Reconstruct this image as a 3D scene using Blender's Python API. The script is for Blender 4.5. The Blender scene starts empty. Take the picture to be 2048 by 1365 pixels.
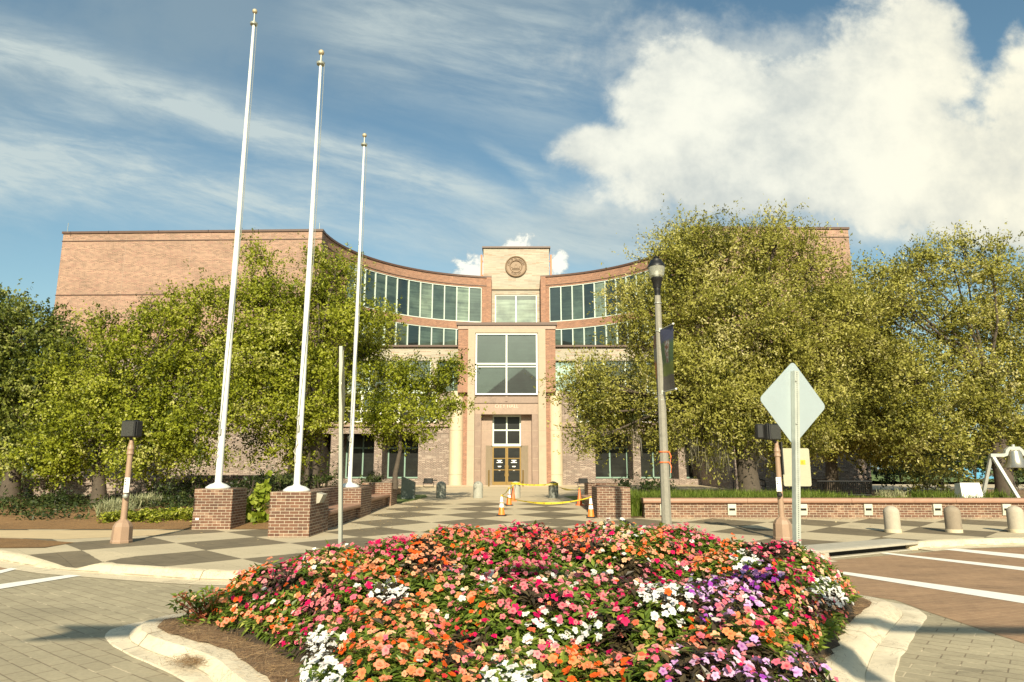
import bpy, math, random
import numpy as np
from mathutils import Vector, Matrix
R = math.radians
random.seed(7)
rng = np.random.default_rng(11)
sc = bpy.context.scene
COL = sc.collection

# ------------------------------------------------------------------ camera
PITCH = R(10.6); FPX = 1365.33; EYE = 1.6
cam_d = bpy.data.cameras.new('camera'); cam = bpy.data.objects.new('camera', cam_d); COL.objects.link(cam)
cam_d.sensor_width = 36; cam_d.lens = 24; cam_d.clip_end = 5000; cam_d.clip_start = 0.05
cam.location = (0, 0, EYE); cam.rotation_euler = (R(90) + PITCH, 0, 0)
sc.camera = cam

def ray(x, y):
    u = (x - 1024) / FPX; v = (682.5 - y) / FPX
    return (u, math.cos(PITCH) - v * math.sin(PITCH), math.sin(PITCH) + v * math.cos(PITCH))
def at(x, y, Y):            # world point on the vertical plane at distance Y
    r = ray(x, y); return Vector((r[0] / r[1] * Y, Y, EYE + r[2] / r[1] * Y))
def gz(x, y, z):            # world point on the level z
    r = ray(x, y); t = (z - EYE) / r[2]; return Vector((r[0] * t, r[1] * t, z))
def plaza_z(Y): return 0.12 + max(0.0, Y - 17) * 0.0162
def gp(x, y):
    z = 0.12
    for i in range(40):
        p = gz(x, y, z); z = plaza_z(p.y)
    return p

# ------------------------------------------------------------------ light
SUN_EL = 30.0; SUN_AZ = 1.6
sun_d = bpy.data.lights.new('sun', 'SUN'); sun = bpy.data.objects.new('sun', sun_d); COL.objects.link(sun)
sun_d.energy = 5.0; sun_d.angle = R(0.5); sun_d.color = (1.0, 0.885, 0.66)
dv = Vector((-math.sin(R(SUN_AZ)) * math.cos(R(SUN_EL)), math.cos(R(SUN_AZ)) * math.cos(R(SUN_EL)), -math.sin(R(SUN_EL))))
sun.rotation_euler = dv.to_track_quat('-Z', 'Y').to_euler()
sun.location = (0, -20, 30)
sc.view_settings.view_transform = 'Standard'; sc.view_settings.look = 'None'
sc.view_settings.exposure = 0.58; sc.view_settings.gamma = 1

class NT:
    def __init__(s, tree): s.t = tree; s.n = tree.nodes; s.l = tree.links
    def put(s, sock, v):
        if v is None: return
        if hasattr(v, 'is_output'): s.l.new(v, sock)
        else: sock.default_value = v
    def m(s, op, a, b=None, c=None, clamp=False):
        n = s.n.new('ShaderNodeMath'); n.operation = op; n.use_clamp = clamp
        s.put(n.inputs[0], a); s.put(n.inputs[1], b); s.put(n.inputs[2], c); return n.outputs[0]
    def add(s, a, b): return s.m('ADD', a, b)
    def sub(s, a, b): return s.m('SUBTRACT', a, b)
    def mul(s, a, b): return s.m('MULTIPLY', a, b)
    def div(s, a, b): return s.m('DIVIDE', a, b)
    def mx(s, a, b): return s.m('MAXIMUM', a, b)
    def mn(s, a, b): return s.m('MINIMUM', a, b)
    def step(s, x, a, b, o0=0.0, o1=1.0):
        n = s.n.new('ShaderNodeMapRange'); n.interpolation_type = 'SMOOTHSTEP'
        s.put(n.inputs[0], x); s.put(n.inputs[1], a); s.put(n.inputs[2], b); s.put(n.inputs[3], o0); s.put(n.inputs[4], o1); return n.outputs[0]
    def lin(s, x, a, b, o0=0.0, o1=1.0):
        n = s.n.new('ShaderNodeMapRange'); s.put(n.inputs[0], x); s.put(n.inputs[1], a); s.put(n.inputs[2], b); s.put(n.inputs[3], o0); s.put(n.inputs[4], o1); return n.outputs[0]
    def xyz(s, x, y, z=0.0):
        n = s.n.new('ShaderNodeCombineXYZ'); s.put(n.inputs[0], x); s.put(n.inputs[1], y); s.put(n.inputs[2], z); return n.outputs[0]
    def sep(s, v):
        n = s.n.new('ShaderNodeSeparateXYZ'); s.l.new(v, n.inputs[0]); return n.outputs
    def mapv(s, v, sc_=(1, 1, 1), rot=(0, 0, 0), loc=(0, 0, 0)):
        n = s.n.new('ShaderNodeMapping'); s.l.new(v, n.inputs[0]); n.inputs['Scale'].default_value = sc_; n.inputs['Rotation'].default_value = rot; n.inputs['Location'].default_value = loc; return n.outputs[0]
    def noise(s, v, scale, detail=4, rough=0.55, dist=0.0):
        n = s.n.new('ShaderNodeTexNoise'); s.put(n.inputs['Vector'], v)
        n.inputs['Scale'].default_value = scale; n.inputs['Detail'].default_value = detail; n.inputs['Roughness'].default_value = rough; n.inputs['Distortion'].default_value = dist
        return n.outputs[0]
    def mix(s, f, a, b):
        n = s.n.new('ShaderNodeMix'); n.data_type = 'RGBA'
        s.put(n.inputs[0], f); s.put(n.inputs[6], c4(a)); s.put(n.inputs[7], c4(b)); return n.outputs[2]
    def tint(s, col, f):     # colour times scalar
        n = s.n.new('ShaderNodeVectorMath'); n.operation = 'SCALE'; s.put(n.inputs[0], col); s.put(n.inputs[3], f); return n.outputs[0]
    def node(s, t): return s.n.new(t)
def c4(c):
    if isinstance(c, tuple) and len(c) == 3: return (c[0], c[1], c[2], 1)
    return c

# ------------------------------------------------------------------ sky
world = bpy.data.worlds.new('World'); sc.world = world; world.use_nodes = True
w = NT(world.node_tree)
bg = world.node_tree.nodes['Background']; bg.inputs[1].default_value = 0.088
sky = w.node('ShaderNodeTexSky'); sky.sky_type = 'NISHITA'; sky.sun_disc = False
sky.sun_elevation = R(SUN_EL); sky.sun_rotation = R(180 - SUN_AZ); sky.altitude = 50; sky.air_density = 1.15; sky.dust_density = 1.6; sky.ozone_density = 1.6
tcw = w.node('ShaderNodeTexCoord')
dx, dy, dz = w.sep(tcw.outputs['Generated'])
ya = w.mx(w.m('ABSOLUTE', dy), 0.10)
U = w.div(dx, ya); V = w.div(dz, ya)
def uv_of(x, y):
    r = ray(x, y); return r[0] / r[1], r[2] / r[1]
n1 = w.noise(w.xyz(U, V, 3.1), 3.2, 9, 0.58, 0.2)
n2 = w.noise(w.xyz(U, V, 9.7), 9.0, 8, 0.6, 0.15)
n3 = w.noise(w.xyz(U, V, 5.2), 24.0, 6, 0.6, 0.1)
turb = w.add(w.add(w.mul(w.sub(n1, 0.5), 2.0), w.mul(w.sub(n2, 0.5), 1.3)), w.mul(w.sub(n3, 0.5), 0.55))
def blobfield(blobs):
    F = None
    for (cx, cy, rx, ry) in blobs:
        cu, cv = uv_of(cx, cy); ru = abs(uv_of(cx + rx, cy)[0] - cu); rv = abs(uv_of(cx, cy - ry)[1] - cv)
        a = w.div(w.sub(U, cu), ru); b = w.div(w.sub(V, cv), rv)
        d = w.m('SQRT', w.add(w.mul(a, a), w.mul(b, b)))
        f = w.sub(1.0, d)
        F = f if F is None else w.m('SMOOTH_MAX', F, f, 0.25)
    return F
big = [(1400, 200, 190, 160), (1600, 260, 300, 190), (1760, 190, 170, 190), (1850, 90, 110, 150), (1990, 420, 160, 90), (1500, 340, 300, 130), (1230, 300, 140, 55), (2120, 300, 170, 220), (1850, 340, 280, 140)]
F1 = blobfield(big)
m1 = w.step(w.add(F1, w.mul(turb, 0.62)), -0.06, 0.36)
F1b = blobfield([(1650, 420, 520, 90), (1480, 120, 380, 110)])
m1b = w.mul(w.step(w.add(F1b, w.mul(turb, 0.9)), -0.1, 0.75), 0.62)
small = [(1042, 500, 44, 36), (948, 548, 50, 44), (1118, 528, 22, 34), (985, 545, 40, 34)]
n4 = w.noise(w.xyz(U, V, 1.2), 55.0, 7, 0.62, 0.3)
F2 = blobfield(small)
m2 = w.step(w.add(F2, w.add(w.mul(turb, 0.35), w.mul(w.sub(n4, 0.5), 1.9))), 0.0, 0.5)
cum = w.mx(w.mx(m1, m1b), m2)
back = w.step(dy, 0.0, -0.02)
cumb = w.step(w.add(w.mul(w.sub(n2, 0.5), 2.4), w.mul(w.sub(n3, 0.5), 1.2)), 0.0, 0.5)
cum = w.add(w.mul(cum, w.sub(1.0, back)), w.mul(cumb, w.mul(back, 0.9)))
# wisps: a stretched noise frame, gathered in bands
a0 = R(-14)
us = w.add(w.mul(U, math.cos(a0)), w.mul(V, math.sin(a0))); vs = w.sub(w.mul(V, math.cos(a0)), w.mul(U, math.sin(a0)))
wn = w.noise(w.xyz(w.mul(us, 1.3), w.mul(vs, 7.5), 2.0), 1.6, 10, 0.62, 0.55)
wn2 = w.noise(w.xyz(w.mul(us, 2.6), w.mul(vs, 11.0), 7.0), 3.2, 9, 0.66, 0.4)
streak = w.step(w.add(w.mul(wn, 0.62), w.mul(wn2, 0.42)), 0.36, 0.72)
def band(p0, p1, w0, w1, k):
    u0, v0 = uv_of(*p0); u1, v1 = uv_of(*p1); L = math.hypot(u1 - u0, v1 - v0); ex, ey = (u1 - u0) / L, (v1 - v0) / L
    t = w.add(w.mul(w.sub(U, u0), ex), w.mul(w.sub(V, v0), ey))
    s_ = w.sub(w.mul(w.sub(V, v0), ex), w.mul(w.sub(U, u0), ey))
    s_ = w.add(s_, w.mul(w.sub(n1, 0.5), 0.10))
    wd = w.lin(t, 0.0, L, w0, w1)
    q = w.div(s_, wd); g = w.m('EXPONENT', w.mul(w.mul(q, q), -1.0))
    e = w.mul(w.step(t, -0.15, 0.05), w.step(t, L * 1.12, L * 0.75))
    return w.mul(w.mul(g, e), k)
wisp = band((-40, 100), (1120, 425), 0.050, 0.030, 0.95)
wisp = w.mx(wisp, band((-60, 325), (760, 425), 0.085, 0.05, 1.05))
wisp = w.mx(wisp, band((640, 420), (1420, 500), 0.05, 0.10, 0.62))
wisp = w.mx(wisp, band((60, 200), (230, 300), 0.05, 0.05, 0.55))
wisp = w.mx(wisp, band((700, 20), (1230, 150), 0.10, 0.14, 0.62))
wisp = w.mx(wisp, band((1030, 320), (1210, 430), 0.012, 0.05, 0.7))
streakw = w.mul(wisp, w.add(w.mul(streak, 0.95), 0.22))
# the thin grey veil over the upper left
veilF = blobfield([(-40, 140, 620, 210), (420, 40, 700, 170), (900, -40, 500, 170), (1250, 470, 400, 90)])
veil = w.mul(w.step(w.add(veilF, w.mul(w.add(turb, w.sub(wn, 0.5)), 0.55)), -0.2, 1.0), 0.55)
low = w.mul(w.mul(w.step(V, 0.42, 0.02), 0.5), w.sub(1.0, w.mul(back, 0.75)))
shade = w.add(w.add(w.mul(w.sub(n1, 0.5), 1.9), w.mul(w.sub(n2, 0.5), 1.5)), w.mul(w.sub(n3, 0.5), 0.5))
lum = w.step(w.add(w.add(w.mul(F1, 0.35), shade), w.mul(w.sub(V, 0.42), 0.75)), -0.30, 0.72)
warmx = w.step(U, 0.35, 0.85)
c_lit = w.mix(warmx, (7.5, 7.5, 6.5), (7.9, 7.6, 6.1)); c_dim = w.mix(warmx, (4.3, 4.7, 4.6), (5.3, 5.4, 4.8))
ccol = w.mix(lum, c_dim, c_lit)
ccol = w.mix(m2, ccol, (8.2, 8.2, 7.2))
skyc = w.node('ShaderNodeVectorMath'); skyc.operation = 'MULTIPLY'
w.l.new(sky.outputs[0], skyc.inputs[0]); skyc.inputs[1].default_value = (0.85, 1.04, 0.95)
c = w.mix(low, skyc.outputs[0], (4.4, 5.7, 5.9))
c = w.mix(veil, c, (2.5, 3.25, 3.6))
c = w.mix(w.mn(streakw, 0.75), c, (5.2, 5.8, 5.5))
c = w.mix(cum, c, ccol)
w.l.new(c, bg.inputs[0])

# ------------------------------------------------------------------ object helpers
def cpl(o, label=None, cat=None, group=None, kind=None):
    if label: o['label'] = label
    if cat: o['category'] = cat
    if group: o['group'] = group
    if kind: o['kind'] = kind
    return o
def thing(name, label, cat, loc=(0, 0, 0), rz=0, group=None):
    o = bpy.data.objects.new(name, None); COL.objects.link(o); o.location = loc; o.rotation_euler = (0, 0, rz); o.empty_display_size = .2
    return cpl(o, label, cat, group)
class MB:
    def __init__(s): s.v = []; s.f = []; s.uv = []
    def quad(s, pts, uv=None):
        i = len(s.v); s.v += [tuple(p) for p in pts]; s.f.append(tuple(range(i, i + len(pts)))); s.uv.append(uv)
    def box(s, x0, x1, y0, y1, z0, z1, bev=0.0):
        if bev <= 0:
            P = [(x0, y0, z0), (x1, y0, z0), (x1, y1, z0), (x0, y1, z0), (x0, y0, z1), (x1, y0, z1), (x1, y1, z1), (x0, y1, z1)]
            i = len(s.v); s.v += P
            for f in ((0, 1, 5, 4), (1, 2, 6, 5), (2, 3, 7, 6), (3, 0, 4, 7), (4, 5, 6, 7), (3, 2, 1, 0)):
                s.f.append(tuple(i + k for k in f)); s.uv.append(None)
        else:
            b = bev; rings = []
            for (z, q) in ((z0, b), (z0 + b, 0), (z1 - b, 0), (z1, b)):
                rings.append([(x0 + q + (b if q == 0 else 0), y0 + q, z), (x1 - q - (b if q == 0 else 0), y0 + q, z), (x1 - q, y0 + q + (b if q == 0 else 0), z), (x1 - q, y1 - q - (b if q == 0 else 0), z),
                              (x1 - q - (b if q == 0 else 0), y1 - q, z), (x0 + q + (b if q == 0 else 0), y1 - q, z), (x0 + q, y1 - q - (b if q == 0 else 0), z), (x0 + q, y0 + q + (b if q == 0 else 0), z)])
            s.loft(rings)
        return s
    def loft(s, rings, cap=True, closed=True):
        i = len(s.v); n = len(rings[0])
        for r in rings: s.v += [tuple(p) for p in r]
        for k in range(len(rings) - 1):
            for j in range(n if closed else n - 1):
                a = i + k * n + j; b = i + k * n + (j + 1) % n
                s.f.append((a, b, b + n, a + n)); s.uv.append(None)
        if cap:
            s.f.append(tuple(i + j for j in reversed(range(n)))); s.uv.append(None)
            s.f.append(tuple(i + (len(rings) - 1) * n + j for j in range(n))); s.uv.append(None)
        return s
    def tube(s, pts, rad, n=10, cap=True):
        pts = [Vector(p) for p in pts]
        if not hasattr(rad, '__len__'): rad = [rad] * len(pts)
        rings = []; up = None
        for k, p in enumerate(pts):
            t = (pts[min(k + 1, len(pts) - 1)] - pts[max(k - 1, 0)]).normalized()
            if up is None:
                up = Vector((0, 0, 1)) if abs(t.z) < .9 else Vector((1, 0, 0))
            a = t.cross(up)
            if a.length < 1e-4: a = t.orthogonal()
            a.normalize(); b = t.cross(a).normalized(); up = -b if False else up
            rings.append([p + (a * math.cos(q) + b * math.sin(q)) * rad[k] for q in [-2 * math.pi * j / n for j in range(n)]])
        return s.loft(rings, cap)
    def lathe(s, prof, n=16, c=(0, 0, 0), cap=True, rot=0.0):
        rings = [[(c[0] + r * math.cos(rot + 2 * math.pi * j / n), c[1] + r * math.sin(rot + 2 * math.pi * j / n), c[2] + z) for j in range(n)] for (r, z) in prof]
        return s.loft(rings, cap)
    def plate(s, outline, th, M):     # outline in (a,b), extruded th along local y; M places it
        n = len(outline)
        r0 = [M @ Vector((a, -th / 2, b)) for a, b in outline]; r1 = [M @ Vector((a, th / 2, b)) for a, b in outline]
        return s.loft([r0, r1])
    def build(s, name, mat, parent=None, smooth=False, world=True, **k):
        me = bpy.data.meshes.new(name)
        off = Vector((0, 0, 0))
        if parent is not None and world:
            p = parent
            while p is not None: off += p.location; p = p.parent
        vs = [(x - off.x, y - off.y, z - off.z) for x, y, z in s.v]
        me.from_pydata(vs, [], s.f)
        ul = me.uv_layers.new(name='UVMap')
        vv = s.v; data = ul.data; li = 0
        for pi, poly in enumerate(me.polygons):
            cu = s.uv[pi]
            if cu is not None:
                for j in range(poly.loop_total): data[poly.loop_start + j].uv = cu[j]
                continue
            nn = poly.normal
            if abs(nn.z) > .8:
                for j in range(poly.loop_total):
                    q = vv[s.f[pi][j]]; data[poly.loop_start + j].uv = (q[0], q[1])
            else:
                tx, ty = -nn.y, nn.x; L = math.hypot(tx, ty) or 1; tx /= L; ty /= L
                for j in range(poly.loop_total):
                    q = vv[s.f[pi][j]]; data[poly.loop_start + j].uv = (q[0] * tx + q[1] * ty, q[2])
        if mat is not None:
            me.materials.append(mat)
        if smooth:
            me.polygons.foreach_set('use_smooth', [True] * len(me.polygons))
            try: me.set_sharp_from_angle(angle=R(35))
            except Exception: pass
        o = bpy.data.objects.new(name, me); COL.objects.link(o)
        if parent is not None: o.parent = parent
        return cpl(o, k.get('label'), k.get('cat'), k.get('group'), k.get('kind'))
def np_mesh(name, V_, F_, mat, parent=None, tint=None, midx=None, mats=None, nside=4, smooth=False):
    V_ = np.asarray(V_, dtype=np.float32)
    if parent is not None:
        off = Vector((0, 0, 0)); p = parent
        while p is not None: off += p.location; p = p.parent
        V_ = V_ - np.array(off, dtype=np.float32)
    F_ = np.asarray(F_, dtype=np.int32)
    me = bpy.data.meshes.new(name)
    me.vertices.add(len(V_)); me.vertices.foreach_set('co', V_.ravel())
    nf = len(F_); me.loops.add(nf * nside); me.loops.foreach_set('vertex_index', F_.ravel())
    me.polygons.add(nf); me.polygons.foreach_set('loop_start', np.arange(nf, dtype=np.int32) * nside)
    try: me.polygons.foreach_set('loop_total', np.full(nf, nside, dtype=np.int32))
    except Exception: pass
    for m_ in (mats or [mat]): me.materials.append(m_)
    if midx is not None: me.polygons.foreach_set('material_index', np.asarray(midx, dtype=np.int32))
    if tint is not None:
        t = np.asarray(tint, dtype=np.float32)
        if t.ndim == 1:
            a = me.attributes.new('tint', 'FLOAT', 'FACE'); a.data.foreach_set('value', t)
        else:
            a = me.attributes.new('petal', 'FLOAT_COLOR', 'POINT'); a.data.foreach_set('color', t.ravel())
    if smooth: me.polygons.foreach_set('use_smooth', np.ones(nf, dtype=bool))
    me.update(calc_edges=True)
    o = bpy.data.objects.new(name, me); COL.objects.link(o)
    if parent is not None: o.parent = parent
    return o
def copy_tree(o, parent=None):
    c_ = o.copy(); COL.objects.link(c_)
    if parent is not None: c_.parent = parent
    for ch in list(o.children): copy_tree(ch, c_)
    return c_

# ------------------------------------------------------------------ materials
def mat(name):
    m_ = bpy.data.materials.new(name); m_.use_nodes = True; t = NT(m_.node_tree)
    b = m_.node_tree.nodes['Principled BSDF']; return m_, t, b
def bump(t, b, h, strength=0.3, dist=0.01):
    n = t.node('ShaderNodeBump'); n.inputs['Strength'].default_value = strength; n.inputs['Distance'].default_value = dist
    t.put(n.inputs['Height'], h); t.l.new(n.outputs[0], b.inputs['Normal'])
def m_plain(name, col, rough=.6, metal=0.0, var=0.12, nscale=6, bmp=0.0, spots=0.0, coords='Object'):
    m_, t, b = mat(name); tc = t.node('ShaderNodeTexCoord').outputs[coords]
    n = t.noise(tc, nscale, 6, .6); n2_ = t.noise(tc, nscale * 6, 4, .6)
    f = t.add(t.add(1.0, t.mul(t.sub(n, .5), var * 2.2)), t.mul(t.sub(n2_, .5), var * 1.5))
    colr = t.tint(c4(col)[:3], f)
    if spots:
        sp = t.step(t.noise(tc, nscale * .6, 7, .65), .56, .72); colr = t.mix(t.mul(sp, spots), colr, tuple(x * .45 for x in col))
    t.l.new(colr, b.inputs['Base Color']); b.inputs['Roughness'].default_value = rough; b.inputs['Metallic'].default_value = metal
    if bmp: bump(t, b, n2_, bmp, .01)
    return m_
def m_brick(name, cols, mortar, bw=.205, bh=.068, ms=.006, var=.5, bias=0.0, rough=.85, stain=.25):
    m_, t, b = mat(name); uv = t.node('ShaderNodeUVMap').outputs[0]
    bt = t.node('ShaderNodeTexBrick'); t.l.new(uv, bt.inputs['Vector']); bt.offset = .5
    bt.inputs['Color1'].default_value = c4(cols[0]); bt.inputs['Color2'].default_value = c4(cols[1]); bt.inputs['Mortar'].default_value = c4(mortar)
    bt.inputs['Scale'].default_value = 1; bt.inputs['Mortar Size'].default_value = ms; bt.inputs['Mortar Smooth'].default_value = .1; bt.inputs['Bias'].default_value = bias
    bt.inputs['Brick Width'].default_value = bw; bt.inputs['Row Height'].default_value = bh
    # another per-brick random through white noise on the brick cell
    s_ = t.sep(uv); row = t.m('FLOOR', t.div(s_[1], bh)); off = t.mul(t.m('MODULO', t.m('ABSOLUTE', row), 2.0), .5)
    colx = t.m('FLOOR', t.add(t.div(s_[0], bw), t.mul(off, 1.0)))
    wn_ = t.node('ShaderNodeTexWhiteNoise'); wn_.noise_dimensions = '2D'; t.l.new(t.xyz(colx, row), wn_.inputs['Vector'])
    k = t.lin(wn_.outputs[0], 0, 1, 1 - var * .5, 1 + var * .5)
    third = t.mix(t.step(wn_.outputs[0], .80, .86), bt.outputs[0], cols[2])
    colr = t.mix(bt.outputs['Fac'], t.tint(third, k), mortar)
    big_ = t.noise(t.mapv(uv, (.35, .8, 1)), 1.0, 6, .6); colr = t.tint(colr, t.lin(big_, .25, .75, 1 - stain, 1 + stain))
    fine = t.noise(uv, 60, 3, .6); colr = t.tint(colr, t.lin(fine, .2, .8, .9, 1.1))
    t.l.new(colr, b.inputs['Base Color']); b.inputs['Roughness'].default_value = rough
    bump(t, b, t.sub(t.mul(fine, .3), bt.outputs['Fac']), .5, .006)
    return m_
def m_leaf(name, ramp, trans=.35, rough=.45, gloss=.25):
    m_, t, b = mat(name)
    at_ = t.node('ShaderNodeAttribute'); at_.attribute_name = 'tint'
    cr = t.node('ShaderNodeValToRGB'); t.l.new(at_.outputs['Fac'], cr.inputs[0])
    e = cr.color_ramp.elements
    while len(e) < len(ramp): e.new(.5)
    for i, (p_, c_) in enumerate(ramp): e[i].position = p_; e[i].color = c4(c_)
    b.inputs['Roughness'].default_value = rough; b.inputs['Specular IOR Level'].default_value = gloss
    t.l.new(cr.outputs[0], b.inputs['Base Color'])
    tr = t.node('ShaderNodeBsdfTranslucent'); t.l.new(t.tint(cr.outputs[0], 1.25), tr.inputs[0])
    mixs = t.node('ShaderNodeMixShader'); mixs.inputs[0].default_value = trans
    t.l.new(b.outputs[0], mixs.inputs[1]); t.l.new(tr.outputs[0], mixs.inputs[2])
    t.l.new(mixs.outputs[0], m_.node_tree.nodes['Material Output'].inputs[0]); return m_

SALMON = m_brick('salmon_brick', [(.345, .205, .142), (.285, .168, .118), (.23, .122, .09)], (.36, .27, .20), .205, .068, .009, .75, stain=.2)
CURVEB = m_brick('orange_brick', [(.36, .175, .105), (.29, .135, .082), (.22, .105, .068)], (.33, .235, .17), .205, .068, .009, .6, stain=.10)
GREYB = m_brick('buff_grey_brick', [(.43, .385, .30), (.35, .32, .26), (.31, .22, .16)], (.44, .40, .31), .6, .068, .008, .28, stain=.12)
MAUVE = m_brick('mauve_brick', [(.215, .145, .118), (.15, .10, .082), (.29, .225, .185)], (.37, .325, .265), .205, .068, .010, .5, stain=.1)
PLAZB = m_brick('plum_brick', [(.165, .078, .045), (.12, .062, .04), (.21, .125, .08)], (.50, .44, .335), .205, .068, .0045, .4, stain=.12)
COPPER = m_plain('bronze_coping', (.10, .055, .038), .5, .0, .2, 3)
BROWNST = m_plain('brown_granite', (.33, .235, .175), .45, 0, .2, 4, .05, .35)
BROWNST2 = m_plain('dark_brown_granite', (.27, .19, .145), .4, 0, .25, 3, .05, .5)
CREAMST = m_plain('cream_limestone', (.41, .33, .235), .7, 0, .12, 3, .05)
COLST = m_plain('column_limestone', (.58, .475, .33), .65, 0, .10, 2, .05, .12)
COPING = m_plain('terracotta_coping', (.36, .205, .14), .5, 0, .16, 5, .1, .3)
CONC = m_plain('kerb_concrete', (.62, .53, .365), .85, 0, .18, 5, .35, .22)
CONC2 = m_plain('old_concrete', (.40, .37, .30), .85, 0, .2, 6, .35, .3)
BOLL = m_plain('bollard_concrete', (.42, .37, .29), .85, 0, .18, 9, .4, .25)
BOLLG = m_plain('plaza_bollard_stone', (.34, .34, .29), .75, 0, .2, 5, .2, .4)
BOLLD = m_plain('dark_bollard_stone', (.19, .20, .175), .7, 0, .3, 5, .2, .4)
POSTC = m_plain('lamp_post_concrete', (.26, .245, .20), .8, 0, .25, 12, .3, .4)
WHITEP = m_plain('white_pole_paint', (.70, .71, .68), .4, 0, .07, 5, 0, .2)
WHITEL = m_plain('road_paint', (.84, .82, .74), .7, 0, .12, 8, .1, .12)
GOLD = m_plain('gold_ball', (.50, .42, .27), .5, .3, .15, 8)
BRASS = m_plain('brass_frame', (.26, .17, .055), .4, .5, .12, 6)
BLACK = m_plain('black_iron', (.010, .010, .010), .45, .0, .2, 8)
BLACKP = m_plain('black_plastic', (.014, .014, .013), .65, 0, .25, 8)
TANP = m_plain('tan_pole_paint', (.34, .225, .15), .5, 0, .14, 7, .1, .22)
GALV = m_plain('galvanised_steel', (.37, .38, .33), .45, .35, .12, 8)
SIGNB = m_plain('sign_back_aluminium', (.40, .47, .49), .42, .25, .05, 1.2, 0, .1)
SIGNB2 = m_plain('sign_back_tan', (.42, .40, .29), .45, .2, .07, 2, 0, .15)
ALU = m_plain('silver_paint', (.52, .53, .49), .38, .35, .08, 6)
BELLM = m_plain('bell_metal', (.50, .46, .37), .28, .8, .15, 6)
ORANGE = m_plain('cone_orange', (.88, .22, .03), .45, 0, .08, 9)
ORANGER = m_plain('old_cone_orange', (.80, .17, .05), .5, 0, .1, 9)
WHITEB = m_plain('reflective_white', (.86, .86, .82), .4, 0, .05, 12)
YELLOW = m_plain('caution_yellow', (.86, .68, .06), .45, 0, .05, 12)
BARK = m_plain('oak_bark', (.085, .066, .048), .9, 0, .4, 9, .8)
WFRAME = m_plain('pale_window_frame', (.62, .70, .62), .4, .1, .05, 6)
WFRAMEW = m_plain('white_window_frame', (.86, .86, .80), .4, 0, .04, 6)
GFRAME = m_plain('green_window_frame', (.22, .34, .27), .4, .1, .06, 6)
STONEG = m_plain('slate_monument', (.13, .155, .135), .5, 0, .25, 5, .1, .4)
WHITES = m_plain('white_stone', (.72, .72, .68), .6, 0, .06, 4)
SOIL = m_plain('dark_soil', (.045, .03, .018), .95, 0, .4, 9, .6)
ROOF = m_plain('roof_membrane', (.2, .19, .17), .9, 0, .2, 2)
DARKIN = m_plain('dark_interior', (.012, .012, .010), .9, 0, .2, 2)  # near-black colour stands in for shade inside hollows and recesses
RED = m_plain('orange_antenna_panel', (.62, .20, .08), .6, 0, .1, 3)
BLUER = m_plain('blue_roof_sheet', (.12, .36, .52), .5, 0, .1, 3)

def m_glass(name, base, mixk=.45, rough=.02, objrand=.5):
    m_, t, b = mat(name)
    oi = t.node('ShaderNodeObjectInfo'); tc = t.node('ShaderNodeTexCoord').outputs['Object']
    k = t.lin(oi.outputs['Random'], 0, 1, 1 - objrand, 1 + objrand)
    sp = t.sep(tc); shadeb = t.step(t.add(sp[2], t.mul(oi.outputs['Random'], .6)), -1.2, 1.2, .75, 1.2)  # vertical gradient paints the interior shading into the pane colour
    bl_n = t.noise(t.mapv(tc, (.25, .25, 5)), 1.3, 5, .6); blot = t.noise(tc, .9, 4, .6)  # blind streaks, and blotches that paint dark reflections into the base colour
    bl2 = t.mul(t.lin(bl_n, .3, .7, .55, 1.45), t.step(blot, .3, .62, .55, 1.3))
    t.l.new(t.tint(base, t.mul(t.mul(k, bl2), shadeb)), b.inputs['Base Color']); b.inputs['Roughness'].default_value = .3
    gl = t.node('ShaderNodeBsdfGlossy'); gl.inputs['Roughness'].default_value = rough; gl.inputs['Color'].default_value = (.80, .95, .86, 1)
    fr = t.node('ShaderNodeFresnel'); fr.inputs[0].default_value = 1.5
    mx_ = t.node('ShaderNodeMixShader'); t.l.new(t.m('ADD', t.mul(fr.outputs[0], .7), mixk, clamp=True), mx_.inputs[0])
    t.l.new(b.outputs[0], mx_.inputs[1]); t.l.new(gl.outputs[0], mx_.inputs[2])
    t.l.new(mx_.outputs[0], m_.node_tree.nodes['Material Output'].inputs[0]); return m_
GLASS = m_glass('green_tinted_glass', (.035, .05, .037), .045)
GLASSB = m_glass('pale_blind_glass', (.11, .14, .10), .06, objrand=.15)
GLASSD = m_glass('dark_glass', (.006, .007, .006), -.012, objrand=.3)
GLASSP = m_glass('pavilion_glass', (.008, .012, .010), .055, objrand=.1)
GLASSL = m_glass('painted_sky_glass', (.22, .29, .25), .3, objrand=.1)  # reflected sky painted in as a pale base colour

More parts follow.
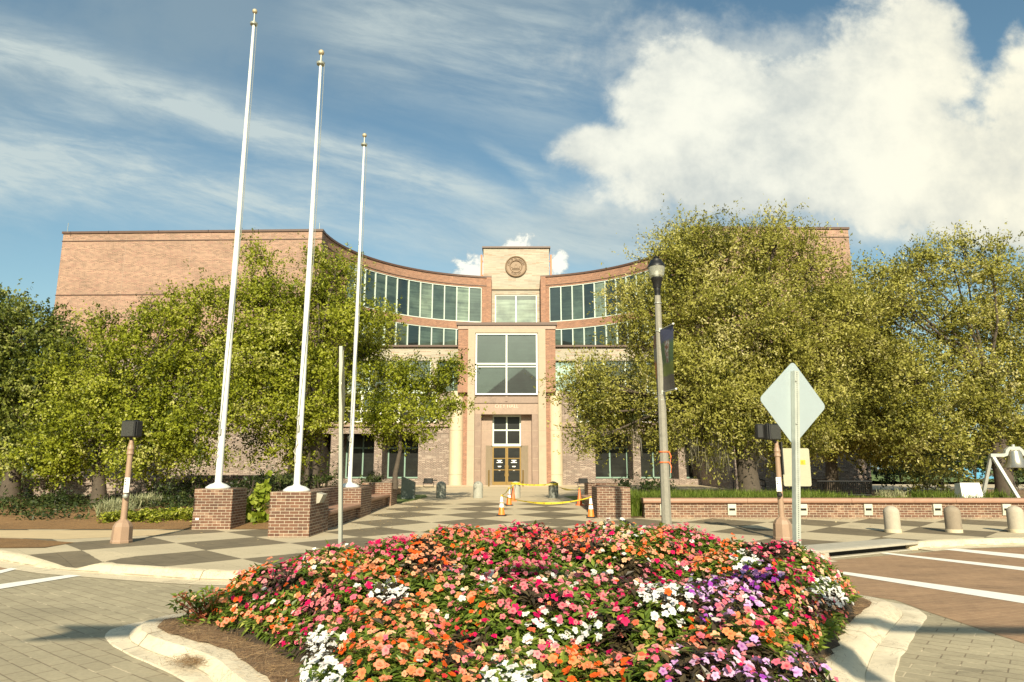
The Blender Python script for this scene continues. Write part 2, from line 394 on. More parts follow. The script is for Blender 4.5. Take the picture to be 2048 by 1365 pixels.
# ground materials
def m_road():
    m_, t, b = mat('grey_paver_road'); tc = t.node('ShaderNodeTexCoord').outputs['Object']
    mp = t.mapv(tc, (1, 1, 1), (0, 0, R(38)))
    bt = t.node('ShaderNodeTexBrick'); t.l.new(mp, bt.inputs['Vector']); bt.inputs['Scale'].default_value = 1
    bt.inputs['Brick Width'].default_value = .32; bt.inputs['Row Height'].default_value = .16; bt.inputs['Mortar Size'].default_value = .007; bt.inputs['Mortar Smooth'].default_value = .3
    bt.inputs['Color1'].default_value = (.385, .33, .215, 1); bt.inputs['Color2'].default_value = (.335, .285, .185, 1); bt.inputs['Mortar'].default_value = (.24, .195, .12, 1)
    n = t.noise(tc, .7, 7, .6); n2_ = t.noise(tc, 24, 5, .65)
    lightj = t.step(t.noise(tc, 2.1, 4, .6), .52, .62)
    jc = t.mix(lightj, (.22, .175, .11), (.56, .47, .31))
    cc = t.mix(bt.outputs['Fac'], bt.outputs[0], jc)
    cc = t.tint(cc, t.lin(n, .25, .75, .82, 1.2)); cc = t.tint(cc, t.lin(n2_, .2, .8, .84, 1.16))
    st = t.step(t.noise(t.mapv(tc, (.6, 2.2, 1)), 1.1, 7, .62, .5), .56, .72); cc = t.tint(cc, t.lin(st, 0, 1, 1, .72))  # dark streaks: stains, and soft shadow streaks painted into the paver colour
    t.l.new(cc, b.inputs['Base Color']); b.inputs['Roughness'].default_value = .8
    bump(t, b, t.sub(t.mul(n2_, .5), bt.outputs['Fac']), .45, .006); return m_
ROAD = m_road()
def m_kerb(name, col, pitch, seam=1):
    m_, t, b = mat(name); tc = t.node('ShaderNodeTexCoord').outputs['Object']; uv = t.node('ShaderNodeUVMap').outputs[0]; s_ = t.sep(uv)
    n = t.noise(tc, 3, 7, .65); n2_ = t.noise(tc, 30, 5, .7); wob = t.mul(t.sub(t.noise(tc, 8, 4, .6), .5), .05)
    fr_ = t.m('FRACT', t.div(t.add(s_[0], wob), pitch)); jt = t.add(t.step(fr_, .018 / pitch, .008 / pitch), 0.0)
    crack = t.step(t.m('ABSOLUTE', t.sub(t.noise(tc, 1.3, 8, .7, .6), .5)), .006, .001)
    cc = t.tint(col, t.lin(n, .25, .75, .84, 1.1)); cc = t.tint(cc, t.lin(n2_, .2, .8, .88, 1.1))
    grime = t.step(t.noise(t.mapv(tc, (1, 1, 3)), 1.6, 7, .7), .52, .74); cc = t.mix(t.mul(grime, .55), cc, (.26, .205, .13))
    sm = t.mul(t.step(s_[1], seam - .02, seam + .3), t.step(s_[1], seam + 1.05, seam + .7)); sm = t.mul(sm, t.step(t.noise(tc, 2.2, 5, .6), .40, .55))
    cc = t.mix(t.mx(t.mul(sm, .6), t.mx(t.mul(jt, .85), t.mul(crack, .55))), cc, (.10, .075, .045))
    t.l.new(cc, b.inputs['Base Color']); b.inputs['Roughness'].default_value = .88; bump(t, b, t.add(n2_, t.mul(jt, -2.0)), .45, .008); return m_
KERBM = m_kerb('jointed_kerb_concrete', (.63, .54, .375), 3.0); ISLC = m_kerb('island_kerb_concrete', (.66, .575, .42), 2.6, 2)
def m_redp():
    m_, t, b = mat('red_paver_crossing'); tc = t.node('ShaderNodeTexCoord').outputs['Object']
    mp = t.mapv(tc, (1, 1, 1), (0, 0, R(-22)))
    bt = t.node('ShaderNodeTexBrick'); t.l.new(mp, bt.inputs['Vector']); bt.inputs['Scale'].default_value = 1
    bt.inputs['Brick Width'].default_value = .22; bt.inputs['Row Height'].default_value = .11; bt.inputs['Mortar Size'].default_value = .004; bt.inputs['Mortar Smooth'].default_value = .3
    bt.inputs['Color1'].default_value = (.325, .20, .112, 1); bt.inputs['Color2'].default_value = (.275, .168, .094, 1); bt.inputs['Mortar'].default_value = (.42, .29, .17, 1)
    n = t.noise(t.mapv(tc, (.5, 2.0, 1)), 1.3, 7, .6); n2_ = t.noise(tc, 26, 5, .65)
    cc = t.tint(bt.outputs[0], t.lin(n, .25, .75, .75, 1.25)); cc = t.tint(cc, t.lin(n2_, .2, .8, .8, 1.2))
    wsp = t.step(t.noise(t.mapv(tc, (.8, 3, 1)), 2.3, 8, .7), .60, .72); cc = t.mix(t.mul(wsp, .35), cc, (.38, .30, .2))
    t.l.new(cc, b.inputs['Base Color']); b.inputs['Roughness'].default_value = .8; bump(t, b, n2_, .3, .005); return m_
REDP = m_redp()
def m_plaza():
    m_, t, b = mat('checkered_paving'); tc = t.node('ShaderNodeTexCoord').outputs['Object']
    s_ = t.sep(tc); X = t.div(t.add(s_[0], 3.36 + 1.15), 1.15); Yc = t.div(t.sub(s_[1], 16.83), 1.235)
    wob = t.mul(t.sub(t.noise(tc, 9, 3, .6), .5), .03)
    a = t.m('FLOOR', t.mul(t.add(t.add(X, Yc), wob), .5)); c_ = t.m('FLOOR', t.mul(t.add(t.sub(X, Yc), wob), .5))
    par = t.m('PINGPONG', t.add(a, c_), 1.0)
    fx = t.m('FRACT', t.mul(t.add(X, Yc), 2.0)); fy = t.m('FRACT', t.mul(t.sub(X, Yc), 2.0))
    j = t.mx(t.step(t.m('ABSOLUTE', t.sub(fx, .5)), .475, .495), t.step(t.m('ABSOLUTE', t.sub(fy, .5)), .475, .495))
    n = t.noise(tc, .5, 6, .6); n2_ = t.noise(tc, 34, 5, .7); n4 = t.noise(tc, 4, 6, .6)
    lightc = t.tint((.50, .42, .28), t.lin(n2_, .25, .75, .84, 1.16)); darkc = t.tint((.165, .132, .082), t.lin(n4, .25, .75, .85, 1.18))
    cc = t.mix(par, darkc, lightc)
    cc = t.tint(cc, t.lin(t.mul(j, t.sub(1.0, t.mul(par, .6))), 0, 1, 1, .60))
    cc = t.tint(cc, t.lin(n, .25, .75, .86, 1.14))
    spot = t.step(t.noise(tc, 5.5, 2, .5), .70, .74); cc = t.tint(cc, t.lin(spot, 0, 1, 1, .72)); stn = t.step(t.noise(t.mapv(tc, (1, .6, 1)), 1.1, 8, .68), .54, .74); cc = t.tint(cc, t.lin(stn, 0, 1, 1, .80))
    far = t.step(s_[1], 27.0, 29.5); strips = t.noise(t.mapv(tc, (.35, 1.6, 1)), 1.0, 5, .6)
    cc = t.mix(far, cc, t.tint((.52, .43, .285), t.lin(strips, .3, .7, .85, 1.15)))
    t.l.new(cc, b.inputs['Base Color']); b.inputs['Roughness'].default_value = .85; bump(t, b, n2_, .25, .004); return m_
PLAZA = m_plaza()
def m_mulch(name, c1, c2, c3):
    m_, t, b = mat(name); tc = t.node('ShaderNodeTexCoord').outputs['Object']
    a = t.noise(t.mapv(tc, (1, 7, 1), (0, 0, R(30))), 9, 7, .7, 1.2); a2 = t.noise(t.mapv(tc, (7, 1, 1), (0, 0, R(-20))), 11, 7, .7, 1.0); n = t.noise(tc, 1.2, 5, .6)
    cc = t.mix(t.step(a, .35, .68), c1, c2); cc = t.mix(t.mul(t.step(a2, .5, .72), .8), cc, c3); cc = t.tint(cc, t.lin(n, .25, .75, .75, 1.2))
    t.l.new(cc, b.inputs['Base Color']); b.inputs['Roughness'].default_value = .95; bump(t, b, t.add(a, a2), .8, .03); return m_
MULCH = m_mulch('pine_straw', (.14, .08, .042), (.38, .24, .125), (.52, .36, .20))
MULCHO = m_mulch('orange_pine_straw', (.17, .085, .03), (.40, .225, .085), (.50, .32, .14))
GRASSG = m_plain('lawn_turf', (.12, .17, .035), .9, 0, .35, 14, .6)
WALKC = m_plain('tan_sidewalk', (.56, .43, .25), .85, 0, .14, 3, .2, .15)

# ------------------------------------------------------------------ ground
def sheet(name, pts, mt, kind='structure', **k):
    mb = MB(); mb.quad(pts); return mb.build(name, mt, None, kind=kind, **k)
sheet('road', [(-1500, -300, 0), (1500, -300, 0), (1500, 3000, 0), (-1500, 3000, 0)], ROAD)
# front kerb line of the plaza (face foot)
KL = [(-15.5, 14.9), (-12.0, 14.15), (-9.9, 13.15), (-8.4, 12.1), (-7.35, 11.45)]
KM = [(-6.55, 11.12), (-5.6, 10.75), (-4.2, 10.3), (-2.0, 10.15), (0.0, 10.45), (2.2, 11.1), (4.2, 12.0), (5.55, 12.75)]
KR = [(8.15, 14.25), (9.2, 14.75), (11.4, 15.2), (16, 15.5), (26, 15.7), (60, 15.8)]
def offset(path, d):
    out = []
    for i, p in enumerate(path):
        a = Vector(path[max(i - 1, 0)]); b = Vector(path[min(i + 1, len(path) - 1)]); t = (b - a).normalized(); n = Vector((-t.y, t.x))
        q = Vector(p) + n * d; out.append((q.x, q.y))
    return out
def smoothp(path, k=4):
    out = []
    P = [Vector(p) for p in path]
    for i in range(len(P) - 1):
        p0 = P[max(i - 1, 0)]; p1 = P[i]; p2 = P[i + 1]; p3 = P[min(i + 2, len(P) - 1)]
        for j in range(k):
            t = j / k; q = .5 * ((2 * p1) + (-p0 + p2) * t + (2 * p0 - 5 * p1 + 4 * p2 - p3) * t * t + (-p0 + 3 * p1 - 3 * p2 + p3) * t ** 3); out.append(tuple(q))
    out.append(tuple(P[-1])); return out
def kerb(name, path, hs, pan=.32, wid=.17, mt=None):
    mt = mt or KERBM
    path = smoothp(path, 4); n = len(path)
    prof = []
    rows = []
    hh = [np.interp(i, [k * (n - 1) / (len(hs) - 1) for k in range(len(hs))], hs) for i in range(n)]
    spec = [(-pan, lambda h: .006), (-.02, lambda h: .016), (0, lambda h: .03 + h * .1), (.045, lambda h: h - .012), (.075, lambda h: h + .004), (wid, lambda h: h + .012), (wid + .004, lambda h: 0)]
    for d, zf in spec:
        off_ = offset(path, d)
        rows.append([(x, y, zf(hh[i])) for i, (x, y) in enumerate(off_)])
    mb = MB(); AL = [0.0]
    for i in range(n - 1): AL.append(AL[-1] + math.hypot(path[i + 1][0] - path[i][0], path[i + 1][1] - path[i][1]))
    for r in rows: mb.v += r
    for k in range(len(rows) - 1):
        for j in range(n - 1):
            a = k * n + j; mb.f.append((a, a + 1, a + 1 + n, a + n)); mb.uv.append([(AL[j], k), (AL[j + 1], k), (AL[j + 1], k + 1), (AL[j], k + 1)])
    return mb.build(name, mt, None, smooth=True, kind='structure')
fullp = KL + [(-7.0, 11.28)] + KM
hs_all = [.13, .13, .13, .12, .02, .02, .125, .13, .13, .13, .13, .13, .13, .13]
kerb('kerb', fullp, hs_all)
kerb('kerb', KR, [.13] * 6)
# plaza sheet follows the kerb then rises gently towards the building
front = offset(smoothp(fullp, 4), .165) + offset(smoothp([KM[-1], (6.6, 13.35), KR[0]], 4), .5)[1:] + offset(smoothp(KR, 4), .165)
nF1 = len(smoothp(fullp, 4)) - 1
mb = MB()
for i in range(len(front) - 1):
    (xa, ya_), (xb, yb) = front[i], front[i + 1]
    zA = .12; ys = [None, 17, 46, 60]
    def lim(x): return max(-44, min(44, x))
    def zk(i_): return .12 if i_ >= nF1 else min(.12, float(np.interp(i_ / 4, range(len(hs_all)), hs_all)) - .012)
    za_, zb2_ = zk(i), zk(i + 1); ca, cb = min(ya_ + 1.3, 16.9), min(yb + 1.3, 16.9)
    mb.quad([(xa, ya_, za_), (xb, yb, zb2_), (xb, cb, .12), (xa, ca, .12)]); mb.quad([(xa, ca, .12), (xb, cb, .12), (xb, 17, .12), (xa, 17, .12)])
mb.quad([(-15.6, 17, .12), (60, 17, .12), (60, 46, plaza_z(46)), (-15.6, 46, plaza_z(46))])
mb.build('plaza', PLAZA, None, kind='structure')
# storm drain under the kerb slab on the right
dr = thing('storm_drain', 'concrete kerb inlet with long black storm drain slot beside the red crossing', 'storm drain', (6.8, 13.5, 0))
A = Vector((5.60, 12.78)); B = Vector((8.15, 14.25)); t_ = (B - A).normalized(); nrm = Vector((-t_.y, t_.x))
def P3(a, d, z): q = A + t_ * a + nrm * d; return (q.x, q.y, z)
Ld = (B - A).length
m0 = MB()
m0.loft([[P3(-.25, -.03, .112), P3(-.25, .62, .125), P3(-.25, .62, .172), P3(-.25, .02, .168), P3(-.25, -.03, .150)],
         [P3(0.1, -.05, .118), P3(0.1, .62, .125), P3(0.1, .62, .174), P3(0.1, .02, .172), P3(0.1, -.05, .158)],
         [P3(Ld, -.05, .118), P3(Ld, .55, .125), P3(Ld, .55, .174), P3(Ld, .02, .172), P3(Ld, -.05, .158)]])
m0.build('slab', CONC2, dr)
m1_ = MB(); m1_.loft([[P3(.1, .12, -.3), P3(.1, .5, -.3), P3(.1, .5, .115), P3(.1, .12, .115)], [P3(Ld - .2, .12, -.3), P3(Ld - .2, .5, -.3), P3(Ld - .2, .5, .115), P3(Ld - .2, .12, .115)]])
m1_.build('opening', DARKIN, dr)  # solid near-black block painted as the shaded hollow under the slab
m2_ = MB(); m2_.loft([[P3(-.28, -.04, .0), P3(-.28, .25, .0), P3(-.28, .25, .14), P3(-.28, .0, .13)], [P3(.1, -.06, .0), P3(.1, .2, .0), P3(.1, .2, .13), P3(.1, -.04, .12)]]); m2_.build('end_block', CONC2, dr)
m3_ = MB(); m3_.loft([[P3(Ld - .2, .04, .0), P3(Ld - .2, .25, .0), P3(Ld - .2, .25, .14), P3(Ld - .2, .04, .09)], [P3(Ld + .06, -.02, .0), P3(Ld + .06, .25, .0), P3(Ld + .06, .25, .14), P3(Ld + .06, .0, .13)]]); m3_.build('end_block', CONC, dr)
m4_ = MB(); m4_.loft([[P3(.1, -.01, .004), P3(.1, .12, -.02), P3(.1, .12, .02), P3(.1, .0, .02)], [P3(Ld - .2, -.01, .004), P3(Ld - .2, .12, -.02), P3(Ld - .2, .12, .02), P3(Ld - .2, .0, .02)]]); m4_.build('sill', CONC2, dr)

# sidewalk, verge and red pavers
def gpoly(pts, z): return [tuple(gz(x, y, z)) for x, y in pts]
sheet('sidewalk', [(-60, 16.2, .124), (-13.5, 15.9, .124), (-9.6, 15.1, .124), (-7.98, 16.0, .124), (-7.98, 17.38, .124), (-12, 17.6, .124), (-60, 17.8, .124)], WALKC)
sheet('verge', [(-60, 15.1, .128), (-15.4, 15.1, .128), (-12.0, 14.34, .128), (-9.95, 13.4, .128), (-8.9, 13.5, .128), (-8.9, 14.4, .128), (-10.6, 15.2, .128), (-13.5, 15.85, .128), (-60, 16.15, .128)], MULCHO)
sheet('crossing', [tuple(gz(1560, 1118, .004)), (5.6, 12.6, .004), (8.3, 13.95, .004), (9.2, 14.40, .004), (11.5, 14.85, .004), (40, 15.2, .004), (40, -2, .004), tuple(gz(2300, 1370, .004)), tuple(gz(2048, 1287, .004)), tuple(gz(1850, 1222, .004)), tuple(gz(1790, 1200, .004)), tuple(gz(1680, 1186, .004))], REDP)
sheet('crossing', [tuple(gz(-260, 1250, .004)), tuple(gz(-5, 1143, .004)), tuple(gz(64, 1134, .004)), tuple(gz(52, 1122, .004)), (-9.95, 12.80, .004), (-12, 13.8, .004), (-15.4, 14.55, .004), (-40, 15, .004), (-40, 6, .004)], REDP)
for pts in ([(-60, 1154), (66, 1126.5), (66, 1130), (-60, 1163)], [(-60, 1177), (206, 1140.5), (212, 1143.5), (-60, 1188)]):
    sheet('road_marking', gpoly(pts, .008), WHITEL)
for pts in ([(1744, 1105), (1770, 1105.5), (2060, 1136), (2060, 1143)], [(1850, 1095), (1895, 1096), (2060, 1110.5), (2060, 1119)], [(1650, 1143), (1690, 1144), (2060, 1194), (2060, 1209)]):
    sheet('road_marking', gpoly(pts, .008), WHITEL)

# ------------------------------------------------------------------ leaf machinery
def unit(a): return a / (np.linalg.norm(a, axis=-1, keepdims=True) + 1e-9)
def leaf_quads(C, D, N, L, W):
    S = unit(np.cross(D, N)); L = L[:, None]; W = W[:, None]
    base = C - D * L * .5; tip = C + D * L * .5; l_ = C + S * W * .5 - N * 0; r_ = C - S * W * .5
    Vv = np.stack([base, r_, tip, l_], axis=1).reshape(-1, 3)
    F = np.arange(len(C) * 4).reshape(-1, 4); return Vv, F
def foliage(lobes, dens=1.3, per=110, sub_r=.42, L=.10, W=.055, up=.35, inner=.35, sprig=.45, seed=0):
    r_ = np.random.default_rng(seed); Cs = []; Ds = []; Ns = []; Ts = []
    lob = np.array([[l[0], l[1], l[2], l[3], l[4], l[5]] for l in lobes])
    for i, (cx, cy, cz, rx, ry, rz) in enumerate(lob):
        area = 4 * math.pi * ((rx * ry) ** 1.6 / 3 + (rx * rz) ** 1.6 / 3 + (ry * rz) ** 1.6 / 3) ** (1 / 1.6)
        n = max(4, int(area * dens))
        d = unit(r_.normal(size=(n, 3))); q = np.where(r_.random(n) < inner, r_.uniform(.3, .8, n), r_.uniform(.78, 1.08, n))
        P = np.array([cx, cy, cz]) + d * q[:, None] * np.array([rx, ry, rz])
        keep = np.ones(n, bool)
        for j in range(len(lob)):
            if j == i: continue
            e = (P - lob[j, :3]) / lob[j, 3:]; keep &= (np.linalg.norm(e, axis=1) > .62)
        P = P[keep]; d = d[keep]
        for p, o in zip(P, d):
            ct = r_.normal(.5, .21); sr = sub_r * r_.uniform(.6, 1.35)
            ns = max(3, int(per / 11 * (sr / sub_r) ** 2)); m_ = 11
            sd = unit(o * .9 + np.array([0, 0, up]) + r_.normal(size=(ns, 3)) * .55)
            sp = p + r_.normal(size=(ns, 3)) * sr * np.array([.6, .6, .45])
            s_ = r_.random((ns, m_)); ln = sprig * r_.uniform(.5, 1.3, ns)
            bend = r_.normal(size=(ns, 3)) * .15
            pos = sp[:, None, :] + sd[:, None, :] * (s_ * ln[:, None])[:, :, None] + bend[:, None, :] * (s_ ** 2)[:, :, None] + r_.normal(size=(ns, m_, 3)) * .045
            dd = unit(sd[:, None, :] * .7 + r_.normal(size=(ns, m_, 3)) * .6)
            oc = unit(pos - (p - o * sr * .5)); nn = unit(r_.normal(size=(ns, m_, 3)) * .42 + np.array([0, -.05, .25]) + oc * .95 + o * .25)
            nn = unit(nn - dd * (nn * dd).sum(-1, keepdims=True))
            Cs.append(pos.reshape(-1, 3)); Ds.append(dd.reshape(-1, 3)); Ns.append(nn.reshape(-1, 3))
            Ts.append(np.clip(ct + r_.normal(0, .1, (ns, 1)) + r_.normal(0, .12, (ns, m_)), 0, 1).ravel())
    C = np.concatenate(Cs); D = np.concatenate(Ds); N = np.concatenate(Ns); T = np.concatenate(Ts)
    k = len(C); V_, F = leaf_quads(C, D, N, L * r_.uniform(.6, 1.35, k), W * r_.uniform(.7, 1.3, k))
    return V_, F, T
def px_lobes(Y, lst, depth=.9, seed=1, shrink=.27):
    r_ = random.Random(seed); out = []
    for l in lst:
        px, py, rp = l[0], l[1], l[2]; dY = l[3] if len(l) > 3 else r_.uniform(-1.2, 1.2); k = l[4] if len(l) > 4 else 1.0
        c_ = at(px, py, Y + dY); rr = rp / FPX * (Y + dY); rr = max(.45 * rr, rr - shrink)
        out.append((c_.x, c_.y, c_.z, rr, rr * depth, rr * k))
    return out
LEAF_L = m_leaf('oak_leaves', [(0, (.03, .045, .005)), (.42, (.205, .235, .014)), (.8, (.34, .36, .035)), (1, (.46, .45, .13))], .28)
LEAF_R = m_leaf('live_oak_leaves', [(0, (.035, .042, .007)), (.42, (.26, .255, .04)), (.8, (.42, .395, .10)), (1, (.52, .475, .21))], .28)
LEAF_M = m_leaf('deep_green_leaves', [(0, (.022, .038, .008)), (.45, (.105, .13, .018)), (.8, (.21, .235, .04)), (1, (.38, .38, .13))], .26)
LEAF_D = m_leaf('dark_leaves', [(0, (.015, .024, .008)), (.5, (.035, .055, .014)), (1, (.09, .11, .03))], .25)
LEAF_P = m_leaf('pale_leaves', [(0, (.08, .09, .03)), (.5, (.18, .18, .07)), (1, (.30, .28, .13))], .3)
LEAF_Y = m_leaf('yellow_green_leaves', [(0, (.14, .20, .02)), (.5, (.26, .32, .03)), (1, (.42, .46, .08))], .4)
def tree(name, label, Y, base, lst, leafm, trunk_r=.28, fork=.4, seed=1, cat='tree', group=None, **k):
    b = at(base[0], base[1], Y); root = thing(name, label, cat, (b.x, b.y, b.z - .05), 0, group)
    lobes = px_lobes(Y, lst, seed=seed)
    V_, F, T = foliage(lobes, seed=seed, **k)
    np_mesh('crown', V_, F, leafm, root, T)
    r_ = random.Random(seed); mb = MB()
    zt = max(l[2] for l in lobes); H_ = zt - b.z; f0 = Vector((b.x + r_.uniform(-.2, .2), b.y + .1, b.z + H_ * fork))
    mid = (b + f0) / 2 + Vector((r_.uniform(-.12, .12), 0, 0))
    mb.tube([(b.x, b.y, b.z - .3), (b.x, b.y, b.z + .25), tuple(mid), tuple(f0)], [trunk_r * 1.5, trunk_r * 1.08, trunk_r * .9, trunk_r * .75], 12)
    for l in lobes:
        e = Vector(l[:3]); s_ = f0.lerp(b, r_.uniform(0, .25)); m_ = s_.lerp(e, .5) + Vector((r_.uniform(-.3, .3), r_.uniform(-.3, .3), r_.uniform(-.1, .35)))
        e2 = e + Vector((r_.uniform(-.4, .4), r_.uniform(-.4, .4), l[5] * .6))
        q = min(.11, trunk_r * (.2 + .07 * l[3]))
        mb.tube([tuple(s_), tuple(s_.lerp(m_, .5) + Vector((0, 0, .1))), tuple(m_), tuple(e), tuple(e2)], [q, q * .8, q * .6, q * .35, .012], 7)
        for j in range(5):
            dd = Vector((r_.uniform(-1, 1), r_.uniform(-1, 1), r_.uniform(-.3, 1))).normalized() * l[3] * .85
            mb.tube([tuple(e.lerp(m_, r_.uniform(0, .5))), tuple(e + dd * .5 + Vector((0, 0, .08))), tuple(e + dd)], [q * .3, q * .18, .008], 5)
    mb.build('trunk', BARK, root, smooth=True)
    return root

# ------------------------------------------------------------------ the city hall
ch = thing('city_hall', 'brick and stone city hall with a concave glazed front between two tall brick wings', 'building', (0, 43, .5))
YF = 45.0; YP = 43.0; YW = 38.4; ZT = 15.37; ZL = at(900, 692, YF).z
zb = .3
# wings: brick block over a mauve base set back at the side
def wing(x0, x1, yl, yr, lower_in, left):
    zs = at(200, 700, YW).z; wg = None
    def fy(x): return yl + (yr - yl) * (x - x0) / (x1 - x0)
    def slab(xa, xb, d, back, za, zb_):      # block whose front follows the slightly splayed wall line
        m = MB(); ya, yb = fy(xa) - d, fy(xb) - d; yk = back if back > 50 else None
        ra = [(xa, ya), (xb, yb), (xb, yk or yb + back), (xa, yk or ya + back)]
        m.loft([[(x, y, za) for x, y in ra], [(x, y, zb_) for x, y in ra]]); return m
    wg = slab(x0, x1, 0, 60.4, zs, ZT).build('wing', SALMON, ch)
    slab(x0 - .06, x1 + .06, .07, 60.46, ZT, ZT + .13).build('coping', COPPER, wg)
    for zz, hh in ((at(300, 479, YW).z, .05), (at(300, 588, YW).z, .05), (zs + .02, .12)):
        slab(x0 - .03, x1 + .03, .035, .13, zz, zz + hh).build('string_course', COPPER if hh < .1 else BROWNST, wg)  # the thin dark strips paint the shadow lines of recessed joints
    for xx in ((-19.0, -22.9, -14.3) if left else (15.4,)): slab(xx, xx + .03, .006, .016, zs + .2, ZT - .1).build('control_joint', BROWNST, wg)
    for xx in range(int(x0) + 2, int(x1), 3): slab(xx, xx + .03, .085, .1, ZT + .01, ZT + .145).build('coping_joint', BLACKP, wg)
    if left: slab(x0 + .003, lower_in, -.003, 60.3, zb - .6, zs).build('base_wall', MAUVE, ch)
    else: slab(lower_in, x1 - .003, -.003, 60.3, zb - .6, zs).build('base_wall', MAUVE, ch)
    return wg
XLI = -11.19; XRI = 10.75
wing(-26.75, XLI, YW + .45, YW, -12.4, True); wing(XRI, 19.68, YW - .45, YW - .3, 12.2, False)
for x_ in (-26.3, -11.4, 19.3): MB().tube([(x_, YW + .1, ZT), (x_, YW + .1, ZT + .55)], .015, 5).build('lightning_rod', GALV, ch)
# concave wall between the wings: an ellipse in plan
EC = (-.18, 38.3); EA = 11.05; EB = 10.25
def ell(t): return EC[0] + EA * math.cos(t), EC[1] + EB * math.sin(t)
def arcpts(xa, xb, n):
    ta = math.acos((xa - EC[0]) / EA); tb = math.acos((xb - EC[0]) / EA)
    ts = [ta + (tb - ta) * i / 240 for i in range(241)]; P = [Vector(ell(t)) for t in ts]; d = [0]
    for i in range(240): d.append(d[-1] + (P[i + 1] - P[i]).length)
    out = []
    for k in range(n + 1):
        q = d[-1] * k / n; t = np.interp(q, d, ts); out.append(Vector(ell(t)))
    return out, d[-1]
def curved(name, xa, xb, z0, z1, mt, parent, n=28, off=0.0, th=.35, u0=0.0):
    P, L = arcpts(xa, xb, n); mb = MB()
    def of(i, d):
        a = P[max(i - 1, 0)]; b = P[min(i + 1, n)]; t = (b - a).normalized(); q = Vector((t.y, -t.x))
        if q.y > 0: q = -q
        if abs(q.y) < 1e-6: q = Vector((-1 if P[i].x > 0 else 1, 0))
        return P[i] + q * d
    for i in range(n):
        a, b = of(i, off), of(i + 1, off); c_, d = of(i, off - th), of(i + 1, off - th); ua = u0 + L * i / n; ub = u0 + L * (i + 1) / n
        mb.quad([(a.x, a.y, z0), (b.x, b.y, z0), (b.x, b.y, z1), (a.x, a.y, z1)], [(ua, z0), (ub, z0), (ub, z1), (ua, z1)])
        mb.quad([(d.x, d.y, z0), (c_.x, c_.y, z0), (c_.x, c_.y, z1), (d.x, d.y, z1)], [(ub, z0), (ua, z0), (ua, z1), (ub, z1)])
        mb.quad([(a.x, a.y, z1), (b.x, b.y, z1), (d.x, d.y, z1), (c_.x, c_.y, z1)])
        mb.quad([(c_.x, c_.y, z0), (d.x, d.y, z0), (b.x, b.y, z0), (a.x, a.y, z0)])
    for i in (0, n):
        a, c_ = of(i, off), of(i, off - th); mb.quad([(a.x, a.y, z0), (c_.x, c_.y, z0), (c_.x, c_.y, z1), (a.x, a.y, z1)])
    return mb.build(name, mt, parent)
ZU1 = at(963, 575, 48.3).z; ZU0 = at(963, 645, 48.3).z; ZV1 = at(963, 660, 48.3).z; ZV0 = ZL
XA, XB = XLI, -1.50      # left half, wing to centre pier
XC, XD = 2.08, XRI
PX0 = -2.22; PX1 = 2.72   # glazing ends at the piers
WX0 = -10.50; WX1 = 10.15  # glazing ends near the wings
wi = 0
for (xa, xb, wa, wb, nm) in ((XA, XB, WX0, PX0, 'L'), (XC, XD, PX1, WX1, 'R')):
    cw = curved('curved_wall', xa, xb, ZU1, ZT, CURVEB, ch)
    cp = curved('coping', xa, xb, ZT, ZT + .13, COPPER, cw, off=.07, th=.5)
    st = curved('string_course', xa, xb, ZT - .62, ZT - .57, COPPER, cw, off=.03, th=.1)
    curved('curved_wall', xa, xb, ZV1, ZU0, CURVEB, ch, n=24)
    if nm == 'L':
        curved('curved_wall', xa, wa, ZV0 - .3, ZU1, CURVEB, ch, n=6); curved('pier', wb, xb, ZV0 - .3, ZU1 , CURVEB, ch, n=3)
        m_ = MB(); m_.box(xb - .35, xb - .003, 48.2, 52, ZV0 - .3, ZT - .003); m_.build('pier', CURVEB, ch)
    else:
        curved('curved_wall', wb, xb, ZV0 - .3, ZU1, CURVEB, ch, n=6); curved('pier', xa, wa, ZV0 - .3, ZU1, CURVEB, ch, n=3)
        m_ = MB(); m_.box(xa + .003, xa + .35, 48.0, 52, ZV0 - .3, ZT - .003); m_.build('pier', CURVEB, ch)
    NW = 12
    P, L = arcpts(wa, wb, NW)
    for (z0, z1) in ((ZU0, ZU1), (ZV0, ZV1)):
        for k in range(NW):
            a, b = P[k], P[k + 1]; t = (b - a).normalized(); q = Vector((t.y, -t.x))
            if q.y > 0: q = -q
            ia, ib = a - q * .12, b - q * .12
            fr = MB()
            def bar(p, p2, za, zb_, d0=.0, d1=.1):
                o0, o1 = p + q * d1, p2 + q * d1; i0, i1 = p + q * d0, p2 + q * d0
                fr.loft([[(i0.x, i0.y, za), (i1.x, i1.y, za), (o1.x, o1.y, za), (o0.x, o0.y, za)], [(i0.x, i0.y, zb_), (i1.x, i1.y, zb_), (o1.x, o1.y, zb_), (o0.x, o0.y, zb_)]])
            bar(ia, ia + t * .032, z0, z1); bar(ib - t * .032, ib, z0, z1); bar(ia + t * .032, ib - t * .032, z0, z0 + .06); bar(ia + t * .032, ib - t * .032, z1 - .06, z1)
            wd_ = fr.build('window', WFRAME, ch)
            tl = random.uniform(-.012, .012); tv = random.uniform(-.010, .010)
            pa = ia + q * (.03 + tl) + t * .032; pb = ib + q * (.03 - tl) - t * .032
            pn = MB(); pn.quad([(pa.x, pa.y, z0 + .06), (pb.x, pb.y, z0 + .06), (pb.x, pb.y - tv, z1 - .06), (pa.x, pa.y - tv, z1 - .06)])
            dark = random.random()
            if random.random() < .0: pass
            pn.build('pane', GLASS if dark < .62 else GLASSB if dark < .8 else GLASSP, wd_); wi += 1
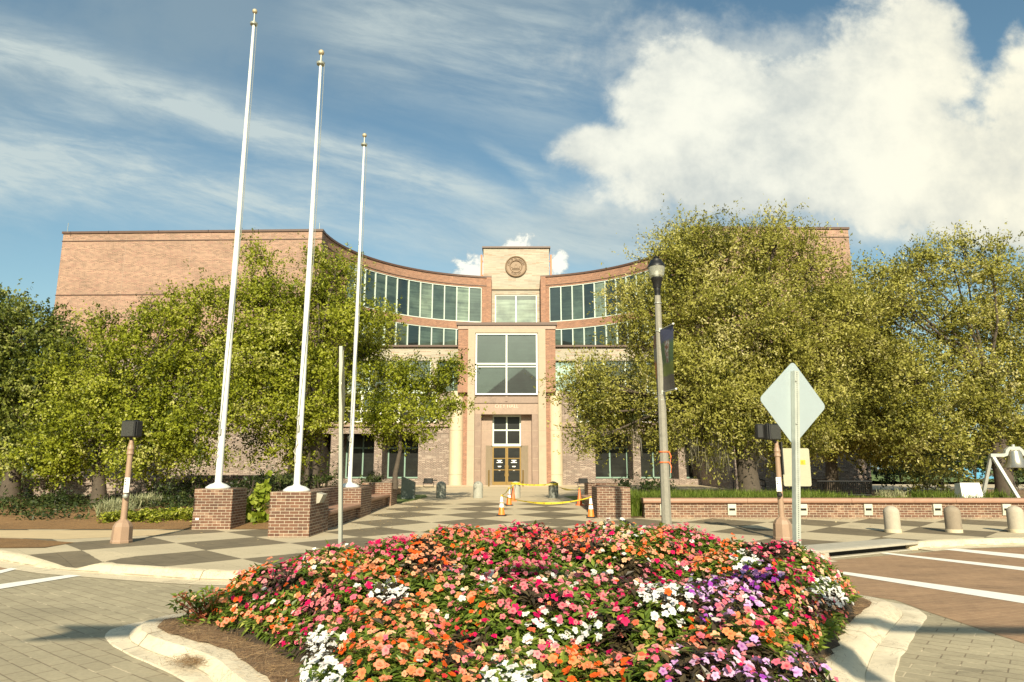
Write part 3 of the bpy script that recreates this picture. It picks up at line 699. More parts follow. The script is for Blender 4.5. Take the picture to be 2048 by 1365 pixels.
# dark back panels seen in the small joints, roofs
MB().box(XLI, XRI, YW + .5, YW + .6, ZL - .4, ZL - .3)
rf = MB(); Pl, _ = arcpts(XA, XB, 20); Pr, _ = arcpts(XC, XD, 20)
rf.quad([(p.x, p.y + .1, ZT - .3) for p in Pl] + [(XB, 60, ZT - .3), (XA, 60, ZT - .3)]); rf.quad([(p.x, p.y + .1, ZT - .3) for p in Pr] + [(XD, 60, ZT - .3), (XC, 60, ZT - .3)])
rf.build('roof', ROOF, ch)
# set-back tower with the seal
tx0 = at(967, 497, 49.5).x; tx1 = at(1098, 497, 49.5).x; tz = at(1030, 497, 49.5).z
ZTW1 = at(1030, 590, 49.5).z; ZTW0 = ZL
tw0 = at(990, 620, 49.5).x; tw1 = at(1074, 620, 49.5).x
m_ = MB(); m_.box(tx0, tx1, 49.5, 56, ZTW1, tz); m_.box(tx0, tw0, 49.5, 56, ZTW0, ZTW1 - .002); m_.box(tw1, tx1, 49.5, 56, ZTW0, ZTW1 - .002)
tower = m_.build('tower', GREYB, ch)
m_ = MB(); m_.box(tx0 - .1, tx1 + .1, 49.38, 56.1, tz, tz + .12); m_.build('coping', COPPER, tower)
zc = at(1030, 580, 49.5).z
m_ = MB(); m_.box(tx0, tx1, 49.38, 49.498, zc, zc + .14); m_.build('string_course', CREAMST, tower)
m_ = MB(); m_.box(tx0, tx1, 49.47, 49.499, zc - .05, zc - .001); m_.build('painted_shadow_line', BROWNST2, tower)  # dark strip painted in as the shade line below the string course
for s_ in (-1, 1):
    xx = tx0 - .17 if s_ < 0 else tx1 + .17
    m_ = MB(); m_.box(xx - .06, xx + .06, 50.0, 50.25, tz - 2.3, tz - .35); m_.box(xx - .03, xx + .16 if s_ < 0 else xx + .03, 50.1, 50.2, tz - 2.0, tz - 1.9) ; m_.box(min(xx, xx - .12 * s_), max(xx, xx - .12 * s_), 50.05, 50.15, tz - .9, tz - .8)
    m_.build('antenna_panel', RED, tower)
def rect_window(x0, x1, z0, z1, Y, nx, nz, fm, gm, parent, fw=.07, dep=.12, inset=.05, bars=None):
    fr = MB(); y0, y1 = Y - .0, Y + dep
    fr.box(x0, x0 + fw, y0, y1, z0, z1); fr.box(x1 - fw, x1, y0, y1, z0, z1)
    fr.box(x0 + fw, x1 - fw, y0, y1, z0, z0 + fw); fr.box(x0 + fw, x1 - fw, y0, y1, z1 - fw, z1)
    xs = [x0 + (x1 - x0) * i / nx for i in range(nx + 1)]; zs = bars or [z0 + (z1 - z0) * i / nz for i in range(nz + 1)]
    for x in xs[1:-1]: fr.box(x - fw / 2, x + fw / 2, y0 + .004, y1 - .004, z0 + fw, z1 - fw)
    for z in zs[1:-1]:
        for i in range(nx): fr.box(xs[i] + fw / 2 if i else x0 + fw, xs[i + 1] - fw / 2 if i < nx - 1 else x1 - fw, y0 + .008, y1 - .008, z - fw / 2, z + fw / 2)
    wd_ = fr.build('window', fm, parent)
    for i in range(nx):
        for j in range(len(zs) - 1):
            t1 = random.uniform(-.006, .006); t2 = random.uniform(-.006, .006)
            pn = MB(); xa, xb = xs[i] + (fw if i == 0 else fw / 2) , xs[i + 1] - (fw if i == nx - 1 else fw / 2); za, zb_ = zs[j] + (fw if j == 0 else fw / 2), zs[j + 1] - (fw if j == len(zs) - 2 else fw / 2)
            pn.quad([(xa, Y + inset + t1, za), (xb, Y + inset - t1, za), (xb, Y + inset - t1 + t2, zb_), (xa, Y + inset + t1 + t2, zb_)])
            g = gm[(i + j * nx) % len(gm)] if isinstance(gm, list) else gm
            pn.build('pane', g, wd_)
    return wd_
rect_window(tw0, tw1, ZTW0, ZTW1, 49.56, 2, 1, WFRAME, GLASSB, ch)
m_ = MB(); m_.box(tw0 + .05, tw1 - .05, 49.6, 49.64, ZTW1 - .35, ZTW1 - .061); m_.build('blind', GLASS, ch)
# city seal: rope rim, lettered ring, recessed field with domed hall relief
SEAL = m_plain('seal_bronze_relief', (.27, .185, .115), .6, 0, .14, 9, .2)
sc0 = at(1032, 534, 49.5); rs = 23.2 / FPX * 48.3
seal = MB(); seal.lathe([(rs, 0), (rs, .10), (rs * .93, .15), (rs * .86, .10), (rs * .84, .07), (rs * .60, .07), (rs * .56, .11), (rs * .53, .07), (rs * .52, .02)], 64)
def rx_(mb, c):   # lay a lathe (axis z) on the facade: z -> -y
    mb.v = [(c.x + x, c.y - z, c.z + y) for x, y, z in mb.v]; mb.f = [tuple(reversed(f)) for f in mb.f]; mb.f = [tuple(reversed(f)) for f in mb.f]
rx_(seal, sc0 + Vector((0, -.002, 0)))
so = seal.build('seal', SEAL, ch, smooth=True)
bd = MB()
for k in range(52):
    a = 2 * math.pi * k / 52; bd.lathe([(.001, .165), (.03, .155), (.04, .13)], 6, (rs * .94 * math.cos(a), rs * .94 * math.sin(a), 0))
rx_(bd, sc0); bd.build('rope_rim', SEAL, so)
rel = MB()
def rb(x0, x1, z0, z1, d=.07): rel.box(sc0.x + x0 * rs, sc0.x + x1 * rs, sc0.y - .02 - d, sc0.y - .021, sc0.z + z0 * rs, sc0.z + z1 * rs, .008)
rb(-.12, .12, -.16, .10, .10); rb(-.30, -.13, -.16, -.02, .08); rb(.13, .30, -.16, -.02, .08); rb(-.36, .36, -.22, -.17, .09); rb(-.05, .05, .11, .2, .08); rb(-.44, -.34, -.08, -.05, .05); rb(.30, .42, -.03, 0, .05); rb(-.30, .30, -.31, -.25, .05)
dm = MB(); dm.lathe([(rs * .09, 0), (rs * .085, .04), (rs * .05, .07), (.001, .085)], 16); rx_(dm, sc0 + Vector((0, -.06, rs * .13)))
rel.v += dm.v; rel.f += [tuple(i + len(rel.v) - len(dm.v) for i in f) for f in dm.f]; rel.uv += dm.uv
rel.build('relief', SEAL, so)
def text_mesh(name, s_, size, mt, parent, M, ext=.01, bold=.0):
    cu = bpy.data.curves.new(name, 'FONT'); cu.body = s_; cu.size = size; cu.extrude = ext; cu.align_x = 'CENTER'; cu.align_y = 'CENTER'; cu.offset = bold
    tmp = bpy.data.objects.new(name, cu); COL.objects.link(tmp); bpy.context.view_layer.update()
    me = bpy.data.meshes.new_from_object(tmp.evaluated_get(bpy.context.evaluated_depsgraph_get())); bpy.data.objects.remove(tmp)
    off = Vector((0, 0, 0)); p = parent
    while p is not None: off += p.location; p = p.parent
    me.transform(Matrix.Translation(-off) @ M); me.materials.clear(); me.materials.append(mt)
    o = bpy.data.objects.new(name, me); COL.objects.link(o); o.parent = parent; return o
def join_text(name, parts, mt, parent):
    vs = []; fs = []
    for (s_, size, M, ext) in parts:
        cu = bpy.data.curves.new('t', 'FONT'); cu.body = s_; cu.size = size; cu.extrude = ext; cu.align_x = 'CENTER'; cu.align_y = 'CENTER'
        tmp = bpy.data.objects.new('t', cu); COL.objects.link(tmp); bpy.context.view_layer.update()
        me = bpy.data.meshes.new_from_object(tmp.evaluated_get(bpy.context.evaluated_depsgraph_get())); bpy.data.objects.remove(tmp)
        i = len(vs); vs += [tuple(M @ v.co) for v in me.vertices]; fs += [tuple(i + k for k in p.vertices) for p in me.polygons]
    mb = MB(); mb.v = vs; mb.f = fs; mb.uv = [None] * len(fs); return mb.build(name, mt, parent)
FAC = Matrix.Rotation(R(90), 4, 'X')
parts = []
for s_, a0_, a1_, flip in (('CITY OF TALLAHASSEE', 172, 8, False), ('FLORIDA', 232, 308, True)):
    for k, chh in enumerate(s_):
        if chh == ' ': continue
        a = R(a0_ + (a1_ - a0_) * (k + .5) / len(s_)); rr = rs * .71
        p = Vector((sc0.x + rr * math.cos(a), sc0.y - .085, sc0.z + rr * math.sin(a)))
        rot = a - math.pi / 2 + (math.pi if flip else 0)
        parts.append((chh, rs * .24, Matrix.Translation(p) @ Matrix.Rotation(-rot, 4, 'Y') @ FAC, .02))
SEALD = m_plain('seal_letters', (.15, .095, .055), .6, 0, .1, 9)
join_text('lettering', parts, SEALD, so)

# straight lower facade at YF
zg = at(1000, 966, YF).z
def X(px, py=900, Y=YF): return at(px, py, Y).x
def Z(py, Y=YF): return at(1024, py, Y).z
z3 = Z(722); z3b = Z(783); z2b = Z(845); zl2 = Z(858); zo = Z(868); zgb = Z(961)
xw0, xw1 = XLI - 3, XRI + 3
m_ = MB(); m_.box(xw0, xw1, YF - .10, YF + .5, z3, ZL - .12); m_.build('upper_wall', GREYB, ch)
m_ = MB(); m_.box(xw0, xw1, YF - .30, YF + 3.6, ZL - .117, ZL); m_.build('ledge', COPPER, ch)
m_ = MB(); m_.box(xw0, xw1, YF - .32, YF + .5, z2b - .30, z2b - .02); m_.build('ledge', BROWNST, ch)
m_ = MB(); m_.box(xw0, xw1, YF - .16, YF + .5, zo, z2b - .303); m_.build('band_wall', MAUVE, ch)
# window rows: third storey, then second storey with tall white mullions
body_l, body_r = at(916, 720, YP + .5).x, at(1111, 720, YP + .5).x
for side in (-1, 1):
    c0 = X(875, 750) if side < 0 else X(1152, 750)
    inn = body_l if side < 0 else body_r
    # window beside the pavilion
    x0, x1 = sorted((c0, inn - .0 if side < 0 else inn))
    rect_window(x0 - (.6 if side > 0 else 0), x1 + (.6 if side < 0 else 0), z3b, z3 - .003, YF + .35, 2, 1, GFRAME, GLASSL if side > 0 else GLASS, ch, fw=.06)
    # pier then ribbon of windows
    pw = c0 + side * .45; a, b = sorted((c0, pw)); m_ = MB(); m_.box(a, b, YF - .10, YF + .5, z3b, z3 - .003); m_.build('pier', GREYB, ch)
    end = -13.6 if side < 0 else 13.2
    n = 6
    for k in range(n):
        a, b = sorted((pw + (end - pw) * k / n, pw + (end - pw) * (k + 1) / n))
        rect_window(a, b, z3b, z3 - .003, YF + .03, 1, 1, WFRAME, GLASS, ch, fw=.05)
    m_ = MB(); a, b = sorted((c0 - side * .0, end)); m_.box(a, b, YF - .13, YF + .5, z3b - .16, z3b - .002); m_.build('ledge', WFRAME, ch)
    n = 7; st0 = c0
    for k in range(n):
        a, b = sorted((st0 + (end - st0) * k / n, st0 + (end - st0) * (k + 1) / n))
        rect_window(a, b, z2b, z3b - .165, YF + .02, 1, 2, WFRAMEW, GLASSD if k % 3 else GLASS, ch, fw=.07, bars=[z2b, z2b + (z3b - z2b) * .36, z3b - .165])
    # ground storey: brick beside the column, three deep openings between slim piers
    if side > 0: e = [X(1190), X(1265), X(1280), X(1355), X(1370), X(1448), X(1462)]
    else: e = [X(837), X(765), X(749), X(678), X(662), X(588), X(575)]
    a, b = sorted((inn * .5, e[0])); m_ = MB(); m_.box(a, b, YF - .1, YF + .5, zg - .9, zo - .003); m_.box(a - .0, b + .0, YF + .6, YF + .7, zo, zl2); m_.build('ground_wall', MAUVE, ch)
    if True:
        m_ = MB(); a, b = sorted((inn * .5, c0)); m_.box(a, b, YF - .1, YF + .5, z2b - .302, z3b if False else z2b - .02); m_.box(a, b, YF - .1 + .0, YF + .49, z2b - .019, z3b - .003); m_.build('ground_wall', MAUVE, ch)
    for k in (1, 3, 5):
        a, b = sorted((e[k], e[k + 1])); m_ = MB(); m_.box(a, b, YF - .1, YF + 2.2, zg - .9, zo - .003); m_.build('pier', MAUVE, ch)
        a, b = sorted((e[k - 1], e[k]))
        gl0, gl1 = (a, b - .02) if side > 0 else (a + .02, b)
        rect_window(gl0, gl1, zgb + .1, zo + .3, YF + 1.9, 2, 2, GFRAME, GLASSD, ch, fw=.09, bars=[zgb + .1, zgb + (zo - zgb) * .71, zo + .3])
        m_ = MB(); m_.box(a + .001, b - .001, YF - .06, YF + 2.1, zg - .9, zgb + .08); m_.build('sill', MAUVE, ch)
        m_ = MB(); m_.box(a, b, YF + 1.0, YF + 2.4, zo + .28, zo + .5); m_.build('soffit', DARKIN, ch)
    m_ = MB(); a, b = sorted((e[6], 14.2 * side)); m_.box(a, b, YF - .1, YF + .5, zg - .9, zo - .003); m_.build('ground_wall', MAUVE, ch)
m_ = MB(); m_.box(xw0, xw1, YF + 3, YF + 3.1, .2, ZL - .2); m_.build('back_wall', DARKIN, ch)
m_ = MB(); m_.box(XLI - 1.2, XRI + 1.4, YW + .4, YF + 3.4, at(200, 700, YW).z - .04, at(200, 700, YW).z - .0); m_.build('soffit', CREAMST, ch) if False else None
m_ = MB(); m_.box(-8, 8, YF - 1.9, YF - .101, .1, zg - .12); m_.box(-6, 6, YF - 2.4, YF - 1.901, .1, zg - .2); m_.build('step', CREAMST, ch)

# entrance pavilion
def PXr(x0, x1, y0, y1, Y): return at(x0, (y0 + y1) / 2, Y).x, at(x1, (y0 + y1) / 2, Y).x, at(1014, y1, Y).z, at(1014, y0, Y).z
pv = MB()
xl, xr, z0, z1 = PXr(916, 1111, 652, 785, YP)
fl, fr_, _, _ = PXr(936, 1091, 652, 785, YP)
zF = at(1014, 655, YP).z
pv.box(xl, xr, YP + 2.2, YP + 5, z0, z1)
for a_, b_ in ((xl, fl), (fr_, xr)): MB().box(a_, b_, YP, YP + 2.199, z0, z1).build('pier', CURVEB, ch)
bl, _, zb0, zb1 = PXr(925, 1103, 785, 970, YP); _, br, _, _ = PXr(925, 1102, 785, 970, YP)
for a_, b_ in ((bl, fl), (fr_, br)): MB().box(a_, b_, YP + .35, YP + 4, zb0 - .1, zb1 - .003).build('pier', CURVEB, ch)
pav = pv.build('pavilion', CURVEB, ch)
m_ = MB(); zc0 = at(1014, 659, YP).z; zc1 = at(1014, 652, YP).z; m_.box(xl - .04, xr + .04, YP - .06, YP + 5.1, zc0, zc1 + .02); m_.build('cornice', BROWNST, pav)
m_ = MB(); m_.box(xl - .12, xr + .12, YP - .15, YP + 5.2, zc1 + .022, zc1 + .20); m_.build('coping', COPPER, pav)
m_ = MB(); m_.box(xl, xr, YP, YP + 5, z1 + .001, zc0 - .001); m_.build('cornice', CREAMST, pav)
# stone frame
il, ir, wz0, wz1 = PXr(950, 1076, 667, 790, YP)
zdoor = at(1014, 972, YP).z
m_ = MB(); m_.box(fl + .002, il, YP - .10, YP + 1.2, zdoor - .5, zc0 - .003); m_.box(ir, fr_ - .002, YP - .10, YP + 1.2, zdoor - .5, zc0 - .003); m_.box(il, ir, YP - .10, YP + 1.2, wz1 + .02, zc0 - .003)
m_.build('stone_frame', CREAMST, pav)
for zz in (at(1014, 893, YP).z, at(1014, 862, YP).z, at(1014, 770, YP).z, at(1014, 717, YP).z):
    j_ = MB(); j_.box(fl + .01, il - .001, YP - .103, YP - .101, zz, zz + .018); j_.box(ir + .001, fr_ - .01, YP - .103, YP - .101, zz, zz + .018); j_.build('joint', BROWNST, pav)
# great window
gw = rect_window(il + .03, ir - .03, wz0, wz1, YP - .02, 2, 2, WFRAMEW, GLASSP, pav, fw=.09, dep=.2, inset=.12)
m_ = MB(); cx_ = (il + ir) / 2; zm = (wz0 + wz1) / 2
for (a, b) in ((il + .15, cx_ - .06), (cx_ + .06, ir - .15)):
    m_.box(a, b, YP + .0, YP + .12, zm - .22, zm - .15)
m_.build('glazing_bar', WFRAMEW, gw)
# lintel with the lettering
lz0 = at(1014, 829, YP + .25).z; lz1 = wz0
ol, orr, oz0, oz1 = PXr(962, 1064, 829, 970, YP + .45)
m_ = MB(); m_.box(il + .003, ir - .003, YP + .15, YP + .28, at(1014, 806, YP).z, lz1 - .003); m_.build('lintel', BROWNST2, pav)
m_ = MB(); m_.box(il + .003, ir - .003, YP + .22, YP + 1.1, lz0, at(1014, 806, YP).z - .003); m_.build('lintel', BROWNST, pav)
m_ = MB(); m_.box(cx_ - .07, cx_ + .07, YP + .1, YP + .149, at(1014, 806, YP).z + .1, lz1 - .004); m_.build('bracket', BROWNST2, pav)
for s_ in (0, 1):
    a, b = ((il + .003, ol) if s_ == 0 else (orr, ir - .003))
    m_ = MB(); m_.box(a, b, YP + .225, YP + 2.0, zdoor - .4, lz0 - .003); m_.build('jamb', BROWNST2, pav)
    j_ = MB()
    for py in (862, 893, 918, 942): zz = at(1014, py, YP).z; j_.box(a + .01, b - .01, YP + .220, YP + .2245, zz, zz + .02)
    j_.build('joint', CREAMST, pav)
# inner panels beside the glazing and door
dl, dr_, dz0, dz1 = PXr(985, 1042, 831, 890, YP + 1.0)
dzt = at(1014, 892, YP + 1.0).z
for s_ in (0, 1):
    a, b = ((ol - .002, dl) if s_ == 0 else (dr_, orr + .002))
    m_ = MB(); m_.box(a, b, YP + .85, YP + 1.5, dzt + .0, lz0 - .005); m_.build('panel', BROWNST, pav)
    j_ = MB(); zz = at(1014, 862, YP + .9).z; j_.box(a, b, YP + .845, YP + .849, zz, zz + .02); j_.build('joint', CREAMST, pav)
    # lower: cream splayed block nearer the door, brown outside
    bx0, bx1 = ((at(972, 930, YP + .9).x, dl) if s_ == 0 else (dr_, at(1056, 930, YP + .9).x))
    m_ = MB(); a2, b2 = ((a, bx0 - .002) if s_ == 0 else (bx1 + .002, b)); m_.box(a2, b2, YP + .80, YP + 1.5, zdoor - .4, dzt - .003); m_.build('panel', BROWNST, pav)
    m_ = MB(); zt_ = dzt - .003
    if s_ == 0: m_.loft([[(bx0, YP + .3, zdoor - .4), (bx1, YP + 1.05, zdoor - .4), (bx1, YP + 1.5, zdoor - .4), (bx0, YP + 1.5, zdoor - .4)], [(bx0, YP + .3, zt_), (bx1, YP + 1.05, zt_ - .0), (bx1, YP + 1.5, zt_), (bx0, YP + 1.5, zt_)]])
    else: m_.loft([[(bx1, YP + .3, zdoor - .4), (bx1, YP + 1.5, zdoor - .4), (bx0, YP + 1.5, zdoor - .4), (bx0, YP + 1.05, zdoor - .4)], [(bx1, YP + .3, zt_), (bx1, YP + 1.5, zt_), (bx0, YP + 1.5, zt_), (bx0, YP + 1.05, zt_)]])
    m_.build('splay_block', CREAMST, pav)
rect_window(dl, dr_, dz0 - .02, lz0 - .006, YP + 1.1, 2, 2, WFRAME, GLASSD, pav, fw=.09)
m_ = MB(); m_.box(dl, dr_, YP + 1.05, YP + 1.3, dzt - .03, dz0 - .023); m_.build('transom', WFRAME, pav)
for s_ in (0, 1):
    mid_ = (dl + dr_) / 2; a, b = ((dl, mid_ - .004) if s_ == 0 else (mid_ + .004, dr_)); zt_ = dzt - .035; zb_ = zdoor + .02
    d_ = MB(); y0, y1 = YP + 1.1, YP + 1.18; fw = .085
    d_.box(a, a + fw, y0, y1, zb_, zt_); d_.box(b - fw, b, y0, y1, zb_, zt_); d_.box(a + fw, b - fw, y0, y1, zb_, zb_ + .2); d_.box(a + fw, b - fw, y0, y1, zt_ - .1, zt_)
    zs = [zb_ + .2 + (zt_ - .1 - zb_ - .2) * q for q in (.35, .69)]
    for z in zs: d_.box(a + fw, b - fw, y0 + .004, y1, z - .025, z + .025)
    do = d_.build('door', BRASS, pav)
    p_ = MB(); p_.quad([(a + fw, y0 + .04, zb_ + .2), (b - fw, y0 + .04, zb_ + .2), (b - fw, y0 + .04, zt_ - .1), (a + fw, y0 + .04, zt_ - .1)]); p_.build('pane', GLASSD, do)
    h_ = MB(); hx = mid_ + (-.12 if s_ == 0 else .12); h_.tube([(hx, y0, zs[0] + .25), (hx, y0 - .09, zs[0] + .27), (hx, y0 - .09, zb_ + .55), (hx, y0, zb_ + .53)], .02, 6); h_.build('handle', BRASS, do)
    k_ = MB(); xc = (a + b) / 2; 
    for (dz, hw, hh) in ((-.12, .16, .022), (-.19, .07, .05), (-.26, .19, .022), (-.50, .11, .022), (-.53, .09, .018), (-.72, .09, .022), (-.76, .06, .016)):
        k_.box(xc - hw, xc + hw, y0 + .032, y0 + .037, zs[1] + dz - hh, zs[1] + dz + hh)
    k_.build('sign_marking', WHITEB, do)
m_ = MB(); m_.box(ol - .3, orr + .3, YP - .2, YP + 1.3, zdoor - .3, zdoor); m_.build('threshold', CREAMST, pav)
for x_ in (at(978, 950, YP).x, at(1046, 950, YP).x):
    m_ = MB(); m_.tube([(x_, YP - .25, zdoor - .2), (x_, YP - .25, zdoor + .95)], .045, 8); m_.build('door_post', BRASS, pav)
LETT = m_plain('pale_letters', (.66, .60, .48), .5, 0, .03, 5)
for px_, word in ((1000, 'CITY'), (1025.5, 'HALL')):
    tc_ = at(px_, 813.5, YP + .21); text_mesh('lettering', word, .31, LETT, pav, Matrix.Translation((tc_.x, YP + .21, tc_.z)) @ FAC, .015, -.004)
# columns carrying the pavilion corners
for (p0, p1) in ((898.5, 927), (1096, 1125)):
    yc = YP + .75; cx_ = at((p0 + p1) / 2, 880, yc).x; cr = (p1 - p0) / 2 / FPX * yc * 1.0
    m_ = MB(); m_.lathe([(cr * 1.0, zdoor - .5), (cr * 1.0, at(1014, 784, yc).z)], 40, (cx_, yc, 0)); cm = m_.build('column', COLST, ch, smooth=True)
    for zz in (at(1014, 862, yc).z, at(1014, 950, yc).z): MB().lathe([(cr + .004, 0), (cr + .004, .02)], 40, (cx_, yc, zz)).build('joint', BROWNST, cm)

# ------------------------------------------------------------------ terrain beside the plaza
def tl_z(x, y): return .135 + .034 * max(0, min(y, 23) - 17.4) + .004 * max(0, y - 23) + .10 * math.exp(-((x + 9.5) / 4.5) ** 2) * min(1, max(0, y - 17.6) / 4) * 1.6
def grid_sheet(name, xs, ys, zf, mt, **k):
    V_ = [(x, y, zf(x, y)) for y in ys for x in xs]; n = len(xs); mb = MB(); mb.v = V_
    mb.f = [(j * n + i, j * n + i + 1, (j + 1) * n + i + 1, (j + 1) * n + i) for j in range(len(ys) - 1) for i in range(n - 1)]; mb.uv = [None] * len(mb.f)
    return mb.build(name, mt, None, smooth=True, **k)
grid_sheet('planting_bed', list(np.linspace(-60, -5.36, 70)), list(np.linspace(17.42, 46, 36)), tl_z, MULCHO, kind='structure')
grid_sheet('planting_bed', list(np.linspace(3.9, 60, 40)), list(np.linspace(20.9, 46, 14)), lambda x, y: .40 + .004 * (y - 21), MULCH, kind='structure')
sheet('planting_bed', [(3.2, 20.7, .185), (4.1, 20.7, .185), (4.1, 29, .40), (3.2, 29, .40)], MULCH)
sheet('lawn', [(-400, 46, .35), (-29, 46, .6), (-29, 400, .8), (-400, 400, .5)], GRASSG)
sheet('lawn', [(26, 46, .75), (400, 46, .35), (400, 400, .5), (26, 400, .8)], GRASSG)

# ------------------------------------------------------------------ brick plinths, bench walls, planter wall
zp2 = at(560, 984, 15.54).z; zp1 = at(420, 978, 17.35).z; zp3 = at(700, 976, 20.57).z
p1 = thing('brick_plinth', 'tall plum brick plinth standing alone under the tallest flagpole at the left', 'plinth', (-7.4, 17.8, .12))
MB().box(-7.88, -6.93, 17.35, 18.3, .05, zp1 - .0).build('brickwork', PLAZB, p1)
MB().box(-7.80, -7.72, 17.34, 17.352, .36, .41).build('paint_patch', WHITEB, p1)
p2 = thing('brick_plinth', 'nearest plum brick plinth with white mortar, at the front end of the left bench wall', 'plinth', (-4.9, 16.3, .12))
MB().box(-5.37, -4.47, 15.54, 17.1, .05, zp2).build('brickwork', PLAZB, p2)
f_ = MB(); f_.loft([[(-4.469, 16.0, .82), (-4.469, 16.38, .82), (-4.40, 16.38, .84), (-4.40, 16.0, .84)], [(-4.469, 16.0, 1.06), (-4.469, 16.38, 1.06), (-4.32, 16.38, 1.02), (-4.32, 16.0, 1.02)]]); f_.build('light_fitting', CONC2, p2)
p3 = thing('brick_plinth', 'plum brick plinth between the two halves of the left bench, under the shortest flagpole', 'plinth', (-4.9, 21.3, .18))
MB().box(-5.42, -4.44, 20.57, 22.1, .08, zp3).build('brickwork', PLAZB, p3)
zp4 = at(780, 966, 25.8).z
p4 = thing('brick_pillar', 'square brick pillar at the far end of the left bench wall beside the dark stone slab', 'pillar', (-5.0, 26.3, .26))
MB().box(-5.5, -4.42, 25.6, 26.9, .1, zp4).build('brickwork', PLAZB, p4)
def bench_wall(label, x_back, x_front, y0, y1, ztop, sgn, zs, gnd):
    b = thing('bench_wall', label, 'bench wall', ((x_back + x_front) / 2, (y0 + y1) / 2, gnd))
    xi = x_back + sgn * .38
    m_ = MB(); m_.box(min(x_back, xi), max(x_back, xi), y0 + .002, y1 - .002, gnd - .1, ztop - .01); m_.build('backrest', PLAZB, b)
    m_ = MB(); xr_ = x_front - sgn * .14; m_.box(min(xi, xr_), max(xi, xr_), y0 + .002, y1 - .002, gnd - .1, zs - .13); m_.build('base_wall', PLAZB, b)
    prof = [(xi + sgn * .003, zs - .128), (x_front - sgn * .08, zs - .128), (x_front - sgn * .01, zs - .10), (x_front, zs - .06), (x_front - sgn * .01, zs - .02), (x_front - sgn * .07, zs), (xi + sgn * .003, zs)]
    if sgn > 0: prof = prof[::-1]
    n = max(2, int((y1 - y0) / 1.2)); s_ = None
    for k in range(n):
        a = y0 + .003 + (y1 - y0 - .006) * k / n; c_ = y0 + .003 + (y1 - y0 - .006) * (k + 1) / n - .008
        m_ = MB(); m_.loft([[(x, a, z) for x, z in prof], [(x, c_, z) for x, z in prof]]); m_.build('seat', COPING, b)
    return b
bench_wall('left brick bench wall with rounded stone seat, nearest stretch before the middle plinth', -5.36, -4.42, 17.1, 20.57, zp2 - .02, 1, .60, .14)
bench_wall('left brick bench wall with rounded stone seat, farther stretch behind the middle plinth', -5.40, -4.46, 22.1, 25.6, zp4 - .05, 1, .70, .21)
zr1 = at(1228, 975, 20.57).z; zr2 = at(1180, 967, 25.8).z
p5 = thing('brick_pillar', 'square brick pillar at the near end of the right bench wall beside the caution tape', 'pillar', (3.0, 21.2, .18))
MB().box(2.5, 3.48, 20.57, 21.9, .08, zr1).build('brickwork', PLAZB, p5)
p6 = thing('brick_pillar', 'square brick pillar at the far end of the right bench wall, beside the floodlight', 'pillar', (3.2, 26.3, .26))
MB().box(2.80, 3.9, 25.7, 27.0, .1, zr2).build('brickwork', PLAZB, p6)
bench_wall('right brick bench wall with rounded stone seat behind the caution tape', 3.46, 2.52, 21.9, 25.7, zr1 - .03, -1, .66, .2)
zpw = at(1500, 997, 20.57).z; zpc = at(1500, 1007, 20.57).z
pw_ = thing('planter_wall', 'long low plum brick planter wall with rounded terracotta coping and recessed lights', 'planter wall', (9, 20.7, .17))
MB().box(3.89, 30, 20.57, 20.93, .05, zpc - .002).build('brickwork', PLAZB, pw_)
k = 0; x0 = 3.84
while x0 < 30:
    x1 = min(30, x0 + 3.05); prof = []
    hh = (zpw - zpc)
    for j in range(9):
        a = math.pi * (j / 8) - math.pi / 2; prof.append((20.53 - .055 * math.cos(a), zpc + hh / 2 + hh / 2 * math.sin(a)))
    prof = prof + [(20.96, zpw), (20.96, zpc)]
    m_ = MB(); m_.loft([[(x0 + .004, y, z) for y, z in prof], [(x1 - .004, y, z) for y, z in prof]][::-1]); m_.build('coping', COPING, pw_); x0 = x1
WL = m_plain('wall_light_cast', (.55, .54, .44), .6, 0, .1, 8)
for px in (1328, 1463, 1605, 1735, 1873, 2011, 2150, 2290):
    c_ = at(px, 1019, 20.57); l_ = MB(); w_ = .12
    l_.box(c_.x - w_, c_.x + w_, 20.50, 20.569, c_.z + .03, c_.z + .15); l_.box(c_.x - w_, c_.x - w_ + .03, 20.50, 20.569, c_.z - .035, c_.z + .029); l_.box(c_.x + w_ - .03, c_.x + w_, 20.50, 20.569, c_.z - .035, c_.z + .029)
    l_.loft([[(c_.x - w_, 20.50, c_.z - .036), (c_.x + w_, 20.50, c_.z - .036), (c_.x + w_, 20.569, c_.z - .0361), (c_.x - w_, 20.569, c_.z - .0361)][::-1], [(c_.x - w_, 20.535, c_.z - .17), (c_.x + w_, 20.535, c_.z - .17), (c_.x + w_, 20.569, c_.z - .17), (c_.x - w_, 20.569, c_.z - .17)][::-1]])
    lo = l_.build('wall_light', WL, pw_); MB().box(c_.x - w_ + .031, c_.x + w_ - .031, 20.545, 20.568, c_.z - .034, c_.z + .028).build('slot', DARKIN, lo)  # the slot is a near-black box, its inner shade painted

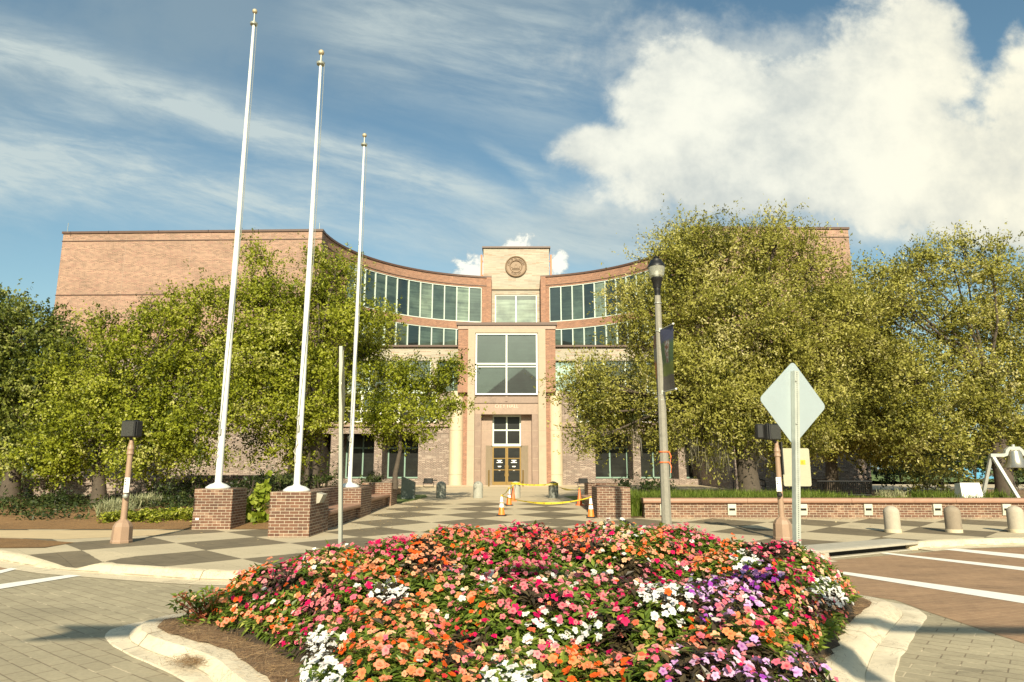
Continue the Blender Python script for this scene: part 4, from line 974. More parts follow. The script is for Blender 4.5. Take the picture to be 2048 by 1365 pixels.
# ------------------------------------------------------------------ flagpoles
def flagpole(label, px, py, Y, zbase, toppx, r0, seed):
    b = at(px, py, Y); zt = at(toppx[0], toppx[1], Y).z; xt = b.x
    o = thing('flagpole', label, 'flagpole', (b.x, Y, zbase), 0, 'white flagpoles')
    H_ = zt - zbase
    m_ = MB(); segs = [(0, 1), (.26, .96), (.262, .92), (.45, .86), (.452, .83), (.7, .66), (.702, .64), (.965, .45)]
    m_.lathe([(r0 * k, zbase + H_ * f) for f, k in segs], 20, (b.x, Y, 0)); m_.build('pole', WHITEP, o, smooth=True)
    m_ = MB(); m_.lathe([(.30, zbase), (.30, zbase + .03), (.20, zbase + .10), (r0 * 1.25, zbase + .13), (r0 * 1.05, zbase + .15)], 24, (b.x, Y, 0)); m_.build('base_collar', WHITEP, o, smooth=True)
    m_ = MB(); zz = zbase + H_ * .965; m_.lathe([(.03, zz), (.10, zz + .02), (.11, zz + .07), (.05, zz + .09), (.025, zz + .12), (.022, zt - .08)], 14, (b.x, Y, 0)); m_.build('truck', GALV, o, smooth=True)
    m_ = MB(); rb_ = .074; zc_ = zt - rb_ * .3; m_.lathe([(max(.001, rb_ * math.sin(math.pi * i / 10)), zc_ - rb_ * math.cos(math.pi * i / 10)) for i in range(11)], 16, (b.x, Y, 0)); m_.build('ball_finial', GOLD, o, smooth=True)
    m_ = MB(); r_ = random.Random(seed); x_ = b.x - r0 - .03
    m_.tube([(b.x + .1, Y - .02, zz + .03), (b.x + r0 * .8 + .05, Y - .05, zbase + H_ * .5), (b.x - r0 * .2, Y - r0 - .03, zbase + 1.5)], .008, 4)
    m_.build('halyard', GALV, o)
    m_ = MB(); P_ = [(b.x - r0 * .6 + r_.uniform(-.05, .05), Y - r0 * .8 - r_.uniform(.01, .05), zbase + 1.75 - i * .085) for i in range(14)]; m_.tube(P_, .012, 5); m_.build('rope_coil', CONC2, o)
    m_ = MB(); m_.box(b.x - .02, b.x + .02, Y - r0 - .06, Y - r0 * .8, zbase + 1.35, zbase + 1.5, .004); m_.build('cleat', GALV, o)
    return o
flagpole('tallest white flagpole, leftmost, on its own brick plinth', 436, 975, 17.8, zp1, (510, 22), .086, 1)
flagpole('middle white flagpole, on the nearest brick plinth', 593, 983, 16.0, zp2, (642, 104), .074, 2)
flagpole('shortest looking white flagpole, nearest the entrance, between the bench walls', 699, 975, 21.3, zp3, (730, 270), .066, 3)

# ------------------------------------------------------------------ bollards
def bollard_mb(r, h, base=True):
    m_ = MB(); p_ = [(r, .0), (r, h - r * .85)] + [(max(.001, r * math.cos(R(a))), h - r * .85 + r * .85 * math.sin(R(a))) for a in range(12, 91, 13)]
    m_.lathe(p_, 28); return m_
for i, px in enumerate((1791, 1914, 2041)):
    g = gp(px, 1066); labs = ['pale concrete bollard with domed top, leftmost of three on the kerbside paving', 'browner concrete bollard with domed top, middle of three on the kerbside paving', 'pale concrete bollard at the right edge of the photo, near the tan coping']
    o = thing('bollard', labs[i], 'bollard', (g.x, g.y + .1, .12), 0, 'kerbside bollards')
    h = at(px, 1012, g.y + .1).z - .12; rr = .175
    mb_ = bollard_mb(rr, h); mb_.build('post', [BOLL, m_plain('brown_bollard', (.27, .22, .16), .85, 0, .2, 9, .4, .3), BOLL][i], o, smooth=True, world=False)
    MB().lathe([(rr + .006, -.02), (rr + .006, .075), (rr - .01, .08)], 28).build('base_ring', CONC, o, smooth=True, world=False)
for i, px in enumerate((882, 956, 1031, 1107)):
    g = gp(px, 996.5); labs = ['dark stained stone bollard in tree shade, leftmost of the row before the entrance', 'pale sunlit stone bollard in line with the left side of the doors', 'pale sunlit stone bollard with caution tape round its top, in front of the doors', 'dark grey stone bollard wrapped in caution tape, right of the doors']
    h = at(px, 963, g.y).z - g.z; rr = 9.6 / FPX * g.y
    o = thing('bollard', labs[i], 'bollard', (g.x, g.y, g.z), 0, 'entrance bollards')
    bollard_mb(rr, h).build('post', [m_plain('stained_bollard', (.25, .26, .22), .7, 0, .3, 4, .2, .5), BOLLG, BOLLG, BOLLD][i], o, smooth=True, world=False)
BOL3 = gp(1031, 996.5); BOL4 = gp(1107, 996.5)

# ------------------------------------------------------------------ cones and caution tape
def cone(px, py, toppy, label, mt, collars, basem):
    g = gp(px, py); h = at(px, toppy, g.y).z - g.z; o = thing('traffic_cone', label, 'traffic cone', (g.x, g.y + .12, g.z), random.uniform(-.2, .2), 'traffic cones round the taped area')
    s_ = h / .92; rB = .155 * s_; rT = .032 * s_
    def rad(f): return rB + (rT - rB) * f
    MB().lathe([(rad(0), .03 * s_), (rad(1), h * .985), (rad(1) * .6, h)], 20).build('body', mt, o, smooth=True, world=False)
    m_ = MB(); q = .20 * s_; m_.loft([[(-q, -q, 0), (q, -q, 0), (q, q, 0), (-q, q, 0)], [(-q, -q, .028), (q, -q, .028), (q, q, .028), (-q, q, .028)], [(-q * .82, -q * .82, .04), (q * .82, -q * .82, .04), (q * .82, q * .82, .04), (-q * .82, q * .82, .04)]]); m_.build('base', basem, o, world=False)
    for a, b in collars: MB().lathe([(rad(a) + .004, h * a), (rad(b) + .004, h * b)], 20, cap=False).build('reflective_collar', WHITEB, o, smooth=True, world=False)
    m_ = MB(); m_.lathe([(rT * .8, h * .975), (rT * 1.15, h * .98), (rT * 1.15, h * 1.01), (rT * .4, h * 1.02)], 10); m_.build('tape_knot', YELLOW, o, world=False)
    return Vector((g.x, g.y + .12, g.z + h * .97))
cl = [(.42, .60), (.66, .93)]
C1 = cone(1003, 1033, 991, 'nearest left orange cone with two white collars, front corner of the taped area', ORANGE, cl, BLACKP)
C2 = cone(1018, 1012, 976, 'orange cone with white collars just behind the nearest left cone', ORANGE, cl, BLACKP)
C3 = cone(1026, 1003, 972, 'plain red orange cone partly hidden behind the left pair, beside the bollard', ORANGER, [], ORANGER)
C4 = cone(1160, 1011.5, 977, 'plain orange cone without collars by the right bench wall', ORANGER, [], ORANGER)
C5 = cone(1183, 1037, 994, 'orange cone with two white collars beside the right brick pillar', ORANGE, cl, BLACKP)
def tape(parent, a, b, sag, tw, w_=.06, n=28):
    m_ = MB(); pts = []
    for i in range(n + 1):
        t = i / n; p = a.lerp(b, t); p.z -= sag * 4 * t * (1 - t); pts.append(p)
    d = (b - a).normalized(); side = d.cross(Vector((0, 0, 1))).normalized()
    for i in range(n):
        q = []
        for j in (i, i + 1):
            ang = tw * math.sin(j / n * math.pi * 1.3 + tw); v = Vector((0, 0, 1)) * math.cos(ang) + side * math.sin(ang); q.append((pts[j] - v * w_ / 2, pts[j] + v * w_ / 2))
        m_.quad([q[0][0], q[1][0], q[1][1], q[0][1]], [(i, 0), (i + 1, 0), (i + 1, 1), (i, 1)])
    return m_.build('strand', TAPE, parent)
def m_tape():
    m_, t, b = mat('caution_tape'); uv = t.node('ShaderNodeUVMap').outputs[0]; s_ = t.sep(uv)
    fx = t.m('FRACT', t.mul(s_[0], .35)); g = t.mul(t.step(fx, .48, .5), t.step(fx, .92, .9)); inn = t.mul(g, t.mul(t.step(s_[1], .25, .3), t.step(s_[1], .75, .7)))
    n = t.step(t.noise(t.mapv(uv, (3, .3, 1)), 3, 2, .5), .46, .52)
    t.l.new(t.mix(t.mul(inn, n), (.86, .68, .05), (.03, .03, .02)), b.inputs['Base Color']); b.inputs['Roughness'].default_value = .35
    tr = t.node('ShaderNodeBsdfTranslucent'); tr.inputs[0].default_value = (.8, .6, .05, 1); mx_ = t.node('ShaderNodeMixShader'); mx_.inputs[0].default_value = .3
    t.l.new(b.outputs[0], mx_.inputs[1]); t.l.new(tr.outputs[0], mx_.inputs[2]); t.l.new(mx_.outputs[0], m_.node_tree.nodes['Material Output'].inputs[0]); return m_
TAPE = m_tape()
tp = thing('caution_tape', 'yellow caution tape strung between the orange cones and two stone bollards', 'caution tape', (1.0, 21, .2))
tape(tp, C1, C5, .20, 1.0); tape(tp, C1, C2, .04, .5); tape(tp, C2, C3, .03, .8)
B3 = Vector((BOL3.x, BOL3.y - .23, BOL3.z + .62)); B4 = Vector((BOL4.x, BOL4.y - .25, BOL4.z + .60))
tape(tp, C3, B3, .02, .4, .06); tape(tp, B3, B4, .05, .3, .065); tape(tp, B4, C4, .12, 1.2, .065)
for B_, rr in ((B3, .215), (B4, .215)):
    m_ = MB(); n = 24; c_ = (B_.x, B_.y + .235, B_.z)
    for i in range(n):
        a, b = 2 * math.pi * i / n, 2 * math.pi * (i + 1) / n
        m_.quad([(c_[0] + rr * math.cos(a), c_[1] + rr * math.sin(a), c_[2] - .05), (c_[0] + rr * math.cos(b), c_[1] + rr * math.sin(b), c_[2] - .05), (c_[0] + rr * math.cos(b), c_[1] + rr * math.sin(b), c_[2] + .05), (c_[0] + rr * math.cos(a), c_[1] + rr * math.sin(a), c_[2] + .05)], [(i * .3, 0), (i * .3 + .3, 0), (i * .3 + .3, 1), (i * .3, 1)])
    m_.build('strand', TAPE, tp)

# ------------------------------------------------------------------ pedestrian signals
def m_grid():
    m_, t, b = mat('visor_grid'); tc = t.node('ShaderNodeTexCoord').outputs['Object']; s_ = t.sep(tc)
    a = t.m('FRACT', t.mul(t.add(s_[0], s_[2]), 34)); c_ = t.m('FRACT', t.mul(t.sub(s_[0], s_[2]), 34))
    g = t.mx(t.step(a, .72, .8), t.step(c_, .72, .8)); t.l.new(t.mix(g, (.006, .006, .006), (.10, .10, .085)), b.inputs['Base Color']); b.inputs['Roughness'].default_value = .5; return m_
GRID = m_grid()
def signal(label, px, py, head, yaw, sgn, extra):
    g = gp(px, py); Y = g.y + .2; x = at(px, py - 8, Y).x
    o = thing('pedestrian_signal', label, 'pedestrian signal', (x, Y, .12))
    zt = head[0]
    oct_ = lambda r, z, rot=math.pi / 8: [(x + r * math.cos(rot + math.pi / 4 * j) * (1.0), Y + r * math.sin(rot + math.pi / 4 * j), z) for j in range(8)]
    m_ = MB(); m_.loft([oct_(.205, .12), oct_(.205, .16), oct_(.195, .18), oct_(.185, .44), oct_(.145, .52), oct_(.085, .57), oct_(.07, .585)]); m_.build('base', TANP, o)
    m_ = MB(); m_.lathe([(.062, .58), (.056, 1.5), (.05, zt - .28), (.05, zt - .12)], 18, (x, Y, 0)); m_.build('pole', TANP, o, smooth=True)
    m_ = MB(); m_.lathe([(.066, 0), (.074, .02), (.066, .05), (.063, .10), (.072, .12), (.063, .15), (.05, .20), (.04, .22), (.04, .33)], 18, (x, Y, zt - .36)); m_.build('collar', TANP, o, smooth=True)
    M_ = Matrix.Translation((x + extra, Y - .05, zt)) @ Matrix.Rotation(yaw, 4, 'Z')
    def hb(x0, x1, y0, y1, z0, z1, bev=.03):
        q = MB(); q.box(x0 * .8, x1 * .8, y0, y1, z0 * .84, z1 * .84, bev * .8); q.v = [tuple(M_ @ Vector(v)) for v in q.v]; return q
    h = hb(-.21, .21, -.05, .14, -.0, .40).build('head', BLACKP, o)
    hb(-.215, .215, -.10, -.051, .0 - .005, .405, .02).build('bezel', BLACK, h)
    q = MB(); q.box(-.152, .152, -.108, -.101, .018, .322); q.build('visor', GRID, h, world=False)
    hv = h.children[-1]; hv.matrix_parent_inverse = Matrix.Identity(4); off = Vector(o.location); 
    hv.location = M_.to_translation() - off; hv.rotation_euler = (0, 0, yaw)
    q = MB(); 
    for dx_ in (-.12, .12): q.box(dx_ - .03, dx_ + .03, -.02, .06, .335, .355, .006)
    q.v = [tuple(M_ @ Vector(v)) for v in q.v]; q.build('hinge', BLACK, h)
    MB().tube([(x, Y, zt - .06), (x + extra * .6, Y - .03, zt - .03), (x + extra, Y - .05, zt + .02)], .035, 8).build('mount', BLACK, o)
    # button and instruction plate
    s_ = MB(); sx = x + sgn * .05; s_.box(sx - .055, sx + .055, Y - .105, Y - .095, 1.12, 1.42, .003); pl = s_.build('instruction_plate', WHITEB, o)
    s_ = MB()
    for k, zz in enumerate((1.385, 1.34, 1.29)): s_.box(sx - .042, sx - .018, Y - .109, Y - .1055, zz - .012, zz + .012); s_.box(sx - .005, sx + .042, Y - .109, Y - .1055, zz - .004, zz + .004)
    s_.box(sx - .04, sx + .04, Y - .109, Y - .1055, 1.20, 1.206); s_.box(sx - .04, sx + .03, Y - .109, Y - .1055, 1.17, 1.176); s_.build('symbol', BLACKP, pl)
    s_ = MB(); s_.lathe([(.05, 0), (.05, .05), (.035, .07), (.02, .075)], 16); s_.v = [(sx + a, Y - .08 - c_, 1.05 + b) for a, b, c_ in s_.v]; s_.f = [tuple(reversed(f)) for f in s_.f]
    s_.build('push_button', GALV if sgn > 0 else BLACKP, o, smooth=True)
    return o
signal('tan pedestrian signal pole with black grille head at the left, by the kerb ramp', 243, 1088, (2.25,), R(-16), 1, .0)
sr_ = signal('tan pedestrian signal pole behind the grey diamond sign at the right', 1566, 1081, (2.22,), R(28), -1, -.10)
# a second head turned away on the right pole, seen from its side
q = MB(); Mh = Matrix.Translation((sr_.location.x - .34, sr_.location.y + .05, 2.24)) @ Matrix.Rotation(R(78), 4, 'Z'); q.box(-.17, .17, -.08, .08, 0, .33, .03); q.v = [tuple(Mh @ Vector(v)) for v in q.v]; q.build('head', BLACKP, sr_)

# rectangular tan sign strapped to the right signal pole
so_ = thing('sign_panel', 'back of a tan rectangular sign with an orange sticker, strapped to the right signal pole', 'sign', (sr_.location.x + .3, sr_.location.y + .12, 1.5))
x0 = at(1565, 930, 15.2).x; x1 = at(1620, 930, 15.2).x; z0_ = at(1590, 973, 15.2).z; z1_ = at(1590, 897, 15.2).z
def rrect(x0, x1, z0, z1, r, n=5):
    out = []
    for cx, cz, a0_ in ((x1 - r, z1 - r, 0), (x0 + r, z1 - r, 90), (x0 + r, z0 + r, 180), (x1 - r, z0 + r, 270)):
        for k in range(n + 1): a = R(a0_ + 90 * k / n); out.append((cx + r * math.cos(a), cz + r * math.sin(a)))
    return out
m_ = MB(); m_.plate(rrect(x0, x1, z0_, z1_, .04), .006, Matrix.Translation((0, 15.2, 0))); sp_ = m_.build('panel', SIGNB2, so_)
s_ = MB(); c_ = at(1605, 925, 15.19); s_.box(c_.x - .065, c_.x + .065, 15.190, 15.196, c_.z - .05, c_.z + .05); st_ = s_.build('sticker', m_plain('orange_sticker', (.85, .45, .03), .5, 0, .05, 9), so_)
s_ = MB(); s_.box(c_.x - .035, c_.x + .03, 15.187, 15.189, c_.z - .03, c_.z - .02); s_.box(c_.x - .035, c_.x + .03, 15.187, 15.189, c_.z + .02, c_.z + .03); s_.box(c_.x - .03, c_.x + .02, 15.187, 15.189, c_.z - .008, c_.z + .008); s_.build('marking', m_plain('sticker_ink', (.5, .2, .02), .5), st_)
MB().box(x0 - .03, x0 - .001, 15.12, 15.24, z0_ + .25, z1_ + .14).build('bracket', BLACKP, so_)

# ------------------------------------------------------------------ diamond signs
def diamond(side, r=.045, n=4):
    h = side / math.sqrt(2); out = []
    for k, (cx, cz) in enumerate(((h, 0), (0, h), (-h, 0), (0, -h))):
        inn = r * math.sqrt(2); c0 = Vector((cx, cz)) * (1 - inn / h)
        for j in range(n + 1):
            a = R(90 * k - 45 + 90 * j / n); out.append((c0.x + r * math.cos(a), c0.y + r * math.sin(a)))
    return out
def m_perf():
    m_, t, b = mat('perforated_post'); tc = t.node('ShaderNodeTexCoord').outputs['Object']; s_ = t.sep(tc)
    fz = t.sub(t.m('FRACT', t.mul(s_[2], 39.4)), .5); dx_ = t.div(s_[0], .0254); d = t.m('SQRT', t.add(t.mul(fz, fz), t.mul(dx_, dx_)))
    hole = t.step(d, .30, .22); n = t.noise(tc, 9, 5, .6)
    t.l.new(t.mix(hole, t.tint((.50, .53, .47), t.lin(n, .3, .7, .85, 1.1)), (.01, .01, .01)), b.inputs['Base Color']); b.inputs['Roughness'].default_value = .45; b.inputs['Metallic'].default_value = .25; return m_
PERF = m_perf()
YD = 8.95; cd = at(1592, 805, YD); cd.x = at(1593, 1160, YD).x
ds = thing('diamond_sign', 'back of a grey diamond shaped sign on a perforated steel post right of the flowers', 'sign', (cd.x, YD, .1))
Md = Matrix.Translation(cd + Vector((-.01, .045, 0))) @ Matrix.Rotation(R(21), 4, 'Z')
m_ = MB(); m_.plate(diamond(.79, .06), .005, Md); m_.build('panel', SIGNB, ds)
zt = at(1592, 742, YD).z
m_ = MB(); hw = .036
m_.v = []; 
ps = MB(); ps.box(-hw, hw, -hw, hw, .05, zt); po = ps.build('post', PERF, ds, world=False); po.location = (0, 0, -.1); po.rotation_euler = (0, 0, R(18))
for zz in (cd.z + .28, cd.z - .28):
    b_ = MB(); b_.lathe([(.012, 0), (.012, .02), (.008, .03)], 8); b_.v = [(cd.x - .008 + x, YD - .03 - z, zz + y) for x, y, z in b_.v]; b_.f = [tuple(reversed(f)) for f in b_.f]; b_.build('bolt', GALV, ds)
ds.rotation_euler = (0, math.atan((at(1590, 742, YD).x - cd.x) / (zt - .1)), 0)
YE = 8.7; ce = at(682, 778, YE); ce.x = at(682, 1160, YE).x
es = thing('diamond_sign', 'weathered diamond sign seen edge on with a thin steel post, left of the flowers', 'sign', (ce.x, YE, .1))
Me = Matrix.Translation(ce + Vector((.025, 0, 0))) @ Matrix.Rotation(R(101), 4, 'Z')
m_ = MB(); m_.plate(diamond(.735), .006, Me); m_.build('panel', SIGNB2, es)
b_ = MB(); xb_ = ce.x
def uch(z): return [(xb_ - .022, YE - .03, z), (xb_ + .018, YE - .03, z), (xb_ + .022, YE + .02, z), (xb_ + .012, YE + .02, z), (xb_ + .008, YE - .018, z), (xb_ - .012, YE - .018, z), (xb_ - .016, YE + .02, z), (xb_ - .026, YE + .02, z)]
b_.loft([uch(.05), uch(at(682, 693, YE).z)]); b_.build('post', GALV, es)
es.rotation_euler = (0, math.atan((at(683, 693, YE).x - ce.x) / (at(682, 693, YE).z - .1)), 0)

# ------------------------------------------------------------------ street lamp with banners
lg = gp(1338, 1083); LX, LY = lg.x, lg.y + .15
lp = thing('street_lamp', 'fluted concrete street lamp with black acorn lantern and two narrow banners', 'street lamp', (LX, LY, .12))
def lz(py): return at(1324, py, LY).z
zp_ = lz(592); m_ = MB(); nfl = 16
def flute(r, z): return [(LX + (r * (1.0 if j % 2 else .93)) * math.cos(2 * math.pi * j / nfl), LY + (r * (1.0 if j % 2 else .93)) * math.sin(2 * math.pi * j / nfl), z) for j in range(nfl)]
m_.loft([flute(.106, .42), flute(.106, .5), flute(.068, zp_ - .1), flute(.066, zp_)]); m_.build('shaft', POSTC, lp)
m_ = MB(); m_.lathe([(.24, .12), (.24, .16), (.20, .20), (.15, .34), (.135, .38), (.15, .40), (.15, .43), (.125, .455)], 16, (LX, LY, 0)); m_.build('base', POSTC, lp, smooth=True)
s_ = MB(); s_.box(LX + .05, LX + .13, LY - .20, LY - .16, .24, .34, .01); s_.build('access_plate', WHITEB, lp)
z = zp_; u_ = (lz(510) - zp_)
m_ = MB(); m_.lathe([(.062, z), (.062, z + u_ * .08), (.07, z + u_ * .10), (.07, z + u_ * .18), (.085, z + u_ * .19), (.115, z + u_ * .36), (.135, z + u_ * .39), (.14, z + u_ * .42), (.12, z + u_ * .44)], 20, (LX, LY, 0)); fit = m_.build('fitter', BLACK, lp, smooth=True)
def m_globe():
    m_, t, b = mat('lantern_globe'); g = t.node('ShaderNodeBsdfGlass'); g.inputs['IOR'].default_value = 1.1; g.inputs['Roughness'].default_value = .12; g.inputs['Color'].default_value = (.93, .95, .9, 1)
    b.inputs['Base Color'].default_value = (.50, .50, .42, 1); b.inputs['Roughness'].default_value = .12
    tc = t.node('ShaderNodeTexCoord').outputs['Object']; a = t.sep(tc); an = t.m('ARCTAN2', a[1], a[0]); rb_ = t.m('SINE', t.mul(an, 40.0))
    mx_ = t.node('ShaderNodeMixShader'); t.l.new(t.lin(rb_, -1, 1, .40, .62), mx_.inputs[0])
    tp_ = t.node('ShaderNodeBsdfTransparent'); tp_.inputs[0].default_value = (.9, .92, .88, 1)
    t.l.new(tp_.outputs[0], mx_.inputs[1]); t.l.new(b.outputs[0], mx_.inputs[2]); t.l.new(mx_.outputs[0], m_.node_tree.nodes['Material Output'].inputs[0]); return m_
m_ = MB(); gl_ = [(.12, .43), (.16, .47), (.17, .54), (.187, .62), (.192, .70)]; m_.lathe([(r, z + u_ * f) for r, f in gl_], 28, (LX, LY, 0), cap=False); m_.build('globe', m_globe(), lp, smooth=True)
m_ = MB(); m_.lathe([(.202, z + u_ * .69), (.202, z + u_ * .715), (.16, z + u_ * .78), (.13, z + u_ * .83), (.125, z + u_ * .865), (.07, z + u_ * .89), (.055, z + u_ * .92), (.07, z + u_ * .93), (.035, z + u_ * .96), (.012, z + u_ * .975), (.02, z + u_ * .985), (.002, z + u_)], 24, (LX, LY, 0)); m_.build('lantern_cap', BLACK, lp, smooth=True)
m_ = MB(); m_.lathe([(.05, z + u_ * .44), (.045, z + u_ * .6), (.02, z + u_ * .66)], 12, (LX, LY, 0)); m_.build('lamp_bulb', WHITEB, lp, smooth=True)
for zz in (lz(608), lz(664), lz(791), lz(801)): MB().lathe([(.085, zz), (.085, zz + .02)], 16, (LX, LY, 0)).build('strap', GALV, lp)
for zz in (lz(904), lz(925)):
    m_ = MB(); m_.lathe([(.108, zz - .012), (.108, zz + .012)], 16, (LX, LY, 0)); m_.tube([(LX + .1, LY - .05, zz), (LX + .13, LY - .09, zz - .1), (LX + .115, LY - .08, zz - .22)], .012, 5); m_.build('orange_ribbon', ORANGER, lp)
def m_banner(name, seed):
    m_, t, b = mat(name); uv = t.node('ShaderNodeUVMap').outputs[0]; s_ = t.sep(uv); v = s_[1]; n = t.noise(uv, 3.5 + seed, 5, .6, .4)
    vv = t.add(v, t.mul(t.sub(n, .5), .12))
    if seed == 0:
        c_ = t.mix(t.step(vv, .23, .25), (.12, .10, .085), (.14, .17, .035)); c_ = t.mix(t.step(vv, .40, .46), c_, (.07, .115, .05)); c_ = t.mix(t.step(vv, .72, .82), c_, (.07, .075, .13))
        fg = t.mul(t.step(t.m('ABSOLUTE', t.add(t.sub(s_[0], .5), t.mul(t.sub(n, .5), .5))), .20, .12), t.mul(t.step(v, .42, .46), t.step(v, .80, .76)))
        c_ = t.mix(fg, c_, t.mix(t.step(t.noise(uv, 14, 3, .6), .48, .52), (.30, .30, .28), (.16, .07, .04)))
    else:
        c_ = t.mix(t.step(vv, .28, .3), (.13, .11, .09), (.45, .17, .04)); c_ = t.mix(t.step(vv, .5, .62), c_, (.20, .20, .17)); c_ = t.mix(t.step(vv, .75, .8), c_, (.20, .10, .05))
    t.l.new(c_, b.inputs['Base Color']); b.inputs['Roughness'].default_value = .6; return m_
def banner(label, dirv, px0, ytop, ybot, seed, wd_):
    o = thing('banner', label, 'banner', (LX, LY, lz(ybot)), 0, 'lamp post banners')
    d = Vector(dirv).normalized(); zt_, zb_ = lz(ytop), lz(ybot); a = Vector((LX, LY, 0)) + d * .10; b = a + d * wd_; n = 10; m_ = MB()
    nn = Vector((-d.y, d.x, 0))
    for i in range(n):
        for j in range(4):
            P_ = []
            for (ii, jj) in ((j, i), (j + 1, i), (j + 1, i + 1), (j, i + 1)):
                u = ii / 4; v = jj / n; p = a.lerp(b, u); p.z = zb_ + (zt_ - zb_) * v; p += nn * .018 * math.sin(u * 3 + v * 5 + seed); P_.append(tuple(p))
            m_.quad(P_, [(j / 4, i / n), ((j + 1) / 4, i / n), ((j + 1) / 4, (i + 1) / n), (j / 4, (i + 1) / n)])
    fb = m_.build('fabric', m_banner('banner_print_%d' % seed, seed), o, smooth=True)
    for zz in (zt_, zb_):
        c0 = Vector((LX, LY, zz)) + d * .06; c1 = Vector((LX, LY, zz)) + d * (wd_ + .14); MB().tube([tuple(c0), tuple(c1)], .014, 8).build('rod', GALV, o)
        kb = MB(); kb.lathe([(.001, -.025), (.022, -.012), (.022, .012), (.001, .025)], 8, tuple(c1)); kb.build('rod_cap', WHITEB, o)
        MB().box(LX + d.x * .06 - .035, LX + d.x * .06 + .035, LY + d.y * .06 - .035, LY + d.y * .06 + .035, zz - .05, zz + .05, .006).build('bracket', GALV, o)
banner('right banner on the lamp post, green field under a blue top', (.19, -.98, 0), 1328, 662, 786, 0, .62)
banner('left banner on the lamp post, seen almost edge on with orange print', (.047, .997, 0), 1316, 662, 788, 1, .62)

# ------------------------------------------------------------------ things beyond the planter wall
zpl = .40
def park_bench(label, px, py, Y, yaw):
    c_ = at(px, py, Y); o = thing('park_bench', label, 'bench', (c_.x, Y, zpl - .12), yaw, 'black slatted benches')
    bk = MB(); 
    for i in range(26):
        x = -.9 + 1.8 * i / 25; bk.tube([(x, 0, .40), (x, -.06, .62), (x, -.17, .86)], .017, 4)
    bk.tube([(-.95, -.17, .87), (.95, -.17, .87)], .028, 6); bk.tube([(-.95, 0, .38), (.95, 0, .38)], .025, 6); bk.build('backrest', BLACK, o, world=False)
    st = MB()
    for i in range(26): x = -.9 + 1.8 * i / 25; st.box(x - .022, x + .022, .01, .46, .41, .43)
    st.tube([(-.95, .47, .42), (.95, .47, .42)], .025, 6); st.build('seat', BLACK, o, world=False)
    for s__ in (-1, 1):
        l_ = MB(); x = .93 * s__; l_.tube([(x, .0, 0), (x, .0, .42), (x, -.16, .86)], .028, 6); l_.tube([(x, .46, 0), (x, .46, .62), (x, .40, .66), (x, -.06, .64)], .025, 6); l_.tube([(x, .0, .42), (x, .46, .42)], .022, 6); l_.build('side_frame', BLACK, o, world=False)
    return o
park_bench('black slatted bench seen from behind in the shade above the planter wall', 1687, 980, 25.5, R(-7))
park_bench('second black bench farther back, mostly hidden behind the tan rectangular sign', 1622, 975, 31.0, R(10))
# bell on its A frame
YB = 24.0
bl_ = thing('bell_frame', 'silver painted A frame carrying a bronze bell at the right edge', 'bell', (at(2028, 990, YB).x, YB, zpl))
def Pb(px, py, dy=0): return tuple(at(px, py, YB) + Vector((0, dy, 0)))
zbeam = at(2000, 911, YB).z; xa_ = at(1984, 910, YB).x; xb2 = at(2073, 910, YB).x; xm = (xa_ + xb2) / 2
def beam(mb, p, q, w_, d_):
    p, q = Vector(p), Vector(q); t = (q - p).normalized(); s_ = t.cross(Vector((0, 1, 0)));
    if s_.length < .1: s_ = Vector((1, 0, 0))
    s_.normalize(); n = t.cross(s_).normalized()
    rings = [[tuple(c_ + s_ * a * w_ + n * b * d_) for a, b in ((-.5, -.5), (.5, -.5), (.5, .5), (-.5, .5))] for c_ in (p, q)]; mb.loft(rings)
for xx, s_ in ((xa_, -1), (xb2, 1)):
    m_ = MB(); beam(m_, (xx, YB, zbeam), (xx + .60 * (1 if s_ < 0 else -1) * 1.0, YB - .45, zpl - .2), .10, .09); m_.build('leg', ALU, bl_)
    m_ = MB(); beam(m_, (xx, YB + .05, zbeam), (xx - .28 * (1 if s_ < 0 else -1), YB + .55, zpl - .2), .10, .09); m_.build('leg', ALU, bl_)
m_ = MB(); zy = at(2028, 897, YB).z; kx = .30
ysq = [(xa_ - .08, zbeam), (xm - kx - .10, zbeam), (xm - kx, zbeam + .03), (xm - kx + .04, zy - .09), (xm - kx + .13, zy), (xm + kx - .13, zy), (xm + kx - .04, zy - .09), (xm + kx, zbeam + .03), (xm + kx + .10, zbeam), (xb2 + .08, zbeam)]
rings = []
for i, (x_, z_) in enumerate(ysq):
    a = Vector((ysq[max(i - 1, 0)][0], 0, ysq[max(i - 1, 0)][1])); b = Vector((ysq[min(i + 1, 9)][0], 0, ysq[min(i + 1, 9)][1])); t = (b - a).normalized(); n = Vector((-t.z, 0, t.x)) * .055
    rings.append([(x_ + n.x, YB - .06, z_ + n.z), (x_ - n.x, YB - .06, z_ - n.z), (x_ - n.x, YB + .06, z_ - n.z), (x_ + n.x, YB + .06, z_ + n.z)])
m_.loft(rings); m_.build('yoke', ALU, bl_)
m_ = MB(); m_.tube([(xm, YB, zy), (xm, YB, zy + .13)], .05, 8); m_.build('bolt', ALU, bl_)
m_ = MB(); zt_ = zy - .05; hB = .62; pr = [(.02, 0), (.14, -.01), (.20, -.05), (.215, -.12), (.235, -.28), (.28, -.44), (.35, -.55), (.39, -.60), (.385, -.62), (.34, -.60)]
m_.lathe([(r, zt_ + z_) for r, z_ in pr][::-1], 32, (xm, YB, 0)); m_.build('bell', BELLM, bl_, smooth=True)
m_ = MB(); m_.tube([(xm, YB, zt_ - .2), (xm, YB, zt_ - .62)], .02, 6); m_.lathe([(.001, 0), (.06, .04), (.06, .08), (.001, .12)], 10, (xm, YB, zt_ - .72)); m_.build('clapper', BLACK, bl_)
